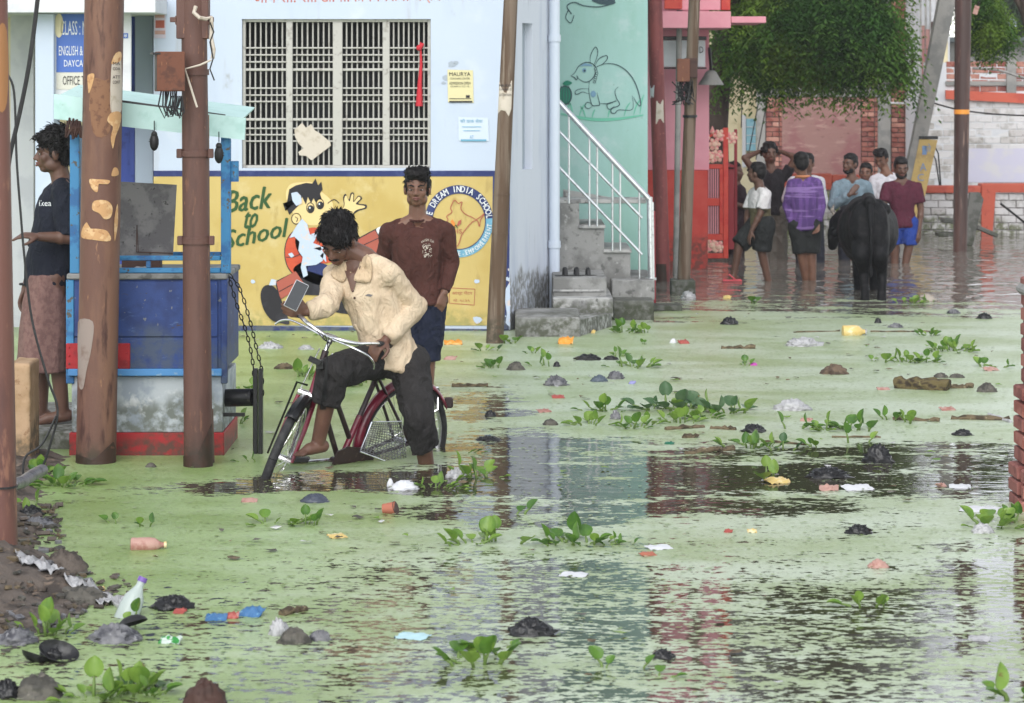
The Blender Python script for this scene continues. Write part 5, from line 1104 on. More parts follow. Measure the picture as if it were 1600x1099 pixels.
# ------------------------------------------------------------------ people
def ell_ring(c, lat, dep, a, b, n=22, ex=2.15):
    out = []
    for i in range(n):
        t = 2*math.pi*i/n; ct, st_ = math.cos(t), math.sin(t)
        out.append(c+lat*(a*math.copysign(abs(ct)**(2/ex), ct))+dep*(b*math.copysign(abs(st_)**(2/ex), st_)))
    return out
def folds(amp, zs=.6, seed=0.):
    def f(p, n):
        q = Vector((p.x, p.y, p.z*zs))+Vector((seed, seed*2, seed*.5)); w_ = Vector((mnoise.noise(q*5), mnoise.noise(q*5+Vector((9, 3, 1))), mnoise.noise(q*5+Vector((2, 7, 5)))))*.06
        r = 1-abs(mnoise.noise((q+w_)*8))*2; r2 = 1-abs(mnoise.noise((q+w_)*17+Vector((4, 4, 4))))*2
        return amp*(.75*r+.35*r2-.3)
    return f
def add_hand(mb, wr, dirv, pn, side, k=1., curl=35, spread=.0, thumb=True):
    d = dirv.normalized(); pn = (pn-d*pn.dot(d)).normalized(); lat = d.cross(pn).normalized()*side
    pc = wr+d*.048*k
    mb.loft([ell_ring(wr+d*t*k, lat, pn, a*k, b*k, 12) for t, a, b in ((-.01, .024, .019), (.02, .032, .017), (.055, .041, .015), (.088, .041, .012))])
    for i, (o, ln) in enumerate(((-.031, .066), (-.0105, .076), (.0105, .071), (.03, .056))):
        p = wr+(d*.086+lat*o)*k; dd = (d+lat*spread*(i-1.5)).normalized(); pts = [p-d*.012*k, p]; c = math.radians(curl*.7+i*4)
        for j in range(3):
            dd = (Matrix.Rotation(c*(1 if j else .8), 3, lat*side)@dd) if False else (dd*math.cos(c)+pn*math.sin(c)).normalized()
            p = p+dd*ln*k*(.46, .3, .24)[j]; pts.append(p); c = math.radians(curl*(.45+.1*j))
        mb.chain(pts, [.0098*k, .0098*k, .009*k, .0082*k, .0072*k], 8)
    if thumb:
        a = wr+(d*.02-lat*.026)*k; b = a+(d*.5-lat*.62+pn*.35).normalized()*.038*k; c = b+(d*.8-lat*.1+pn*.5).normalized()*.032*k; e = c+(d*.8+lat*.25+pn*.45).normalized()*.024*k
        mb.chain([a, b, c, e], [.014*k, .0115*k, .01*k, .008*k], 8)
def person(label, d, J, yaw=0, pitch=0, roll=0, sk='skin', k=1., vox=.0068, shirt=None, sleeve=1., sleeve_r=1., hem=-.12, trousers=None, leg_to=2., leg_r=1., hair='short', hands={}, face=True, beard=False, moustache=False, fold=.011, extra_hair=(), collar=None, band=None, feet=None, belly=0., tseed=0., hs=1.04, strands=0, curlk=.5, slim=.93, eye=.6, neck_v=False, group=None):
    if 'sink' not in J: pass
    q = {n: P(v[0], v[1], d+(v[2] if len(v) > 2 else 0)) for n, v in J.items()}
    H = q['head']; ya, pi_ = math.radians(yaw), math.radians(pitch)
    f = Vector((-math.sin(ya)*math.cos(pi_), -math.cos(ya)*math.cos(pi_), -math.sin(pi_)))
    r = f.cross(Vector((0, 0, 1))).normalized(); r = (Matrix.Rotation(math.radians(roll), 3, f)@r); u = r.cross(f)
    hk = hs*k; hp = lambda a, b, c: H+r*(a*hk)+f*(b*hk)+u*(c*hk)
    ax = (r, f, u); sc = lambda t: tuple(x*hk for x in t)
    body = MB(); B = lambda c, s: body.ball(hp(*c), sc(s), ax)
    B((0, -.012, .028), (.074, .094, .085)); B((0, .02, -.03), (.059, .07, .084)); B((0, .05, -.088), (.032, .032, .024))
    for s in (-1, 1):
        B((s*.036, .052, -.028), (.026, .028, .03)); B((s*.045, .01, -.07), (.022, .045, .035)); B((s*.077, -.006, -.014), (.012, .023, .034)); B((s*.011, .092, -.036), (.009, .011, .009))
    B((0, .07, .014), (.05, .022, .015)); B((0, .075, -.062), (.027, .02, .02))
    body.rc(hp(0, .084, .004), hp(0, .105, -.031), .009*k, .012*k)
    lat_h = (q['hipB']-q['hipA']).normalized(); lat_s = (q['shB']-q['shA']).normalized(); hc = (q['hipA']+q['hipB'])/2; shc = (q['shA']+q['shB'])/2; nk = q['neck']
    body.rc(nk-u*.01, H+u*(-.045*k)-f*.012*k, .06*k, .054*k); sw = (q['shB']-q['shA']).length/2
    prof = [(-.16, .12, .085), (-.06, .158, .105), (.08, .158, .103), (.3, .138, .094), (.55, .15, .104), (.8, .16, .108), (.95, .138, .088), (1.06, .07, .062)]
    def rings(mg, t0, t1, wide=1., hemw=0.):
        out = []
        up = shc-hc
        ts = sorted(set([t0, t1]+[p[0] for p in prof if t0 < p[0] < t1]+list(np.linspace(t0, t1, 9))))
        for t in ts:
            a = np.interp(t, [p[0] for p in prof], [p[1] for p in prof])*k*slim; b = np.interp(t, [p[0] for p in prof], [p[2] for p in prof])*k*slim
            lat = (lat_h*(1-t)+lat_s*t).normalized(); dep = lat.cross(up).normalized(); c = hc+up*t
            ft = 1 if dep.dot(f) > 0 else -1
            bl = belly*math.exp(-((t-.25)/.25)**2)
            hw = hemw*max(0, 1-(t-t0)/.35)
            out.append(ell_ring(c+dep*ft*bl*.6, lat, dep, a*wide+mg+hw, b*wide+mg+bl+hw))
        return out
    body.loft(rings(0, -.16, 1.06)); 
    for s in 'AB':
        body.chain([nk, q['sh'+s]], [.052*k, .05*k]); body.chain([q['sh'+s], q['el'+s], q['wr'+s]], [.052*k, .04*k, .027*k]); body.ball(vlerp(q['el'+s], q['wr'+s], .28), .042*k)
        body.chain([q['hip'+s], q['kn'+s], q['an'+s]], [.088*k, .056*k, .038*k]); body.ball(vlerp(q['kn'+s], q['an'+s], .3)+Vector((0, .015, 0)), (.05*k, .054*k, .1*k))
        tf = q.get('toe'+s) or (q['an'+s]+Vector((f.x, f.y, 0)).normalized()*.16*k-Vector((0, 0, .06)))
        a = q['an'+s]; dirt = (tf-a); body.chain([a+Vector((0, 0, -.02))-Vector((dirt.x, dirt.y, 0)).normalized()*.03, a+dirt*.55+Vector((0, 0, -.004)), tf], [.036*k, .034*k, .022*k])
        if 'toe'+s in q:
            dn = dirt.normalized(); sd_ = Vector((-dn.y, dn.x, 0)).normalized()
            for i in range(5): body.rc(tf+sd_*(i-2)*.015, tf+sd_*(i-2)*.016+dn*(.03-.004*abs(i-1)), .012, .009, 8)
        hd = hands.get(s, (None, 35))
        dv = (P(hd[0][0], hd[0][1], d+hd[0][2])-q['wr'+s]) if hd[0] else (q['wr'+s]-q['el'+s])
        pn = Vector(hd[2]) if len(hd) > 2 else -Vector((f.x, f.y, 0)).normalized()+lat_s*(.8 if s == 'A' else -.8)
        add_hand(body, q['wr'+s], dv, pn, hd[3] if len(hd) > 3 else (1 if s == 'A' else -1), k, hd[1])
    o = remesh('person', body, vox, 3, M[sk], loc=(hc.x, hc.y, 0)); tag(o, label, 'person', group)
    # hair
    hb = MB(); HB_ = lambda c, s: hb.ball(hp(*c), sc(s), ax)
    HB_((0, -.02, .058), (.081, .094, .067)); HB_((0, -.05, .005), (.077, .064, .085))
    for s in (-1, 1): HB_((s*.062, -.018, .02), (.022, .05, .045))
    rnd = random.Random(int(J['head'][0]))
    for i in range(16): a = rnd.uniform(0, 6.28); b = rnd.uniform(.2, 1); HB_((.06*math.cos(a)*b, -.01+.075*math.sin(a)*b, .105+.012*rnd.random()-.045*b*b), (.026, .026, .018))
    if hair == 'thick':
        for c, s in (((0, .04, .086), (.076, .06, .038)), ((-.02, .07, .066), (.06, .026, .026)), ((.025, .066, .07), (.045, .026, .026)), ((-.055, .045, .05), (.026, .04, .034)), ((0, -.03, .095), (.08, .085, .042)), ((0, -.05, .05), (.084, .07, .06))): HB_(c, s)
        
    if hair == 'curly':
        for i in range(60):
            a = rnd.uniform(0, 6.28); e = rnd.uniform(-.15, 1.4); v = (math.cos(e)*math.cos(a)*.085, math.cos(e)*math.sin(a)*.1-.025, math.sin(e)*.09+.04)
            if v[1] < .05 or v[2] > .07: HB_(v, (.024, .024, .024))
    if hair == 'quiff':
        for c, s in (((0, .06, .088), (.068, .035, .03)), ((-.035, .07, .075), (.035, .025, .028)), ((.03, .02, .105), (.05, .07, .03)), ((-.03, .02, .108), (.05, .07, .03))): HB_(c, s)
    if hair == 'afro': HB_((0, -.01, .06), (.09, .1, .082))
    for c, s in extra_hair: HB_(c, s)
    ho = remesh('hair', hb, vox*.9, 3, M['hair'], o, disp=lambda p, n: .004*mnoise.noise(p*30)+.002*mnoise.noise(Vector((p.x*150, p.y*150, p.z*60))))
    if strands:
        sm_ = MB(); rl_ = root_loc(ho); vv = [v for v in ho.data.vertices]
        for i in range(strands):
            v = rnd.choice(vv); p = v.co+rl_; lc = p-H; 
            if lc.dot(f) > .04*hk and lc.dot(u) < .03*hk: continue
            nrm = v.normal; comb = (f*(.7 if lc.dot(u) > .04*hk else -.1)-r*.35-u*(.5 if lc.dot(u) < .06*hk else .0)); tg = (comb-nrm*comb.dot(nrm)); tg = tg.normalized() if tg.length > 1e-3 else r
            tg = (tg+Vector((rnd.uniform(-.6, .6), rnd.uniform(-.6, .6), rnd.uniform(-.4, .4)))*curlk).normalized(); ln = rnd.uniform(.022, .048)*hk; lift = rnd.uniform(.05, .3)*(1 if curlk < 1 else 2.2)
            sm_.tube([p-nrm*.003, p+tg*ln*.4+nrm*ln*.25*lift*1.5, p+tg*ln*.8+nrm*ln*.2*lift, p+tg*ln+nrm*ln*.02], [.0028, .0026, .0018, .0004], 4, caps=False)
        tag(sm_.build('hair_strands', M['hair'], o), kind='stuff')
    if beard:
        mb = MB(); 
        for c, s in (((0, .06, -.095), (.04, .034, .026)), ((-.045, .03, -.075), (.02, .04, .035)), ((.045, .03, -.075), (.02, .04, .035)), ((0, .088, -.05), (.028, .011, .007))): mb.ball(hp(*c), sc(s), ax)
        remesh('beard', mb, vox*.9, 1, M['hair'], o, disp=lambda p, n: .004*mnoise.noise(p*60))
    if face:
        for s in (-1, 1):
            mb = MB(); mb.ball(hp(s*.031, .0765, -.006), sc((.0145, .008, .0075*eye)), ax); e = mb.build('eye', M['eyew'], o)
            mb = MB(); mb.ball(hp(s*.031, .083, -.006), sc((.0072, .004, .0074*eye)), ax); mb.build('iris', M['eyed'], e)
            mb = MB(); mb.rc(hp(s*.014, .0845, -.002+.002*eye), hp(s*.048, .075, -.003+.002*eye), .0055*k, .0045*k, 8); mb.build('eyelid', M['skin_d'], o)
            mb = MB(); mb.tube([hp(s*.012, .091, .016), hp(s*.03, .0905, .024), hp(s*.052, .077, .019)], [.004*k, .0055*k, .0025*k], 7); mb.build('eyebrow', M['hair'], o)
        mb = MB(); mb.tube([hp(-.024, .084, -.06), hp(-.008, .0965, -.056), hp(.008, .0965, -.056), hp(.024, .084, -.06)], [.002*k, .006*k, .006*k, .002*k], 8); mb.tube([hp(-.022, .084, -.064), hp(0, .0965, -.069), hp(.022, .084, -.064)], [.002*k, .008*k, .002*k], 8); mb.build('lips', M['lip'], o)
    if moustache:
        mb = MB(); mb.tube([hp(-.03, .083, -.056), hp(-.012, .099, -.047), hp(0, .1, -.045), hp(.012, .099, -.047), hp(.03, .083, -.056)], [.003*k, .008*k, .006*k, .008*k, .003*k], 8); mb.build('moustache', M['hair'], o)
    # clothes
    if shirt:
        sb_ = MB(); sb_.loft(rings(.02*k, hem, 1.05, 1.02, .016*k))
        for s in 'AB':
            S_, E_, W_ = q['sh'+s], q['el'+s], q['wr'+s]; sb_.chain([vlerp(nk, S_, .3)-Vector((0,0,.012)), S_], [.056*k, .06*k])
            r0, r1, r2 = .063*k, .054*k*sleeve_r, .041*k*sleeve_r
            if sleeve <= 1: e = vlerp(S_, E_, sleeve); sb_.cyl(vlerp(S_, E_, .0), e, r0, .062*k*sleeve_r, 14); sb_.ball(S_, r0)
            else:
                e = vlerp(E_, W_, sleeve-1); sb_.chain([S_, E_], [r0, r1]); sb_.cyl(E_, e, r1, r2, 14); sb_.ball(vlerp(E_, W_, .15), r1*.98)
        cm = [M[shirt]]+([M[band[0]]] if band else [])
        c85 = vlerp(hc, shc, .78)
        for s in 'AB': sb_.rc(vlerp(c85, q['sh'+s], .45), vlerp(q['sh'+s], c85, .06), .082*k, .06*k)
        so_ = remesh('shirt', sb_, vox, 9, cm, o, disp=folds(fold, .6, tseed))
        if band:
            zl = Z(band[1], d)
            for pl in so_.data.polygons:
                if pl.center.z+root_loc(so_).z < zl: pl.material_index = 1
    else: so_ = None
    if trousers:
        tb = MB(); tb.loft(rings(.012*k, -.2, .06, 1.02))
        for s in 'AB':
            h_, n_, a_ = q['hip'+s], q['kn'+s], q['an'+s]; rr = leg_r*k
            tb.ball(h_, .1*rr)
            if leg_to <= 1: e = vlerp(h_, n_, leg_to); tb.cyl(h_, e, .102*rr, .088*rr, 16)
            else: e = vlerp(n_, a_, leg_to-1); tb.chain([h_, n_], [.102*rr, .078*rr]); tb.cyl(n_, e, .078*rr, .07*rr, 16)
        remesh('trousers', tb, vox, 3, M[trousers], o, disp=folds(fold*1.2, .8, tseed+3))
    return o, q, hp, so_

# the cyclist
cyc, cq, chp, cshirt = person('young man in a cream collared shirt wading and pushing a maroon bicycle', 14.6,
    dict(head=(528, 375), neck=(571, 401, .03), shA=(524, 428, .1), shB=(607, 428, -.05), elA=(515, 476, -.13), elB=(649, 478, .08), wrA=(480, 487, -.2), wrB=(602, 533, -.1),
         hipA=(590, 560, .05), hipB=(640, 568, .08), knA=(521, 582, -.28), knB=(654, 650, -.1), anA=(497, 692, -.2), anB=(672, 762, .1), toeA=(472, 708, -.26)),
    yaw=24, pitch=38, roll=-6, sk='skin_m', eye=.3, hs=1.1, slim=.9, curlk=.28, strands=1700, hair='thick', hands={'A': ((460, 486, -.24), 55, (.1, .9, .2), 1), 'B': ((588, 543, -.16), 75, (.1, .6, -.5), -1)}, vox=.006,
    shirt='creamshirt', sleeve=1.92, sleeve_r=1.12, hem=-.1, trousers='blackpant', leg_to=1.42, leg_r=1.06, fold=.016, moustache=True)
def collar(o, q, hp, m, d):
    mb = MB(); nk = q['neck']
    return mb
for pts in ([(526, 408), (534, 404), (541, 416), (537, 440), (517, 428)], [(568, 396), (578, 402), (580, 420), (577, 441), (553, 438), (560, 418)]):
    vs, fs = [(x, y) for x, y in pts], [list(range(len(pts)))]
    cx = sum(p[0] for p in pts)/len(pts); cy = sum(p[1] for p in pts)/len(pts)
    grid = [(cx+(x-cx)*s, cy+(y-cy)*s) for s in (.01, .35, .7, 1.0) for x, y in smooth2(pts, True, 3)]; n = len(grid)//4
    fs = [[r_*n+j, r_*n+(j+1) % n, (r_+1)*n+(j+1) % n, (r_+1)*n+j] for r_ in range(3) for j in range(n)]
    c_ = decal(grid, fs, cshirt, 14.6, 'collar', M['creamcollar'], cyc, .016); c_.data.polygons.foreach_set('use_smooth', [True]*len(c_.data.polygons))
    so2 = c_.modifiers.new('t', 'SOLIDIFY'); so2.thickness = .006; so2.offset = -1
# open neckline and placket
pts = [(538, 412), (566, 400), (561, 424), (551, 456), (545, 442)]; cx, cy = 551, 426
grid = [(cx+(x-cx)*s, cy+(y-cy)*s) for s in (.01, .35, .7, 1.0) for x, y in smooth2(pts, True, 3)]; n = len(grid)//4
c_ = decal(grid, [[r_*n+j, r_*n+(j+1) % n, (r_+1)*n+(j+1) % n, (r_+1)*n+j] for r_ in range(3) for j in range(n)], cshirt, 14.6, 'open_neckline', M['skin_d'], cyc, .01)
c_.data.polygons.foreach_set('use_smooth', [True]*len(c_.data.polygons))
for x, y in ((551, 455), (554, 466)):
    mb = MB(); v, f_ = [(x+2*math.cos(a), y+2*math.sin(a)) for a in np.linspace(0, 6.28, 9)[:-1]], [list(range(8))]; decal(v, f_, cshirt, 14.6, 'button', M['brownwood'], cyc, .004)
v, f_ = [(x_, y_) for x_, y_ in [(570, 462), (575, 459.5), (583, 461), (579, 464)]], [[0, 1, 2, 3]]; decal(v, f_, cshirt, 14.6, 'chest_emblem', M['sheet'], cyc, .004)
# phone held at the handlebar
pd_ = 14.28; mb = MB(); t = thing('smartphone', 'black smartphone held up at the bicycle handlebar', 'phone', P(463, 462, pd_)); R = Matrix.Rotation(math.radians(26), 3, 'Y')@Matrix.Rotation(math.radians(-12), 3, 'X')
mb.box(P(463, 462, pd_), (.076, .009, .155), R, bev=.004); mb.build('case', M['white'], t, smooth=False); mb = MB(); mb.box(P(463, 462, pd_)+R@Vector((0, -.0055, 0)), (.07, .002, .149), R); mb.build('screen', M['phone'], t, smooth=False)

# boy in brown behind him
boy, bq, bhp, bshirt = person('boy in a brown long sleeved jersey and navy shorts standing before the mural', 17.8,
    dict(head=(652, 294), neck=(652, 342, .02), shA=(609, 363), shB=(695, 361), elA=(598, 418, .1), elB=(704, 410, .04), wrA=(618, 470, .06), wrB=(694, 458, -.06), hipA=(631, 472), hipB=(673, 472), knA=(641, 572), knB=(667, 570), anA=(645, 668), anB=(664, 668)),
    yaw=3, pitch=2, sk='skin', strands=900, curlk=.28, hair='quiff', hands={'B': ((686, 486, -.1), 40)}, shirt='brownshirt', sleeve=1.95, hem=-.02, trousers='navyshort', leg_to=.92, leg_r=.98, fold=.013, tseed=4, vox=.0062)
# printed figure on the jersey
rnd = random.Random(5); vs = []; fs = []
for x0, y0, w_, h_ in [(660+rnd.random()*13, 380+rnd.random()*22, rnd.uniform(.6, 2.2), rnd.uniform(.5, 1.6)) for _ in range(70)]:
    if abs((x0-667)/8.5)**2+abs((y0-391)/13)**2 < 1: vs += [(x0, y0), (x0+w_, y0), (x0+w_, y0+h_), (x0, y0+h_)]; fs.append([len(vs)-4+i for i in range(4)])
v, f_ = text_mesh('WISH OF'); a0 = min(p[0] for p in v); b0 = max(p[0] for p in v); n0 = len(vs)
vs += [(658+(x-a0)/(b0-a0)*20, 381-y*5.5-4*math.sin(math.pi*(x-a0)/(b0-a0))) for x, y in v]; fs += [[i+n0 for i in q_] for q_ in f_]
decal(vs, fs, bshirt, 17.8, 'jersey_print', M['paper'], boy, .004)
mb = MB(); mb.tube([bq['neck']+Vector((.066*math.cos(a), .06*math.sin(a)-.005, .012+.02*math.sin(a)-.005)) for a in np.linspace(0, 2*math.pi, 22)], .008, 7, caps=False); mb.build('neckband', M['brownshirt'], boy)

# man in the lungi by the kiosk
man, mq, mhp, mshirt = person('man in a dark tee and brown lungi standing on the ledge behind the kiosk', 15.6,
    dict(head=(84, 238), neck=(97, 284, .0), shA=(84, 306, .16), shB=(98, 306, -.16), elA=(60, 392, .2), elB=(108, 372, -.2), wrA=(40, 452, .2), wrB=(62, 370, -.26), hipA=(74, 436, .1), hipB=(82, 436, -.09), knA=(66, 540, .1), knB=(88, 540, -.08), anA=(64, 644, .12), anB=(98, 644, -.06)),
    yaw=78, pitch=2, sk='skin_d', strands=1000, curlk=1.1, hair='curly', hands={'A': ((33, 478, .2), 30, (.6, -.3, 0), 1), 'B': ((42, 368, -.27), 25, (0, .3, -1), -1)}, shirt='tnavy', sleeve=.95, sleeve_r=1.1, hem=-.16, fold=.013, tseed=9, belly=.02, extra_hair=(((0, -.02, .05), (.086, .104, .078)), ((0, .04, .085), (.068, .058, .032))))
mb = MB(); n = 28; rings_ = []
for y, a, b_ in ((428, .118, .185), (470, .142, .2), (530, .152, .205), (578, .162, .21)):
    c = P(np.interp(y, [428, 578], [79, 70]), y, 15.6); rings_.append([c+Vector((a*(1+.05*math.sin(5*t_+y*.02))*math.cos(t_), b_*(1+.04*math.sin(7*t_+1))*math.sin(t_), 0)) for t_ in np.linspace(0, 2*math.pi, n+1)[:-1]])
mb.loft(rings_); remesh('lungi', mb, .008, 3, M['lungi'], man, disp=folds(.008, .25, 2))
v, f_ = text_mesh('ikea'); a0 = min(p[0] for p in v); b0 = max(p[0] for p in v); decal([(61+(x-a0)/(b0-a0)*19, 322-y*13) for x, y in v], f_, mshirt, 15.6, 'tee_print', M['white_ink'], man, .004)
mb = MB(); mb.tube([mq['wrA']+Vector((.033*math.cos(a), .033*math.sin(a), .03)) for a in np.linspace(0, 6.28, 12)], .007, 6); mb.build('wristband', M['black'], man)

# people in the lane
V2 = .0095
person('man in a black tee and grey trousers with both hands behind his head', 31.2, dict(head=(1203, 240), neck=(1205, 266), shA=(1184, 275), shB=(1227, 275), elA=(1163, 247, -.05), elB=(1243, 246, -.05), wrA=(1187, 237, .1), wrB=(1220, 237, .1), hipA=(1196, 330), hipB=(1219, 330), knA=(1205, 368), knB=(1219, 366), anA=(1206, 416), anB=(1222, 414)),
    yaw=-8, sk='skin_d', k=.94, hair='curly', hands={'A': ((1196, 238, .14), 20), 'B': ((1211, 238, .14), 20)}, shirt='blacktee', sleeve=.5, sleeve_r=1.15, hem=-.1, trousers='greypant', leg_to=1.98, leg_r=1.12, vox=V2, slim=.86, tseed=1)
wt, wq, _, wts = person('boy in a white and olive tee and black shorts stepping in red flip flops', 27.8, dict(head=(1182, 270), neck=(1187, 293), shA=(1176, 303, .13), shB=(1197, 303, -.1), elA=(1168, 335, .14), elB=(1187, 336, -.15), wrA=(1166, 360, .12), wrB=(1174, 362, -.16), hipA=(1184, 352, .07), hipB=(1195, 352, -.07), knA=(1155, 384, .02), knB=(1190, 392, -.05), anA=(1146, 432, .02), anB=(1202, 446, -.02), toeA=(1139, 437, -.02)),
    yaw=112, sk='skin_d', k=.9, hair='short', hands={'B': ((1170, 374, -.17), 20)}, shirt='whitetee', sleeve=.75, sleeve_r=1.2, hem=-.1, trousers='shortblack', leg_to=.98, leg_r=1.2, vox=V2, slim=.86, band=('olivetee', 325), face=False, tseed=2)
t = thing('flip_flop', 'red flip flop on the stepping foot of the boy in white', 'slipper', P(1146, 440, 27.8)); mb = MB(); o_ = P(1144, 438.5, 27.78); mb.box(o_, (.2, .09, .022), bev=.01); mb.build('sole', mat('flip_red', L(222, 90, 100), .5), t); mb = MB(); mb.tube([o_+Vector((.03, -.05, .01)), o_+Vector((-.03, 0, .06)), o_+Vector((.03, .05, .01))], .008, 6); mb.build('strap', MATS['flip_red'], t)
person('man in a white shirt and dark jeans standing behind the purple shirt', 30.6, dict(head=(1261, 255), neck=(1259, 276), shA=(1239, 284), shB=(1281, 284), elA=(1229, 312, -.06), elB=(1285, 314), wrA=(1240, 318, -.2), wrB=(1280, 338, -.1), hipA=(1250, 338), hipB=(1273, 338), knA=(1252, 374), knB=(1277, 374), anA=(1253, 418), anB=(1280, 418)),
    yaw=20, sk='skin_d', k=.94, hair='short', shirt='whiteshirt', sleeve=1.9, sleeve_r=1.2, hem=-.12, trousers='darkjean', leg_to=1.98, vox=V2, slim=.86, tseed=6)
pm = mat('purple_check', L(104, 72, 136), .85, [(L(80, 54, 110), (22, 22, 2), .46, .54), (L(132, 104, 160), (2, 2, 24), .54, .62)], .001, 300)
M['purple'] = pm
pp, pq, _, pps = person('man in a purple checked shirt and black shorts seen from behind', 27.8, dict(head=(1251, 255), neck=(1254, 278, .02), shA=(1238, 288), shB=(1276, 286), elA=(1230, 322, .03), elB=(1283, 322, .03), wrA=(1240, 354, -.02), wrB=(1278, 350, -.06), hipA=(1246, 352), hipB=(1270, 350), knA=(1252, 396), knB=(1268, 396), anA=(1262, 452, .05), anB=(1270, 450)),
    yaw=168, sk='skin', k=.94, hair='short', shirt='purple', sleeve=1.9, sleeve_r=1.05, hem=-.14, trousers='shortblack', leg_to=.98, leg_r=1.05, vox=V2, slim=.86, face=False, tseed=7, fold=.008)
mb = MB(); mb.tube([pq['neck']+Vector((.07*math.cos(a), .062*math.sin(a), .015)) for a in np.linspace(0, 2*math.pi, 18)], .013, 7, caps=False); mb.build('collar', mat('orange_collar', L(196, 130, 90), .8), pp)
person('bearded man in a grey blue jersey with a hand on his chest', 31.0, dict(head=(1328, 256), neck=(1331, 280), shA=(1308, 291), shB=(1354, 291), elA=(1300, 322, -.06), elB=(1362, 328, 0), wrA=(1328, 304, -.2), wrB=(1356, 356, -.1), hipA=(1318, 350), hipB=(1346, 350), knA=(1320, 388), knB=(1344, 388), anA=(1320, 430), anB=(1344, 430)),
    yaw=42, sk='skin_d', k=.96, hair='short', beard=True, hands={'A': ((1338, 292, -.2), 15, (.2, 1, 0), 1)}, shirt='greytee', sleeve=1.9, sleeve_r=1.1, hem=-.14, trousers='darkjean', leg_to=1.5, vox=V2, slim=.86, belly=.03, tseed=8)
person('dark haired person half hidden behind the bearded man', 32.6, dict(head=(1353, 270), neck=(1353, 292), shA=(1336, 302), shB=(1370, 302), elA=(1332, 330), elB=(1374, 330), wrA=(1334, 356), wrB=(1372, 356), hipA=(1343, 350), hipB=(1364, 350), knA=(1344, 384), knB=(1362, 384), anA=(1344, 420), anB=(1362, 420)),
    yaw=15, sk='skin', k=.95, hair='short', shirt='pinktee' if 'pinktee' in M else 'darkcloth', sleeve=.8, trousers='darkjean', leg_to=1.8, vox=V2, slim=.86, tseed=11)
person('young man in an open white shirt looking down behind the buffalo', 31.8, dict(head=(1377, 248), neck=(1385, 271), shA=(1366, 282, .03), shB=(1404, 282), elA=(1360, 316), elB=(1408, 316), wrA=(1362, 348), wrB=(1406, 348), hipA=(1374, 342), hipB=(1396, 342), knA=(1375, 380), knB=(1396, 380), anA=(1375, 420), anB=(1396, 420)),
    yaw=34, pitch=24, sk='skin', k=.94, hair='quiff', shirt='whiteshirt', sleeve=1.8, sleeve_r=1.15, trousers='darkcloth', leg_to=1.8, vox=V2, slim=.86, tseed=12)
person('man in a maroon tee and blue shorts to the right of the buffalo', 30.4, dict(head=(1408, 262), neck=(1410, 284), shA=(1386, 293), shB=(1433, 293), elA=(1380, 325, -.05), elB=(1439, 328), wrA=(1386, 356, -.1), wrB=(1436, 362, -.04), hipA=(1397, 348), hipB=(1422, 348), knA=(1398, 386), knB=(1420, 386), anA=(1398, 428), anB=(1412, 426)),
    yaw=-4, pitch=14, sk='skin_d', k=.96, hair='short', beard=True, shirt='maroontee', sleeve=.7, sleeve_r=1.15, hem=-.14, trousers='bluecloth', leg_to=.9, leg_r=1.0, vox=V2, slim=.86, tseed=13)
person('person in dark clothes standing in the shade behind the red gate', 32.0, dict(head=(1149, 268), neck=(1151, 289), shA=(1141, 299, .1), shB=(1158, 299, -.08), elA=(1140, 325, .1), elB=(1164, 324, -.1), wrA=(1146, 345), wrB=(1153, 320, -.2), hipA=(1144, 345, .05), hipB=(1154, 345, -.05), knA=(1146, 380), knB=(1154, 380), anA=(1146, 420), anB=(1154, 420)),
    yaw=-60, sk='skin_d', k=.95, hair='short', shirt='darkcloth', sleeve=.9, trousers='darkcloth', leg_to=1.9, vox=V2, slim=.86, face=False, tseed=14)

# ------------------------------------------------------------------ buffalo
bd = 25.35
def Q(px, py, dd=0): return P(px, py, bd+dd)
mb = MB()
def oval(px, py, dd, a, b_): return ell_ring(Q(px, py, dd), Vector((1, 0, 0)), Vector((0, .12, 1)).normalized(), a, b_, 24, 2.3)
mb.loft([oval(1358, 352, -.06, .10, .16), oval(1358, 350, .0, .18, .22), oval(1358, 355, .22, .2, .25), oval(1358, 358, .36, .24, .27), oval(1357, 358, .5, .285, .285), oval(1356, 360, .8, .3, .29), oval(1354, 362, 1.1, .27, .33), oval(1352, 356, 1.4, .23, .32), oval(1348, 345, 1.7, .17, .25)])
for px in (1334, 1384): mb.rc(Q(px, 326, .16), Q(px+(1359-px)*.5, 320, .1), .045, .06); mb.ball(Q(px, 327, .2), (.05, .12, .05)); mb.ball(Q(1348 if px < 1358 else 1371, 372, .08), (.105, .16, .26))
mb.rc(Q(1358, 316, -.02), Q(1357, 312, .5), .06, .07)
for s, px, pk in ((-1, 1347, 1351), (1, 1372, 1378)):
    mb.chain([Q(px, 370, .1), Q(px+s*1, 398, -.02), Q(pk-1 if s < 0 else pk, 424, .1), Q(pk, 452, .05), Q(pk, 480, .03), Q(pk, 500, .03)], [.115, .09, .054, .041, .046, .055])
    mb.chain([Q(px-s*0-4, 380, 1.35), Q(px-4, 420, 1.35), Q(px-4, 470, 1.35), Q(px-4, 500, 1.35)], [.1, .07, .05, .05])
mb.chain([Q(1346, 345, 1.6), Q(1325, 338, 1.95), Q(1310, 350, 2.1)], [.15, .12, .1]); mb.chain([Q(1312, 346, 2.08), Q(1303, 368, 2.1), Q(1301, 384, 2.1)], [.095, .07, .055])
mb.chain([Q(1322, 349, 2.05), Q(1326, 360, 2.0)], [.03, .045])
bf = remesh('buffalo', mb, .012, 4, M['buffalo'], loc=(Q(1358, 470, .5).x, bd+.5, 0), disp=lambda p, n: .006*fbm(p*6, 3)+.002*mnoise.noise(p*30)); tag(bf, 'black buffalo seen from behind wading towards the people', 'buffalo')
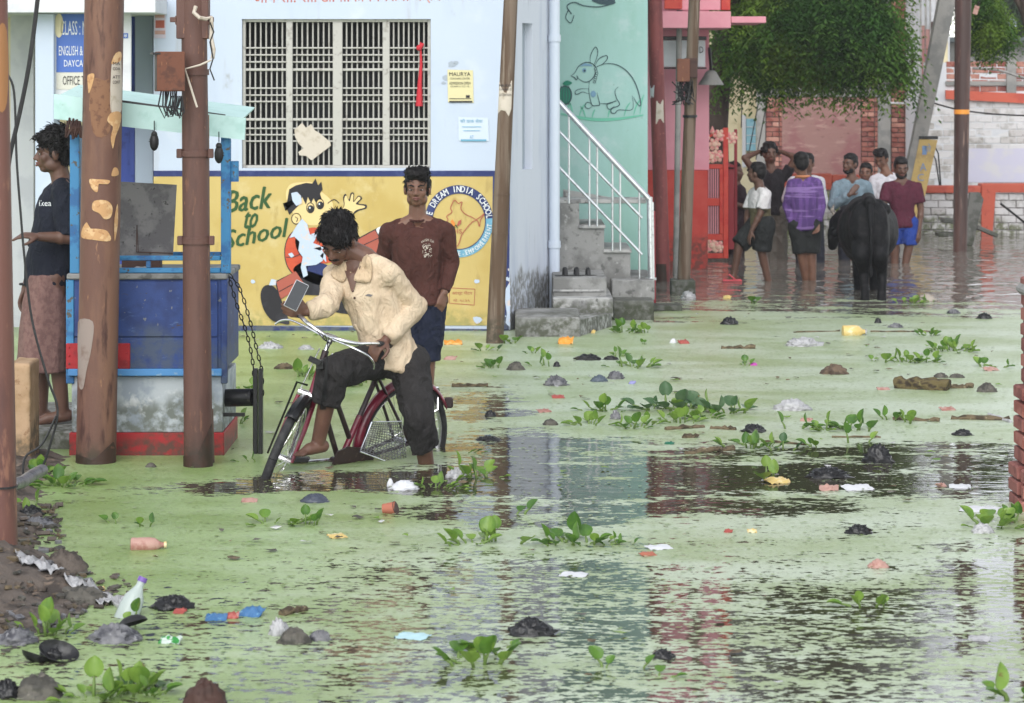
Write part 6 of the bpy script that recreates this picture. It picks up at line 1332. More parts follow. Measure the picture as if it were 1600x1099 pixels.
mb = MB(); mb.tube([Q(1359, 320, -.04), Q(1360, 335, -.13), Q(1361, 360, -.15), Q(1361, 395, -.13), Q(1360, 418, -.1)], [.035, .03, .022, .018, .012], 10); mb.ball(Q(1360, 424, -.1), (.022, .022, .06)); mb.build('tail', M['buffalo'], bf)
mb = MB(); mb.tube([Q(1316, 344, 2.05), Q(1306, 338, 2.05), Q(1300, 328, 2.1), Q(1303, 320, 2.15)], [.035, .03, .02, .006], 10); mb.build('horn', M['horn'], bf)
mb = MB(); mb.tube([Q(1318, 342, 1.95), Q(1313, 334, 1.9), Q(1312, 326, 1.92)], [.03, .024, .006], 10); mb.build('horn', M['horn'], bf)
mb = MB(); mb.ball(Q(1313, 361, 1.95), (.1, .03, .05), (Vector((.8, 0, .5)).normalized(), Vector((0, 1, 0)), Vector((-.5, 0, .8)).normalized())); mb.build('ear', M['buffalo'], bf)

# ------------------------------------------------------------------ bicycle
RA, FA, BB = P(628, 690, 15.05), P(441, 717, 14.4), P(530, 724, 14.68)
SCL, HT, HB2 = P(588, 590, 14.84), P(509, 548, 14.46), P(489, 614, 14.44)
bk = thing('bicycle', 'maroon ladies bicycle with chrome handlebar being pushed through the water', 'bicycle', (P(530, 745, 14.5).x, 14.5, -.25))
def part(name, m, fn, par=bk, **kw): mb = MB(); fn(mb); return mb.build(name, m, par, **kw)
fwd = (FA-RA); fwd.z = 0; fwd.normalize()
e1r = Vector((.12, -.08, 1)).normalized(); e2r = (fwd-e1r*fwd.dot(e1r)).normalized(); nr = e1r.cross(e2r)
e1f = (HT-FA).normalized(); hd_ = Vector((-.12, -.99, 0)); e2f = (hd_-e1f*hd_.dot(e1f)).normalized(); nf = e1f.cross(e2f)
def circ(c, e1, e2, r, a0=0, a1=360, n=48, full=True): return [c+e1*r*math.sin(math.radians(a))+e2*r*math.cos(math.radians(a)) for a in np.linspace(a0, a1, n)]
def wheel(name, c, e1, e2, nn_):
    wo_ = bpy.data.objects.new(name, None); COL.objects.link(wo_); wo_.parent = bk; wo_.location = c-root_loc(bk)
    part('tyre', M['rubber'], lambda m_: m_.tube(circ(c, e1, e2, .322), .025, 10, caps=False), wo_)
    part('rim', M['chrome'], lambda m_: m_.tube(circ(c, e1, e2, .3), .012, 8, caps=False), wo_)
    def sp(m_):
        for i in range(32):
            a = 2*math.pi*i/32; s = .03 if i % 2 else -.03; b = a+(.35 if (i//2) % 2 else -.35)
            m_.tube([c+nn_*s+(e1*math.sin(b)+e2*math.cos(b))*.025, c+(e1*math.sin(a)+e2*math.cos(a))*.3], .0016, 4)
    tag(part('spokes', M['chrome'], sp, wo_), kind='stuff')
    part('hub', M['chrome'], lambda m_: m_.cyl(c-nn_*.05, c+nn_*.05, .022), wo_)
wheel('wheel', RA, e1r, e2r, nr); wheel('wheel', FA, e1f, e2f, nf)
crown = FA+e1f*.365
part('frame', M['bikedark'], lambda m_: (m_.cyl(HB2, HT, .019), m_.tube([vlerp(HB2, HT, .25), BB], .0155, 10), m_.tube([vlerp(HB2, HT, .75), vlerp(BB, SCL, .28)], .0145, 10), m_.tube([BB, SCL], .0155, 10),
     [m_.tube([BB+nr*s*.02, RA+nr*s*.06], .01, 8) for s in (-1, 1)], [m_.tube([SCL+nr*s*.02, RA+nr*s*.065], .009, 8) for s in (-1, 1)]))
part('head_tube', M['bikered'], lambda m_: m_.cyl(HB2-e1f*.005, vlerp(HB2, HT, .55), .023))
part('seat_tube_sleeve', M['bikered'], lambda m_: m_.tube([vlerp(BB, SCL, .05), vlerp(BB, SCL, .55)], .018, 10))
for s in (-1, 1): part('fork_blade', M['bikered'], lambda m_: m_.tube([crown+nf*s*.045, vlerp(crown, FA, .5)+nf*s*.055, FA+nf*s*.058+e2f*.02], [.014, .013, .009], 8))
part('fork_crown', M['chrome'], lambda m_: (m_.tube([crown-nf*.055, crown+nf*.055], .022, 10), m_.cyl(crown, HB2, .018)))
part('brake_rod', M['chrome'], lambda m_: (m_.tube([HT+nf*.035-e2f*.03, crown+nf*.04+e1f*.02], .004, 6), m_.tube([HT-nf*.03+e2f*.03, crown-nf*.05], .004, 6)))
part('stand_wire', M['blackmetal'], lambda m_: m_.tube([FA-nf*.085, P(464, 597, 14.15), P(480, 602, 14.2)], .006, 6))
for a0, a1, m_n, c, e1, e2, nn_, nm in ((40, 125, 'blackmetal', FA, e1f, e2f, nf, 'front_mudguard'), (-35, 150, 'bikered', RA, e1r, e2r, nr, 'rear_mudguard')):
    arc = circ(c, e1, e2, .362, a0, a1, 22)
    mb = MB(); vs = []
    for p in arc:
        o_ = (p-c).normalized()
        for s, dz in ((-1, -.022), (-.6, .0), (0, .008), (.6, .0), (1, -.022)): vs.append(p+nn_*s*.036+o_*dz)
    mb.add(vs, [[i*5+j, i*5+j+1, i*5+j+6, i*5+j+5] for i in range(len(arc)-1) for j in range(4)]); g_ = mb.build(nm, M[m_n], bk); so_m = g_.modifiers.new('t', 'SOLIDIFY'); so_m.thickness = .003
stem_top = HT+e1f*.075
part('stem', M['chrome'], lambda m_: (m_.cyl(HT-e1f*.01, stem_top, .012), m_.cyl(stem_top-nf*.03, stem_top+nf*.03, .019)))
barL = smooth2([(0, 0), (1, 0)], False)
hbpts = [P(432, 506, 14.4), P(440, 501, 14.38), P(452, 500, 14.32), P(476, 510, 14.27), P(508, 528, 14.24), P(530, 534, 14.2), P(552, 538, 14.22), P(570, 537, 14.3), P(586, 536, 14.42), P(600, 538, 14.5)]
def crom(pts, k=6):
    out = []
    for i in range(len(pts)-1):
        p0 = pts[max(i-1, 0)]; p1 = pts[i]; p2 = pts[i+1]; p3 = pts[min(i+2, len(pts)-1)]
        for t_ in np.linspace(0, 1, k, endpoint=False): out.append(.5*(2*p1+(p2-p0)*t_+(2*p0-5*p1+4*p2-p3)*t_*t_+(3*p1-p0-3*p2+p3)*t_**3))
    return out+[pts[-1]]
grip_l = P(462, 490, 14.36)
part('handlebar', M['chrome'], lambda m_: (m_.tube(crom([P(460, 488, 14.42), P(470, 495, 14.36), P(482, 506, 14.3), P(508, 524, 14.25), P(530, 531, 14.2), P(556, 537, 14.22), P(572, 537, 14.3), P(590, 537, 14.42), P(604, 539, 14.5)]), .0115, 10)))
part('brake_lever', M['chrome'], lambda m_: m_.tube(crom([P(430, 507, 14.42), P(440, 501, 14.4), P(456, 501, 14.36), P(480, 512, 14.28), P(505, 526, 14.22)]), .006, 8)); part('brake_lever', M['chrome'], lambda m_: m_.tube(crom([P(520, 531, 14.18), P(552, 544, 14.12), P(574, 556, 14.14), P(584, 568, 14.2), P(584, 576, 14.24)]), .006, 8))
part('grip', M['black'], lambda m_: m_.cyl(P(592, 537.5, 14.43), P(612, 540, 14.56), .016)); part('grip', M['black'], lambda m_: m_.cyl(P(468, 493, 14.37), P(452, 482, 14.46), .016))
part('cable_bundle', M['black'], lambda m_: [m_.tube(crom([P(496+6*i, 518+3*i, 14.2), P(505+3*i, 530+2*i, 14.16), P(512, 540, 14.2), P(506+i, 600, 14.22), P(500+i*2, 640, 14.3)]), .003, 5) for i in range(5)])
part('lamp_bracket', M['blackmetal'], lambda m_: (m_.box(P(492, 564, 14.2), (.07, .02, .03), Matrix.Rotation(math.radians(25), 3, 'Y'), bev=.003), m_.box(P(500, 570, 14.24), (.04, .04, .05), bev=.004)))
saddle_c = P(592, 578, 14.78)
part('saddle', M['black'], lambda m_: m_.loft([ell_ring(saddle_c+fwd*x+Vector((0, 0, z)), nr, e1r, a, b_, 14) for x, z, a, b_ in ((.15, .0, .012, .012), (.12, .004, .022, .022), (.03, .006, .04, .03), (-.06, .012, .085, .04), (-.11, .016, .09, .04), (-.13, .014, .05, .03))]))
part('seat_post', M['chrome'], lambda m_: m_.cyl(SCL, saddle_c, .012))
part('chainring', M['bikedark'], lambda m_: (m_.cyl(BB+nr*.035, BB+nr*.04, .09, n=28), m_.cyl(BB-nr*.06, BB+nr*.06, .024)))
part('chain_guard', M['bikedark'], lambda m_: m_.prism([BB+nr*.05+e1r*a*1.0+e2r*b_ for b_, a in ((.11, .0), (.08, .085), (0, .105), (-.12, .09), (-.2, .07), (-.2, -.03), (0, -.1), (.08, -.07))], nr*.01))
for s, ax_ in ((1, -1), (-1, 1)):
    c1 = BB+nr*s*.08+e2r*ax_*-.16*s*s*(1 if s < 0 else -1)*(-1)
    part('crank', M['chrome'], lambda m_: m_.tube([BB+nr*s*.07, c1], .011, 8)); part('pedal', M['black'], lambda m_: m_.box(c1+nr*s*.06, (.1, .09, .025), bev=.006))
# dress guard: wire mesh in a light frame
gc = [P(590, 658, 14.72), P(636, 657, 14.86), P(646, 732, 14.92), P(572, 704, 14.66)]; gc = [p-Vector((.03, .05, 0)) for p in gc]
part('guard_frame', M['chrome'], lambda m_: m_.tube(gc+[gc[0]], .005, 6))
def net(m_):
    for i in range(1, 15):
        t_ = i/15; m_.tube([vlerp(gc[0], gc[1], t_), vlerp(gc[3], gc[2], t_)], .0017, 4); m_.tube([vlerp(gc[0], gc[3], t_), vlerp(gc[1], gc[2], t_)], .0017, 4)
        m_.tube([vlerp(gc[0], gc[1], t_), vlerp(gc[0], gc[3], t_)], .0014, 4); m_.tube([vlerp(gc[1], gc[2], t_), vlerp(gc[3], gc[2], t_)], .0014, 4)
tag(part('guard_mesh', M['plastic_g'], net), kind='stuff')
cr = [P(640, 612, 14.95), P(684, 606, 15.2), P(686, 610, 15.25), P(652, 618, 15.02)]
part('carrier', M['chrome'], lambda m_: (m_.tube(cr+[cr[0]], .007, 8), m_.tube([vlerp(cr[0], cr[1], .5), vlerp(cr[3], cr[2], .5)], .006, 6), m_.tube([P(680, 612, 15.2), P(668, 655, 15.1), RA+nr*.08], .006, 6), m_.tube([P(684, 612, 15.2), P(684, 640, 15.15), RA-nr*.08], .006, 6)))
part('kickstand', M['bikedark'], lambda m_: m_.tube([RA+nr*.09, RA+nr*.1+Vector((.02, -.1, -.2))], .012, 8))
part('rear_reflector', M['bikedark'], lambda m_: m_.box(RA+e1r*.2-e2r*.34, (.05, .04, .06), bev=.008))
# ------------------------------------------------------------------ water hyacinth plants, leaf by leaf
def leaf_mesh(name, h, lean, tilt, wd, ln, m, seed):
    rnd = random.Random(seed); mb = MB(); top = Vector((0, lean, h))
    mb.tube([(0, 0, -.02), (0, lean*.35, h*.5), tuple(top)], [.007, .0075, .004], 6, mi=1)
    vs = []; nu, nv = 6, 8; dirv = Vector((0, math.cos(tilt), math.sin(tilt))); nrm = Vector((0, -math.sin(tilt), math.cos(tilt)))
    for j in range(nv+1):
        t = j/nv; w_ = wd*(math.sin(math.pi*min(1, t*.93+.07))**.62)*(1-.12*t) if t < 1 else .002
        for i in range(nu+1):
            u = i/nu*2-1; cup = .22*u*u*w_+.12*ln*(t-.5)**2*(-1)+rnd.uniform(-.001, .001)
            vs.append(top+Vector((1, 0, 0))*u*w_*.5+dirv*(t*ln-.006*abs(u)*(1-t))+nrm*cup)
    mb.add(vs, [[j*(nu+1)+i, j*(nu+1)+i+1, (j+1)*(nu+1)+i+1, (j+1)*(nu+1)+i] for j in range(nv) for i in range(nu)], 0)
    me = bpy.data.meshes.new(name); me.from_pydata([tuple(v) for v in mb.v], [], mb.f); me.materials.append(m); me.materials.append(M['stalk'])
    me.polygons.foreach_set('material_index', mb.m); me.polygons.foreach_set('use_smooth', [True]*len(me.polygons)); return me
LEAVES = {}
for mi, mk in enumerate(('hyleaf', 'hyleaf2', 'hyleaf3')):
    LEAVES[mi] = [leaf_mesh('leaf', h, ln_, t, w_, l, M[mk], 20+i+mi*10) for i, (h, ln_, t, w_, l) in enumerate(((.05, .03, 1.2, .09, .075), (.03, .04, .8, .085, .07), (.075, .02, 1.4, .08, .075), (.02, .05, .4, .08, .07), (.012, .06, .12, .065, .065), (.045, .045, 1.75, .07, .08)))]
def hyacinth(px, py, size, n, mi, label, spread=.06, tall=1.0):
    o = W(px, py); t = thing('water_hyacinth', label, 'plant', o, 'water hyacinths floating in the lane'); rnd = random.Random(int(px*7+py))
    for k in range(n+(6 if n > 4 else 1)):
        a = rnd.uniform(0, 6.283); r = spread*math.sqrt(rnd.random())*size*(1 if k < n else 1.7)
        me = LEAVES[mi if rnd.random() < .75 else 1][rnd.choice((0, 1, 1, 2, 5, 3, 3, 4) if k < n else (3, 4, 4, 1))]
        l = inst('leaf', me, t, o+Vector((r*math.cos(a)*1.5, r*math.sin(a), 0)), (0, 0, a-1.57+rnd.uniform(-.8, .8))); s = size*rnd.uniform(.5, 1.12); l.scale = (s, s, s)
    return t
for a in [
 (884, 850, 1.0, 5, 0, 'bright hyacinth with one big round leaf standing left of its neighbours in the near water'), (912, 850, .9, 6, 0, 'bushy green hyacinth in the middle of the row in the near water'), (965, 851, .7, 4, 0, 'small two leaved hyacinth at the right end of the near row'),
 (740, 850, 1.0, 5, 1, 'yellow green hyacinth with broad leaf in the near water below the bicycle'), (776, 848, .9, 4, 1, 'spiky light hyacinth beside the broad leaved one below the bicycle'), (794, 806, .8, 1, 0, 'single round leaf poking from the dark water above the near row'),
 (748, 1035, .9, 5, 0, 'hyacinth with two upright leaves near the bottom edge centre'), (776, 1018, .9, 4, 0, 'hyacinth pair of leaves leaning right near the bottom edge'), (946, 1045, .9, 2, 0, 'lone pointed hyacinth leaf in the mottled near water'), (1018, 1058, .6, 1, 0, 'tiny hyacinth leaf right of the lone pointed one'),
 (1348, 948, .9, 3, 1, 'tall pale stalk hyacinth in the mottled water at right'), (1388, 946, .5, 2, 1, 'small flat hyacinth beside the tall pale stalk'), (1592, 1090, 1.0, 3, 0, 'green hyacinth cut by the bottom right corner'),
 (440, 818, .9, 4, 1, 'pale hyacinth with upright leaf below the front wheel'), (478, 820, .7, 4, 0, 'low hyacinth right of the pale one below the front wheel'), (410, 818, .7, 2, 1, 'yellowish low hyacinth left of the pale one below the front wheel'), (230, 822, .6, 2, 0, 'small hyacinth sprig off the muddy bank'), (190, 820, .6, 1, 0, 'flat single leaf beside the sprig off the muddy bank'),
 (740, 745, .9, 5, 1, 'hyacinth by the white foam behind the bicycle'), (765, 748, .8, 3, 0, 'leaning hyacinth right of the white foam behind the bicycle'), (680, 762, .7, 5, 1, 'low yellow green hyacinth at the feet of the cyclist'), (728, 708, .6, 2, 0, 'thin hyacinth sprig above the foam'),
 (1203, 748, 1.2, 2, 1, 'big round leaf hyacinth standing at the edge of the dark water'), (990, 574, 1.1, 7, 0, 'dense bright hyacinth clump in the middle of the lane'), (963, 558, .8, 3, 0, 'taller thin hyacinth left of the dense middle clump'), (978, 520, 1.0, 7, 0, 'leafy hyacinth clump below the dark concrete steps'), (1012, 520, .8, 4, 1, 'pale hyacinth right of the clump below the steps'), (1006, 538, .6, 2, 0, 'single sprout below the clump near the steps'),
 (1015, 640, 1.25, 4, 2, 'dusty dark hyacinth with one wide curled leaf'), (1046, 640, 1.1, 6, 2, 'dark hyacinth with long stalks beside the curled leaf'), (1078, 640, 1.3, 6, 2, 'large dusty hyacinth in the big floating raft'), (1100, 652, 1.0, 7, 0, 'thick hyacinth in the front of the big raft'), (1136, 645, 1.25, 6, 2, 'dark broad leaved hyacinth at the right end of the big raft'), (1060, 660, .8, 6, 1, 'low pale hyacinth in front of the big raft'), (945, 642, .9, 6, 0, 'hyacinth with bent leaf at the left end of the big raft'), (918, 664, .8, 5, 1, 'low spreading hyacinth below the left end of the raft'), (990, 668, .8, 6, 0, 'short bushy hyacinth below the curled leaf'), (1020, 664, .8, 4, 1, 'sparse hyacinth right of the short bushy one'),
 (1170, 700, .95, 5, 0, 'hyacinth by the dark floating bag'), (1190, 698, .8, 3, 0, 'upright hyacinth right of the one by the dark bag'), (1222, 704, .8, 4, 2, 'hyacinth on the long twig in the lane'), (1246, 670, .9, 3, 0, 'single cupped hyacinth leaf left of the twin row'), (1290, 672, .8, 7, 1, 'crowded pale hyacinth of the twin row'), (1334, 672, .9, 6, 0, 'crowded green hyacinth of the twin row'), (1278, 698, .9, 2, 0, 'two leaved hyacinth below the twin row'), (1334, 692, .8, 1, 0, 'drooping single leaf below the twin row'),
 (1369, 566, 1.1, 3, 1, 'lone tall round leaf hyacinth up the lane'), (1420, 566, .8, 8, 1, 'wide low hyacinth bed left part up the lane'), (1446, 566, .8, 7, 0, 'wide low hyacinth bed middle part up the lane'), (1480, 548, 1.0, 9, 0, 'thick upright hyacinth patch up the lane'), (1500, 550, .9, 6, 1, 'paler hyacinth at the right end of the upright patch'), (1540, 574, .8, 2, 0, 'two leaved hyacinth sprout beside the pink wrapper'), (1562, 574, .8, 2, 0, 'fan leaved hyacinth sprout right of the pink wrapper'), (1396, 656, .9, 4, 0, 'hyacinth on the driftwood stick'), (1424, 660, .8, 3, 1, 'thin hyacinth sprouting beside the driftwood stick'),
 (1425, 474, .9, 7, 1, 'hyacinth patch right behind the legs of the buffalo'), (1458, 472, .8, 3, 0, 'small sprout right of the patch behind the buffalo'), (1180, 474, .9, 4, 0, 'small hyacinth in the open water up the lane'), (1450, 524, .7, 5, 0, 'low hyacinth beyond the yellow float'), (1165, 572, .6, 3, 0, 'little hyacinth beside the magenta wrapper'),
 (565, 600, 1.2, 9, 1, 'lush pale hyacinth seen between the bicycle frame and the trousers'), (470, 590, 1.0, 7, 1, 'pale hyacinth left of the bicycle head tube'), (765, 575, .8, 5, 0, 'hyacinth beside the dark clump by the leaning pole'), (855, 572, .8, 3, 0, 'upright hyacinth sprout right of the dark clump'), (830, 552, .7, 3, 0, 'little hyacinth below the orange crumpled packet'), (798, 536, .9, 4, 0, 'hyacinth at the foot of the leaning pole'), (752, 548, .8, 4, 2, 'flat dark hyacinth by the leaning pole'), (366, 662, .8, 3, 0, 'hyacinth under the black hitch bar'), (386, 610, .8, 4, 1, 'yellow green hyacinth behind the hitch chains'), (404, 722, .7, 2, 0, 'small hyacinth left of the front wheel'),
 (100, 758, 1.0, 9, 0, 'leafy hyacinth between the rusty pole and the bank'), (60, 742, .9, 6, 0, 'hyacinth tangled in the curled black cable'), (40, 800, .9, 4, 1, 'round leaved plant at the foot of the near pole'), (70, 990, .85, 8, 1, 'bright weed growing on the muddy bank'), (200, 1080, .85, 10, 1, 'lush pale hyacinth clump at the bottom edge of the bank'), (235, 1085, .8, 6, 0, 'green hyacinth right of the pale clump at the bottom edge'), (150, 1092, .85, 7, 1, 'yellowish hyacinth left of the pale clump at the bottom edge'), (188, 975, .7, 3, 0, 'small hyacinth behind the clear bottle'), (1545, 822, 1.0, 7, 1, 'hyacinth beside the white cup near the brick pier'), (1590, 815, .9, 4, 0, 'hyacinth at the foot of the brick pier'),
]: hyacinth(*a[:6])
# flat floating leaf litter too small to count
rnd = random.Random(21); mb = MB()
for k in range(900):
    y = 9+rnd.random()**.8*15; x = rnd.uniform(-2.4, 3.4)*y/14
    if x < -1.6 and y < 15: continue
    if math.sin(x*2.1+y*.7)+math.sin(x*.9-y*1.3)+rnd.uniform(-1.2, 1.2) < .4: continue
    r = rnd.uniform(.008, .03); a0 = rnd.uniform(0, 6.28); z = .006
    mb.add([(x+r*(1.6 if q % 2 else 1)*rnd.uniform(.6, 1.1)*math.cos(a0+q*1.047), y+r*rnd.uniform(.6, 1.1)*math.sin(a0+q*1.047), z+rnd.uniform(0, .012)) for q in range(6)], [[0, 1, 2, 3, 4, 5]], rnd.choice((0, 0, 1, 2, 3)))
tag(mb.build('floating_litter', [M['driftwood'], M['stone'], M['hyleaf2'], M['plastic_w']], loc=(0, 15, 0), smooth=False), kind='stuff')
# raised rims of duckweed
mb = MB()
for k in range(16000):
    y = 8.9+rnd.random()**.75*14; x = rnd.uniform(-.2, .2)*y*1.05
    r = rnd.uniform(.004, .011); a0 = rnd.uniform(0, 6.28); z = rnd.uniform(.003, .007)
    mb.add([(x+r*1.4*rnd.uniform(.6, 1)*math.cos(a0+q*1.2566), y+r*rnd.uniform(.6, 1)*math.sin(a0+q*1.2566), z) for q in range(5)], [[0, 1, 2, 3, 4]], rnd.choice((0, 0, 1)))
tag(mb.build('duckweed', [mat('duckweed_frond', (.26, .36, .12), .5), mat('duckweed_frond_pale', (.42, .48, .3), .5)], loc=(0, 15, 0), smooth=False), kind='stuff')

# ------------------------------------------------------------------ rubbish adrift
def blob(name, cat, px, py, w_, h_, m, label, rough=.3, seed=0, z=None, dep=.8, freq=2.2, pinch=0.):
    s = F/DW(py, 0); a, c = w_/s/2, h_/s; o = W(px, py); rnd = random.Random(int(px*3+py)+seed); off = Vector((rnd.random()*9, rnd.random()*9, rnd.random()*9)); mb = MB(); mb.ball((0, 0, 0), 1, seg=30, rings=18)
    vs = []
    for v in mb.v:
        p = Vector(v); k = 1+rough*(1-2*abs(mnoise.noise(p*freq+off)))*.6+rough*.5*mnoise.noise(p*freq*2.6+off)
        vs.append(o+Vector((p.x*a*k*(1-pinch*max(0, p.z)), p.y*a*dep*k, max(p.z*k, -.25)*c*.8)))
    mb.v = vs; return tag(mb.build(name, m, loc=o, auto=False), label, cat)
def packet(px, py, w_, h_, m, label, name='packet', cat='packet', seed=0, tilt=.3):
    s = F/DW(py, 0); a = w_/s/2; c = h_/s; o = W(px, py); rnd = random.Random(int(px*5+py)+seed); mb = MB(); nu, nv = 10, 7; vs = []; off = rnd.random()*20; ang = rnd.uniform(-.5, .5)
    for sd_ in (1, -1):
        for j in range(nv+1):
            for i in range(nu+1):
                u, v = i/nu*2-1, j/nv*2-1; puff = (1-u*u)*(1-v*v)*c*.32*sd_; n_ = mnoise.noise(Vector((u*2+off, v*2, 3)))*c*.45+mnoise.noise(Vector((u*5+off, v*5, 7)))*c*.2
                p = Vector((u*a, v*a*.7, c*.3+puff+n_+tilt*v*c)); vs.append(o+Matrix.Rotation(ang, 3, 'Z')@p)
    n = (nu+1)*(nv+1); fs = [[j*(nu+1)+i, j*(nu+1)+i+1, (j+1)*(nu+1)+i+1, (j+1)*(nu+1)+i] for j in range(nv) for i in range(nu)]
    rim = [i for i in range(nu)]+[j*(nu+1)+nu for j in range(nv)]+[nv*(nu+1)+i for i in range(nu, 0, -1)]+[j*(nu+1) for j in range(nv, 0, -1)]
    fs = fs+[[q+n for q in f[::-1]] for f in fs]+[[rim[i], rim[(i+1) % len(rim)], rim[(i+1) % len(rim)]+n, rim[i]+n][::-1] for i in range(len(rim))]
    mb.add(vs, fs); return tag(mb.build(name, m, loc=o, auto=False), label, cat)
def stick(px0, py0, px1, py1, r, m, label, name='stick', cat='stick', bumps=.25, lift=0):
    a, b = W(px0, py0), W(px1, py1); a.z += lift; rnd = random.Random(int(px0+py1)); n = 9; pts = [vlerp(a, b, i/n)+Vector((0, 0, r*.4+rnd.uniform(-1, 1)*r*.5)) for i in range(n+1)]
    mb = MB(); mb.tube(pts, [r*(1+rnd.uniform(-bumps, bumps)) for _ in pts], 9); return tag(mb.build(name, m, loc=a), label, cat)
def bottle(px, py, ln, r, yaw, m, capm, label, tiltz=0., name='bottle', lab=None):
    o = W(px, py); t = thing(name, label, 'bottle', o); dv = Vector((math.cos(yaw)*math.cos(tiltz), math.sin(yaw)*math.cos(tiltz), math.sin(tiltz))); b = o+Vector((0, 0, r*.5))-dv*ln*.5
    mb = MB(); prof = [(0, .6), (.02, .95), (.08, 1), (.2, .96), (.25, 1), (.55, 1), (.6, .95), (.68, .9), (.8, .5), (.86, .34), (.93, .34)]
    mb.tube([b+dv*ln*q for q, _ in prof], [r*w_ for _, w_ in prof], 16); mb.build('body', m, t)
    mb = MB(); mb.cyl(b+dv*ln*.93, b+dv*ln, r*.42, n=14); mb.build('cap', capm, t)
    if lab: mb = MB(); mb.cyl(b+dv*ln*.28, b+dv*ln*.54, r*1.03, n=18); mb.build('wrapper', lab, t)
    return t
K, G, Wt = M['plastic_k'], M['plastic_g'], M['plastic_w']
# near bank
bottle(202, 962, .27, .045, .6, M['glassy'], mat('purple_cap', L(120, 90, 170), .4), 'clear plastic bottle leaning at the edge of the muddy bank', 1.1)
mb = MB(); ctr = smooth2([(26, 874), (70, 876), (110, 886), (160, 900), (204, 914)], False, 8); vs = []
for i, (x, y) in enumerate(ctr):
    hw = 8*(1+.5*math.sin(i*.9)+.3*math.sin(i*2.3))*(.4 if i in (0, len(ctr)-1) else 1)
    for v in np.linspace(-1, 1, 7): p = W(x+v*hw*.35, y+v*hw, .1); q = bank_z(p.x, p.y); vs.append(Vector((p.x, p.y, max(q, .0)+.02+.022*mnoise.noise(Vector((i*.8, v*2.2, 1)))+.014*mnoise.noise(Vector((i*2., v*5, 4))))))
mb.add(vs, [[i*7+j, i*7+j+1, i*7+j+8, i*7+j+7] for i in range(len(ctr)-1) for j in range(6)]); o_ = mb.build('plastic_strip', Wt); so3 = o_.modifiers.new('t', 'SOLIDIFY'); so3.thickness = .004; tag(o_, 'long strip of dirty white polythene lying across the muddy bank', 'sheet')
rnd = random.Random(33); mb = MB()
for k in range(420):
    y = rnd.uniform(9.2, 13.2); xe = np.interp(y, [a for a, _ in bank_edge], [b for _, b in bank_edge]); x = xe-abs(rnd.gauss(0, .3))+.08; z = max(bank_z(x, y), 0)+.008
    R = Matrix.Rotation(rnd.uniform(0, 6.3), 3, 'Z')@Matrix.Rotation(rnd.uniform(-.6, .6), 3, 'X'); r = rnd.uniform(.008, .03)
    mb.box((x, y, z), (r*rnd.uniform(1, 2.6), r, r*rnd.uniform(.2, .7)), R, mi=rnd.choice((0, 0, 0, 1, 1, 2, 3)))
tag(mb.build('debris', [M['mud'], M['stone'], M['driftwood'], M['plastic_g']], loc=(-2, 11, 0), smooth=False), kind='stuff')
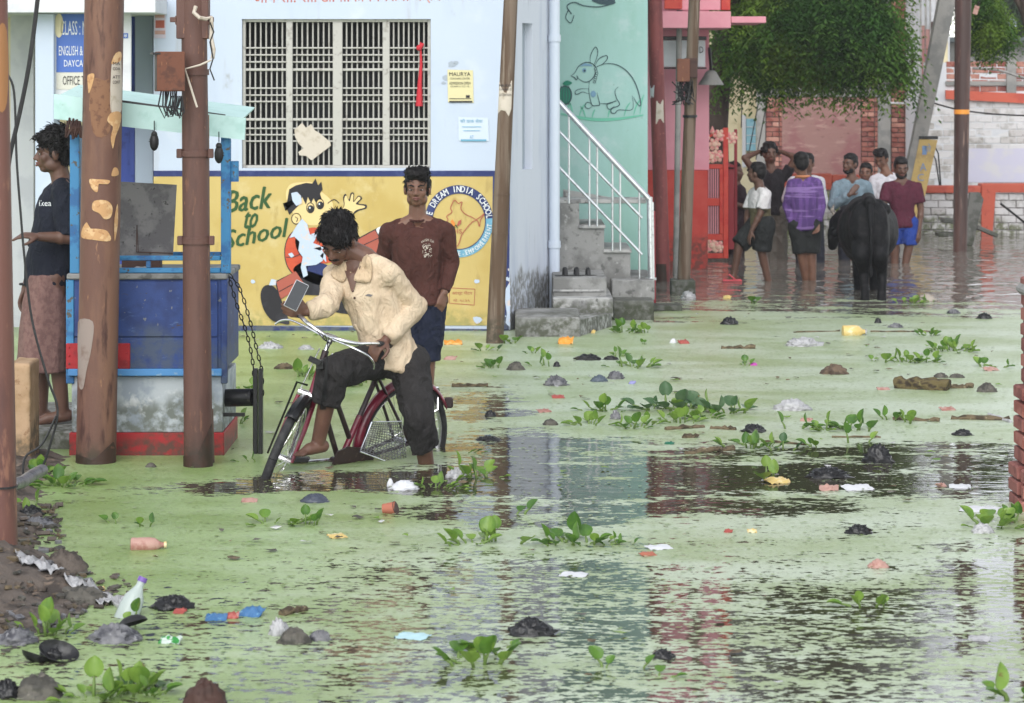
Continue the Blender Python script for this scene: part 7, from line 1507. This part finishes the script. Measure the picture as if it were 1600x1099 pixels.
for x, y, w_, h_, m, lb, nm, ct in (
 (180, 1000, 74, 24, G, 'grey torn polythene bag at the foot of the muddy bank', 'polythene_bag', 'bag'), (25, 1004, 66, 22, G, 'grey polythene bag at the left edge beside the weed', 'polythene_bag', 'bag'), (270, 950, 62, 20, K, 'dark bundle with a pink piece in the near water', 'polythene_bag', 'bag'),
 (60, 1088, 84, 40, M['stone'], 'grey rounded stone at the bottom left corner', 'stone', 'stone'), (10, 1088, 44, 26, K, 'black bag scrap beside the rounded stone', 'polythene_bag', 'bag'), (320, 1108, 78, 54, M['brownwood'], 'dark brown coconut husk cut by the bottom edge', 'husk', 'husk'),
 (100, 895, 84, 40, M['mud'], 'dark heap of soil on the bank beside the near pole', 'soil_heap', 'heap'), (40, 935, 70, 28, M['brownbag'], 'brown sack scrap on the bank below the white strip', 'sack', 'sack'), (130, 940, 90, 26, M['stone'], 'flat grey stone slab on the bank by the clear bottle', 'stone', 'stone'),
 (60, 822, 50, 14, G, 'grey plastic scrap behind the near pole', 'polythene_bag', 'bag'), (48, 806, 36, 16, K, 'black scrap at the foot of the near pole', 'polythene_bag', 'bag'), (80, 1028, 40, 18, K, 'small black scrap behind the shoe on the bank', 'polythene_bag', 'bag'),
 (460, 1004, 56, 26, M['stone'], 'dark stone beside the white packet in the near water', 'stone', 'stone'), (500, 1000, 34, 16, G, 'grey lump right of the dark stone', 'polythene_bag', 'bag'), (436, 992, 30, 26, Wt, 'white packet propped on the dark stone', 'polythene_bag', 'bag'),
 (830, 990, 66, 24, K, 'black bag floating in the middle of the near water', 'polythene_bag', 'bag'), (1036, 1028, 34, 13, K, 'small black bag in the mottled water', 'polythene_bag', 'bag'), (1342, 833, 40, 13, K, 'black bag in the dark water at right', 'polythene_bag', 'bag'), (1372, 886, 34, 14, M['pink_pl'], 'dull pink bag in the mottled water at right', 'polythene_bag', 'bag'),
 (1535, 832, 32, 14, Wt, 'white cup like bag beside the brick pier', 'polythene_bag', 'bag'), (492, 784, 46, 15, mat('slate_pl', L(72, 78, 92), .35), 'slate blue bag floating below the pedal', 'polythene_bag', 'bag'), (632, 764, 48, 15, M['white'], 'white foam block floating below the back foot', 'foam_block', 'foam'), (610, 760, 12, 14, M['white'], 'small white foam bit left of the foam block', 'foam_block', 'foam'), (714, 746, 30, 16, Wt, 'white polythene bag by the hyacinth behind the bicycle', 'polythene_bag', 'bag'),
 (1372, 722, 44, 28, K, 'crumpled black bag standing on the green cover', 'polythene_bag', 'bag'), (1294, 745, 62, 15, K, 'long black rubber lump at the edge of the dark water', 'rubber_lump', 'lump'), (1178, 675, 36, 13, K, 'black bag behind the raft of plants', 'polythene_bag', 'bag'), (1238, 640, 52, 16, Wt, 'white carrier bag with handles in the lane', 'polythene_bag', 'bag'), (1256, 540, 54, 13, Wt, 'flat white bag up the lane', 'polythene_bag', 'bag'), (1304, 584, 46, 17, M['brownbag'], 'brown muddy lump with a bottle end up the lane', 'sack', 'sack'),
 (1542, 612, 34, 16, M['stone'], 'grey stone by the right end of the log', 'stone', 'stone'), (1470, 590, 24, 9, M['stone'], 'small dark stone above the log', 'stone', 'stone'), (1495, 590, 26, 7, M['stone'], 'flat dark stone right of the small stone above the log', 'stone', 'stone'), (1504, 680, 30, 9, K, 'flat black scrap right of the driftwood stick', 'polythene_bag', 'bag'), (1372, 505, 10, 9, K, 'tiny black lump behind the yellow float', 'polythene_bag', 'bag'), (1538, 498, 22, 9, K, 'black scrap at the far edge of the green cover', 'polythene_bag', 'bag'), (1140, 507, 24, 12, K, 'black lump at the far edge of the green near the mint steps', 'polythene_bag', 'bag'),
 (806, 578, 30, 15, M['stone'], 'dark clump by the leaning pole', 'stone', 'clump'), (870, 573, 10, 8, K, 'small black lump right of the dark clump', 'polythene_bag', 'bag'), (920, 562, 38, 9, K, 'flat black bag below the entry steps', 'polythene_bag', 'bag'), (955, 562, 22, 6, K, 'thin black scrap right of the flat black bag', 'polythene_bag', 'bag'), (868, 602, 36, 15, G, 'grey white bag in the green cover', 'polythene_bag', 'bag'), (936, 596, 28, 12, mat('steel_pl', L(84, 96, 108), .4), 'blue grey bag in the green cover', 'polythene_bag', 'bag'), (962, 592, 26, 12, G, 'pale grey bag touching the blue grey one', 'polythene_bag', 'bag'), (766, 650, 16, 9, K, 'black plastic scrap in the disturbed water', 'polythene_bag', 'bag'), (860, 664, 26, 11, M['stone'], 'mossy stone left of the plant raft', 'stone', 'stone'), (962, 655, 16, 14, G, 'grey ball lodged in the plant raft', 'ball', 'ball'), (763, 688, 36, 7, K, 'thin dark bag strip floating behind the bicycle', 'polythene_bag', 'bag'),
 (1052, 536, 12, 8, M['white'], 'white foam ball beside the red can', 'foam_ball', 'ball'), (422, 544, 34, 10, Wt, 'white bag by the wall between the chain and the bicycle', 'polythene_bag', 'bag'), (478, 546, 22, 7, Wt, 'small white scrap by the wall left of the handlebar stem', 'polythene_bag', 'bag'), (444, 576, 34, 10, M['driftwood'], 'brown leaf heap left of the head tube', 'leaf_heap', 'heap'), (236, 730, 18, 8, M['stone'], 'small grey stone between the rusty poles', 'stone', 'stone'), (1075, 466, 22, 11, Wt, 'white blue scrap beside the dark pole block', 'polythene_bag', 'bag'), (1448, 470, 34, 12, mat('beige_pl', L(170, 160, 148), .6), 'beige bag behind the buffalo legs', 'polythene_bag', 'bag'), (1400, 512, 22, 7, G, 'grey scrap right of the tiny black lump', 'polythene_bag', 'bag'), (1490, 490, 20, 7, G, 'grey bag at the far green edge', 'polythene_bag', 'bag'), (1310, 580, 14, 9, G, 'grey bottle end beside the brown lump', 'polythene_bag', 'bag'),
): blob(nm, ct, x, y, w_*.86, h_*.92, m, lb, .75 if m in (K, G, Wt) else .38, pinch=.3, freq=2.8)
for x, y, w_, h_, m, lb in (
 (338, 968, 40, 12, M['blue_pl'], 'blue crushed packet in the near water'), (364, 966, 22, 14, M['red_pl'], 'red crushed packet between two blue ones'), (394, 962, 46, 20, M['blue_pl'], 'blue and white crushed packet right of the red one'), (281, 958, 24, 10, M['red_pl'], 'dull red scrap under the dark bundle'), (266, 1004, 40, 13, mat('greenwhite_pl', L(210, 224, 214), .4, [(L(60, 150, 70), 9, .55, .58)]), 'green and white packet off the bank'), (158, 925, 14, 12, M['yellow_pl'], 'tiny yellow packet on the bank'), (390, 784, 30, 8, M['pink_pl'], 'salmon coloured scrap off the front wheel'), (527, 840, 34, 8, M['yellow_pl'], 'pale yellow scrap in the near green'), (645, 996, 60, 7, M['cyan_pl'], 'pale blue sheet lying flat in the near water'),
 (1012, 868, 30, 8, M['terracotta'], 'curled reddish scrap below the near row of plants'), (1030, 857, 48, 6, M['white'], 'thin white sheet behind the curled scrap'), (1175, 832, 18, 8, M['yellow_pl'], 'pale yellow scrap by the dark water'), (1138, 832, 16, 7, M['red_pl'], 'small red scrap left of the pale yellow one'), (1215, 754, 46, 11, M['yellow_pl'], 'buff packet under the big round leaf'), (1295, 766, 36, 11, M['pink_pl'], 'pinkish packet in the dark water'), (1340, 764, 56, 8, M['white'], 'flat white foam sheet right of the pinkish packet'), (1500, 762, 40, 6, M['white'], 'flat white foam sheet near the brick pier'), (1470, 760, 20, 7, M['pink_pl'], 'dull pink scrap left of the foam by the pier'), (1530, 798, 70, 7, M['white'], 'wide white foam sheet by the brick pier'),
 (884, 537, 28, 15, M['orange_pl'], 'crumpled orange packet below the entry steps'), (927, 521, 8, 8, M['yellow_pl'], 'tiny yellow scrap beside the ramp'), (708, 538, 34, 9, M['orange_pl'], 'orange packet against the mural wall'), (704, 562, 22, 8, M['pink_pl'], 'faded wrapper below the orange packet by the wall'), (872, 622, 24, 7, M['red_pl'], 'bright red packet in the disturbed water'), (850, 644, 26, 7, M['pink_pl'], 'salmon scrap above the mossy stone'), (1068, 537, 20, 8, M['red_pl'], 'faded red can like packet up the lane'), (1177, 571, 14, 6, mat('magenta_pl', L(214, 90, 190), .4), 'small magenta wrapper up the lane'), (1548, 579, 30, 8, M['pink_pl'], 'bright pink wrapper beside the sprouts'), (1260, 658, 22, 7, M['pink_pl'], 'salmon wrapper above the single cupped leaf'), (1380, 609, 24, 5, M['pink_pl'], 'flat salmon scrap left of the log'), (1480, 641, 28, 7, M['pink_pl'], 'pale pink wrapper below the log'), (1136, 467, 16, 8, M['yellow_pl'], 'yellow packet floating near the red gate'), (1046, 694, 18, 5, M['teal_pl'], 'dark teal scrap below the raft'), (988, 600, 12, 7, mat('lilac_pl', L(150, 150, 200), .4), 'lilac scrap below the bags'), (1530, 1000, 40, 8, M['plastic_w'], 'dull white sheet scrap in the water at right'), (897, 899, 50, 5, M['white'], 'thin white strip in the near green'),
): packet(x, y, w_*.84, h_*.9, m, lb)
# black shoe halves, cups, float, log and sticks
def dish(px, py, r, m, label, tilt, name, cat):
    o = W(px, py); mb = MB(); R = Matrix.Rotation(tilt, 3, 'X')@Matrix.Rotation(.3, 3, 'Y'); vs = []; n = 22
    for q, z in ((.02, -.5), (.5, -.42), (.85, -.2), (1, .05), (.95, .06), (.8, -.14), (.45, -.36), (.02, -.43)): vs += [o+R@Vector((r*q*math.cos(a), r*q*.75*math.sin(a), r*z))+Vector((0, 0, r*.42)) for a in np.linspace(0, 2*math.pi, n+1)[:-1]]
    mb.add(vs, [[j*n+i, j*n+(i+1) % n, (j+1)*n+(i+1) % n, (j+1)*n+i] for j in range(7) for i in range(n)]); return tag(mb.build(name, m, loc=o), label, cat)
dish(92, 1032, .075, K, 'black rubber shoe half lying open on the bank', .5, 'shoe', 'shoe'); dish(56, 1034, .055, K, 'black rubber shoe toe beside the open half', -.3, 'shoe', 'shoe'); dish(207, 984, .06, M['black'], 'dark dish turned over behind the grey torn bag', 2.8, 'dish', 'dish')
t = thing('clay_cup', 'brown clay cup tipped over in the near water', 'cup', W(608, 802)); mb = MB(); o = W(608, 802); mb.tube([o+Vector((-.03, 0, .02)), o+Vector((.03, -.01, .026))], [.024, .032], 16); mb.build('body', M['terracotta'], t); mb = MB(); mb.tube([o+Vector((.03+.001, -.01, .026)), o+Vector((.034, -.011, .027))], [.034, .034], 16); mb.build('rim', M['brownwood'], t)
bottle(232, 858, .16, .035, .1, M['pink_pl'], M['yellow_pl'], 'salmon plastic bottle adrift off the bank', .0)
t = bottle(1335, 524, .2, .055, .08, M['yellow_pl'], Wt, 'fat yellow plastic jar floating up the lane', 0.)
mb = MB(); a, b = W(1398, 606), W(1482, 610); mb.tube([vlerp(a, b, i/10)+Vector((0, 0, .02+.008*math.sin(i*2.2))) for i in range(11)], [.055*(1+.15*math.sin(i*1.9)) for i in range(11)], 14); tag(remesh('log', mb, .008, 1, M['log'], disp=lambda p, n: .012*mnoise.noise(Vector((p.x*6, p.y*26, p.z*26)))), 'thick rotten log floating at the right of the lane', 'log')
stick(1484, 607, 1520, 606, .02, M['driftwood'], 'flat bit of driftwood touching the end of the log'); stick(1396, 656, 1468, 659, .016, M['driftwood'], 'driftwood stick in front of the hyacinth at right'); stick(1486, 655, 1578, 657, .02, M['driftwood'], 'long dark plank floating near the brick pier', 'plank', 'plank')
stick(1072, 710, 1146, 703, .018, M['driftwood'], 'long grey stick below the plant raft'); stick(1040, 672, 1100, 668, .014, M['driftwood'], 'short stick along the front of the raft'); stick(1110, 670, 1150, 672, .014, M['driftwood'], 'short stick at the right front of the raft'); stick(1066, 684, 1090, 684, .018, M['driftwood'], 'broken stick end below the raft'); stick(706, 605, 762, 604, .016, M['driftwood'], 'straight plank at the edge of the disturbed water', 'plank', 'plank')
stick(1127, 545, 1180, 545, .018, M['driftwood'], 'short plank up the lane before the far green edge', 'plank', 'plank'); stick(440, 962, 478, 954, .016, M['driftwood'], 'dark stick in the near water left of centre'); stick(1240, 520, 1312, 518, .008, M['driftwood'], 'thin reed left of the yellow jar', 'reed'); stick(1360, 519, 1470, 519, .008, M['driftwood'], 'thin reed right of the yellow jar', 'reed'); stick(1190, 690, 1260, 696, .008, M['driftwood'], 'thin twig lying through the plants', 'twig'); stick(1300, 684, 1376, 684, .008, M['driftwood'], 'thin twig below the twin row of plants', 'twig'); stick(1545, 650, 1580, 661, .012, Wt, 'white split stick across the long dark plank')
wbox(1014, 1066, 478, 486, DW(486), .3, M['concrete_d'], 'kerb_stone', None, .006); tag(bpy.data.objects['kerb_stone'], 'low dark kerb stone right of the concrete stairs', 'kerb')
mb = MB(); mb.cyl(P(1022, 486, 24.6), P(1021, 330, 24.6), .018, n=10); tag(mb.build('red_pipe', M['gatedark']), 'thin dark red pipe standing behind the steel railing', 'pipe')

# ------------------------------------------------------------------ humid air
hm = bpy.data.materials.new('humid_air'); hm.use_nodes = True; hn = hm.node_tree; hn.nodes.clear()
ho_ = hn.nodes.new('ShaderNodeOutputMaterial'); hv = hn.nodes.new('ShaderNodeVolumePrincipled'); hv.inputs['Color'].default_value = (.93, .95, .97, 1); hv.inputs['Density'].default_value = .0009; hv.inputs['Anisotropy'].default_value = .2
hn.links.new(hv.outputs[0], ho_.inputs['Volume'])
mb = MB(); mb.box((0, 46, 7.3), (124, 114, 17.6)); tag(mb.build('haze', hm, loc=(0, 46, -1.5), smooth=False), kind='stuff')
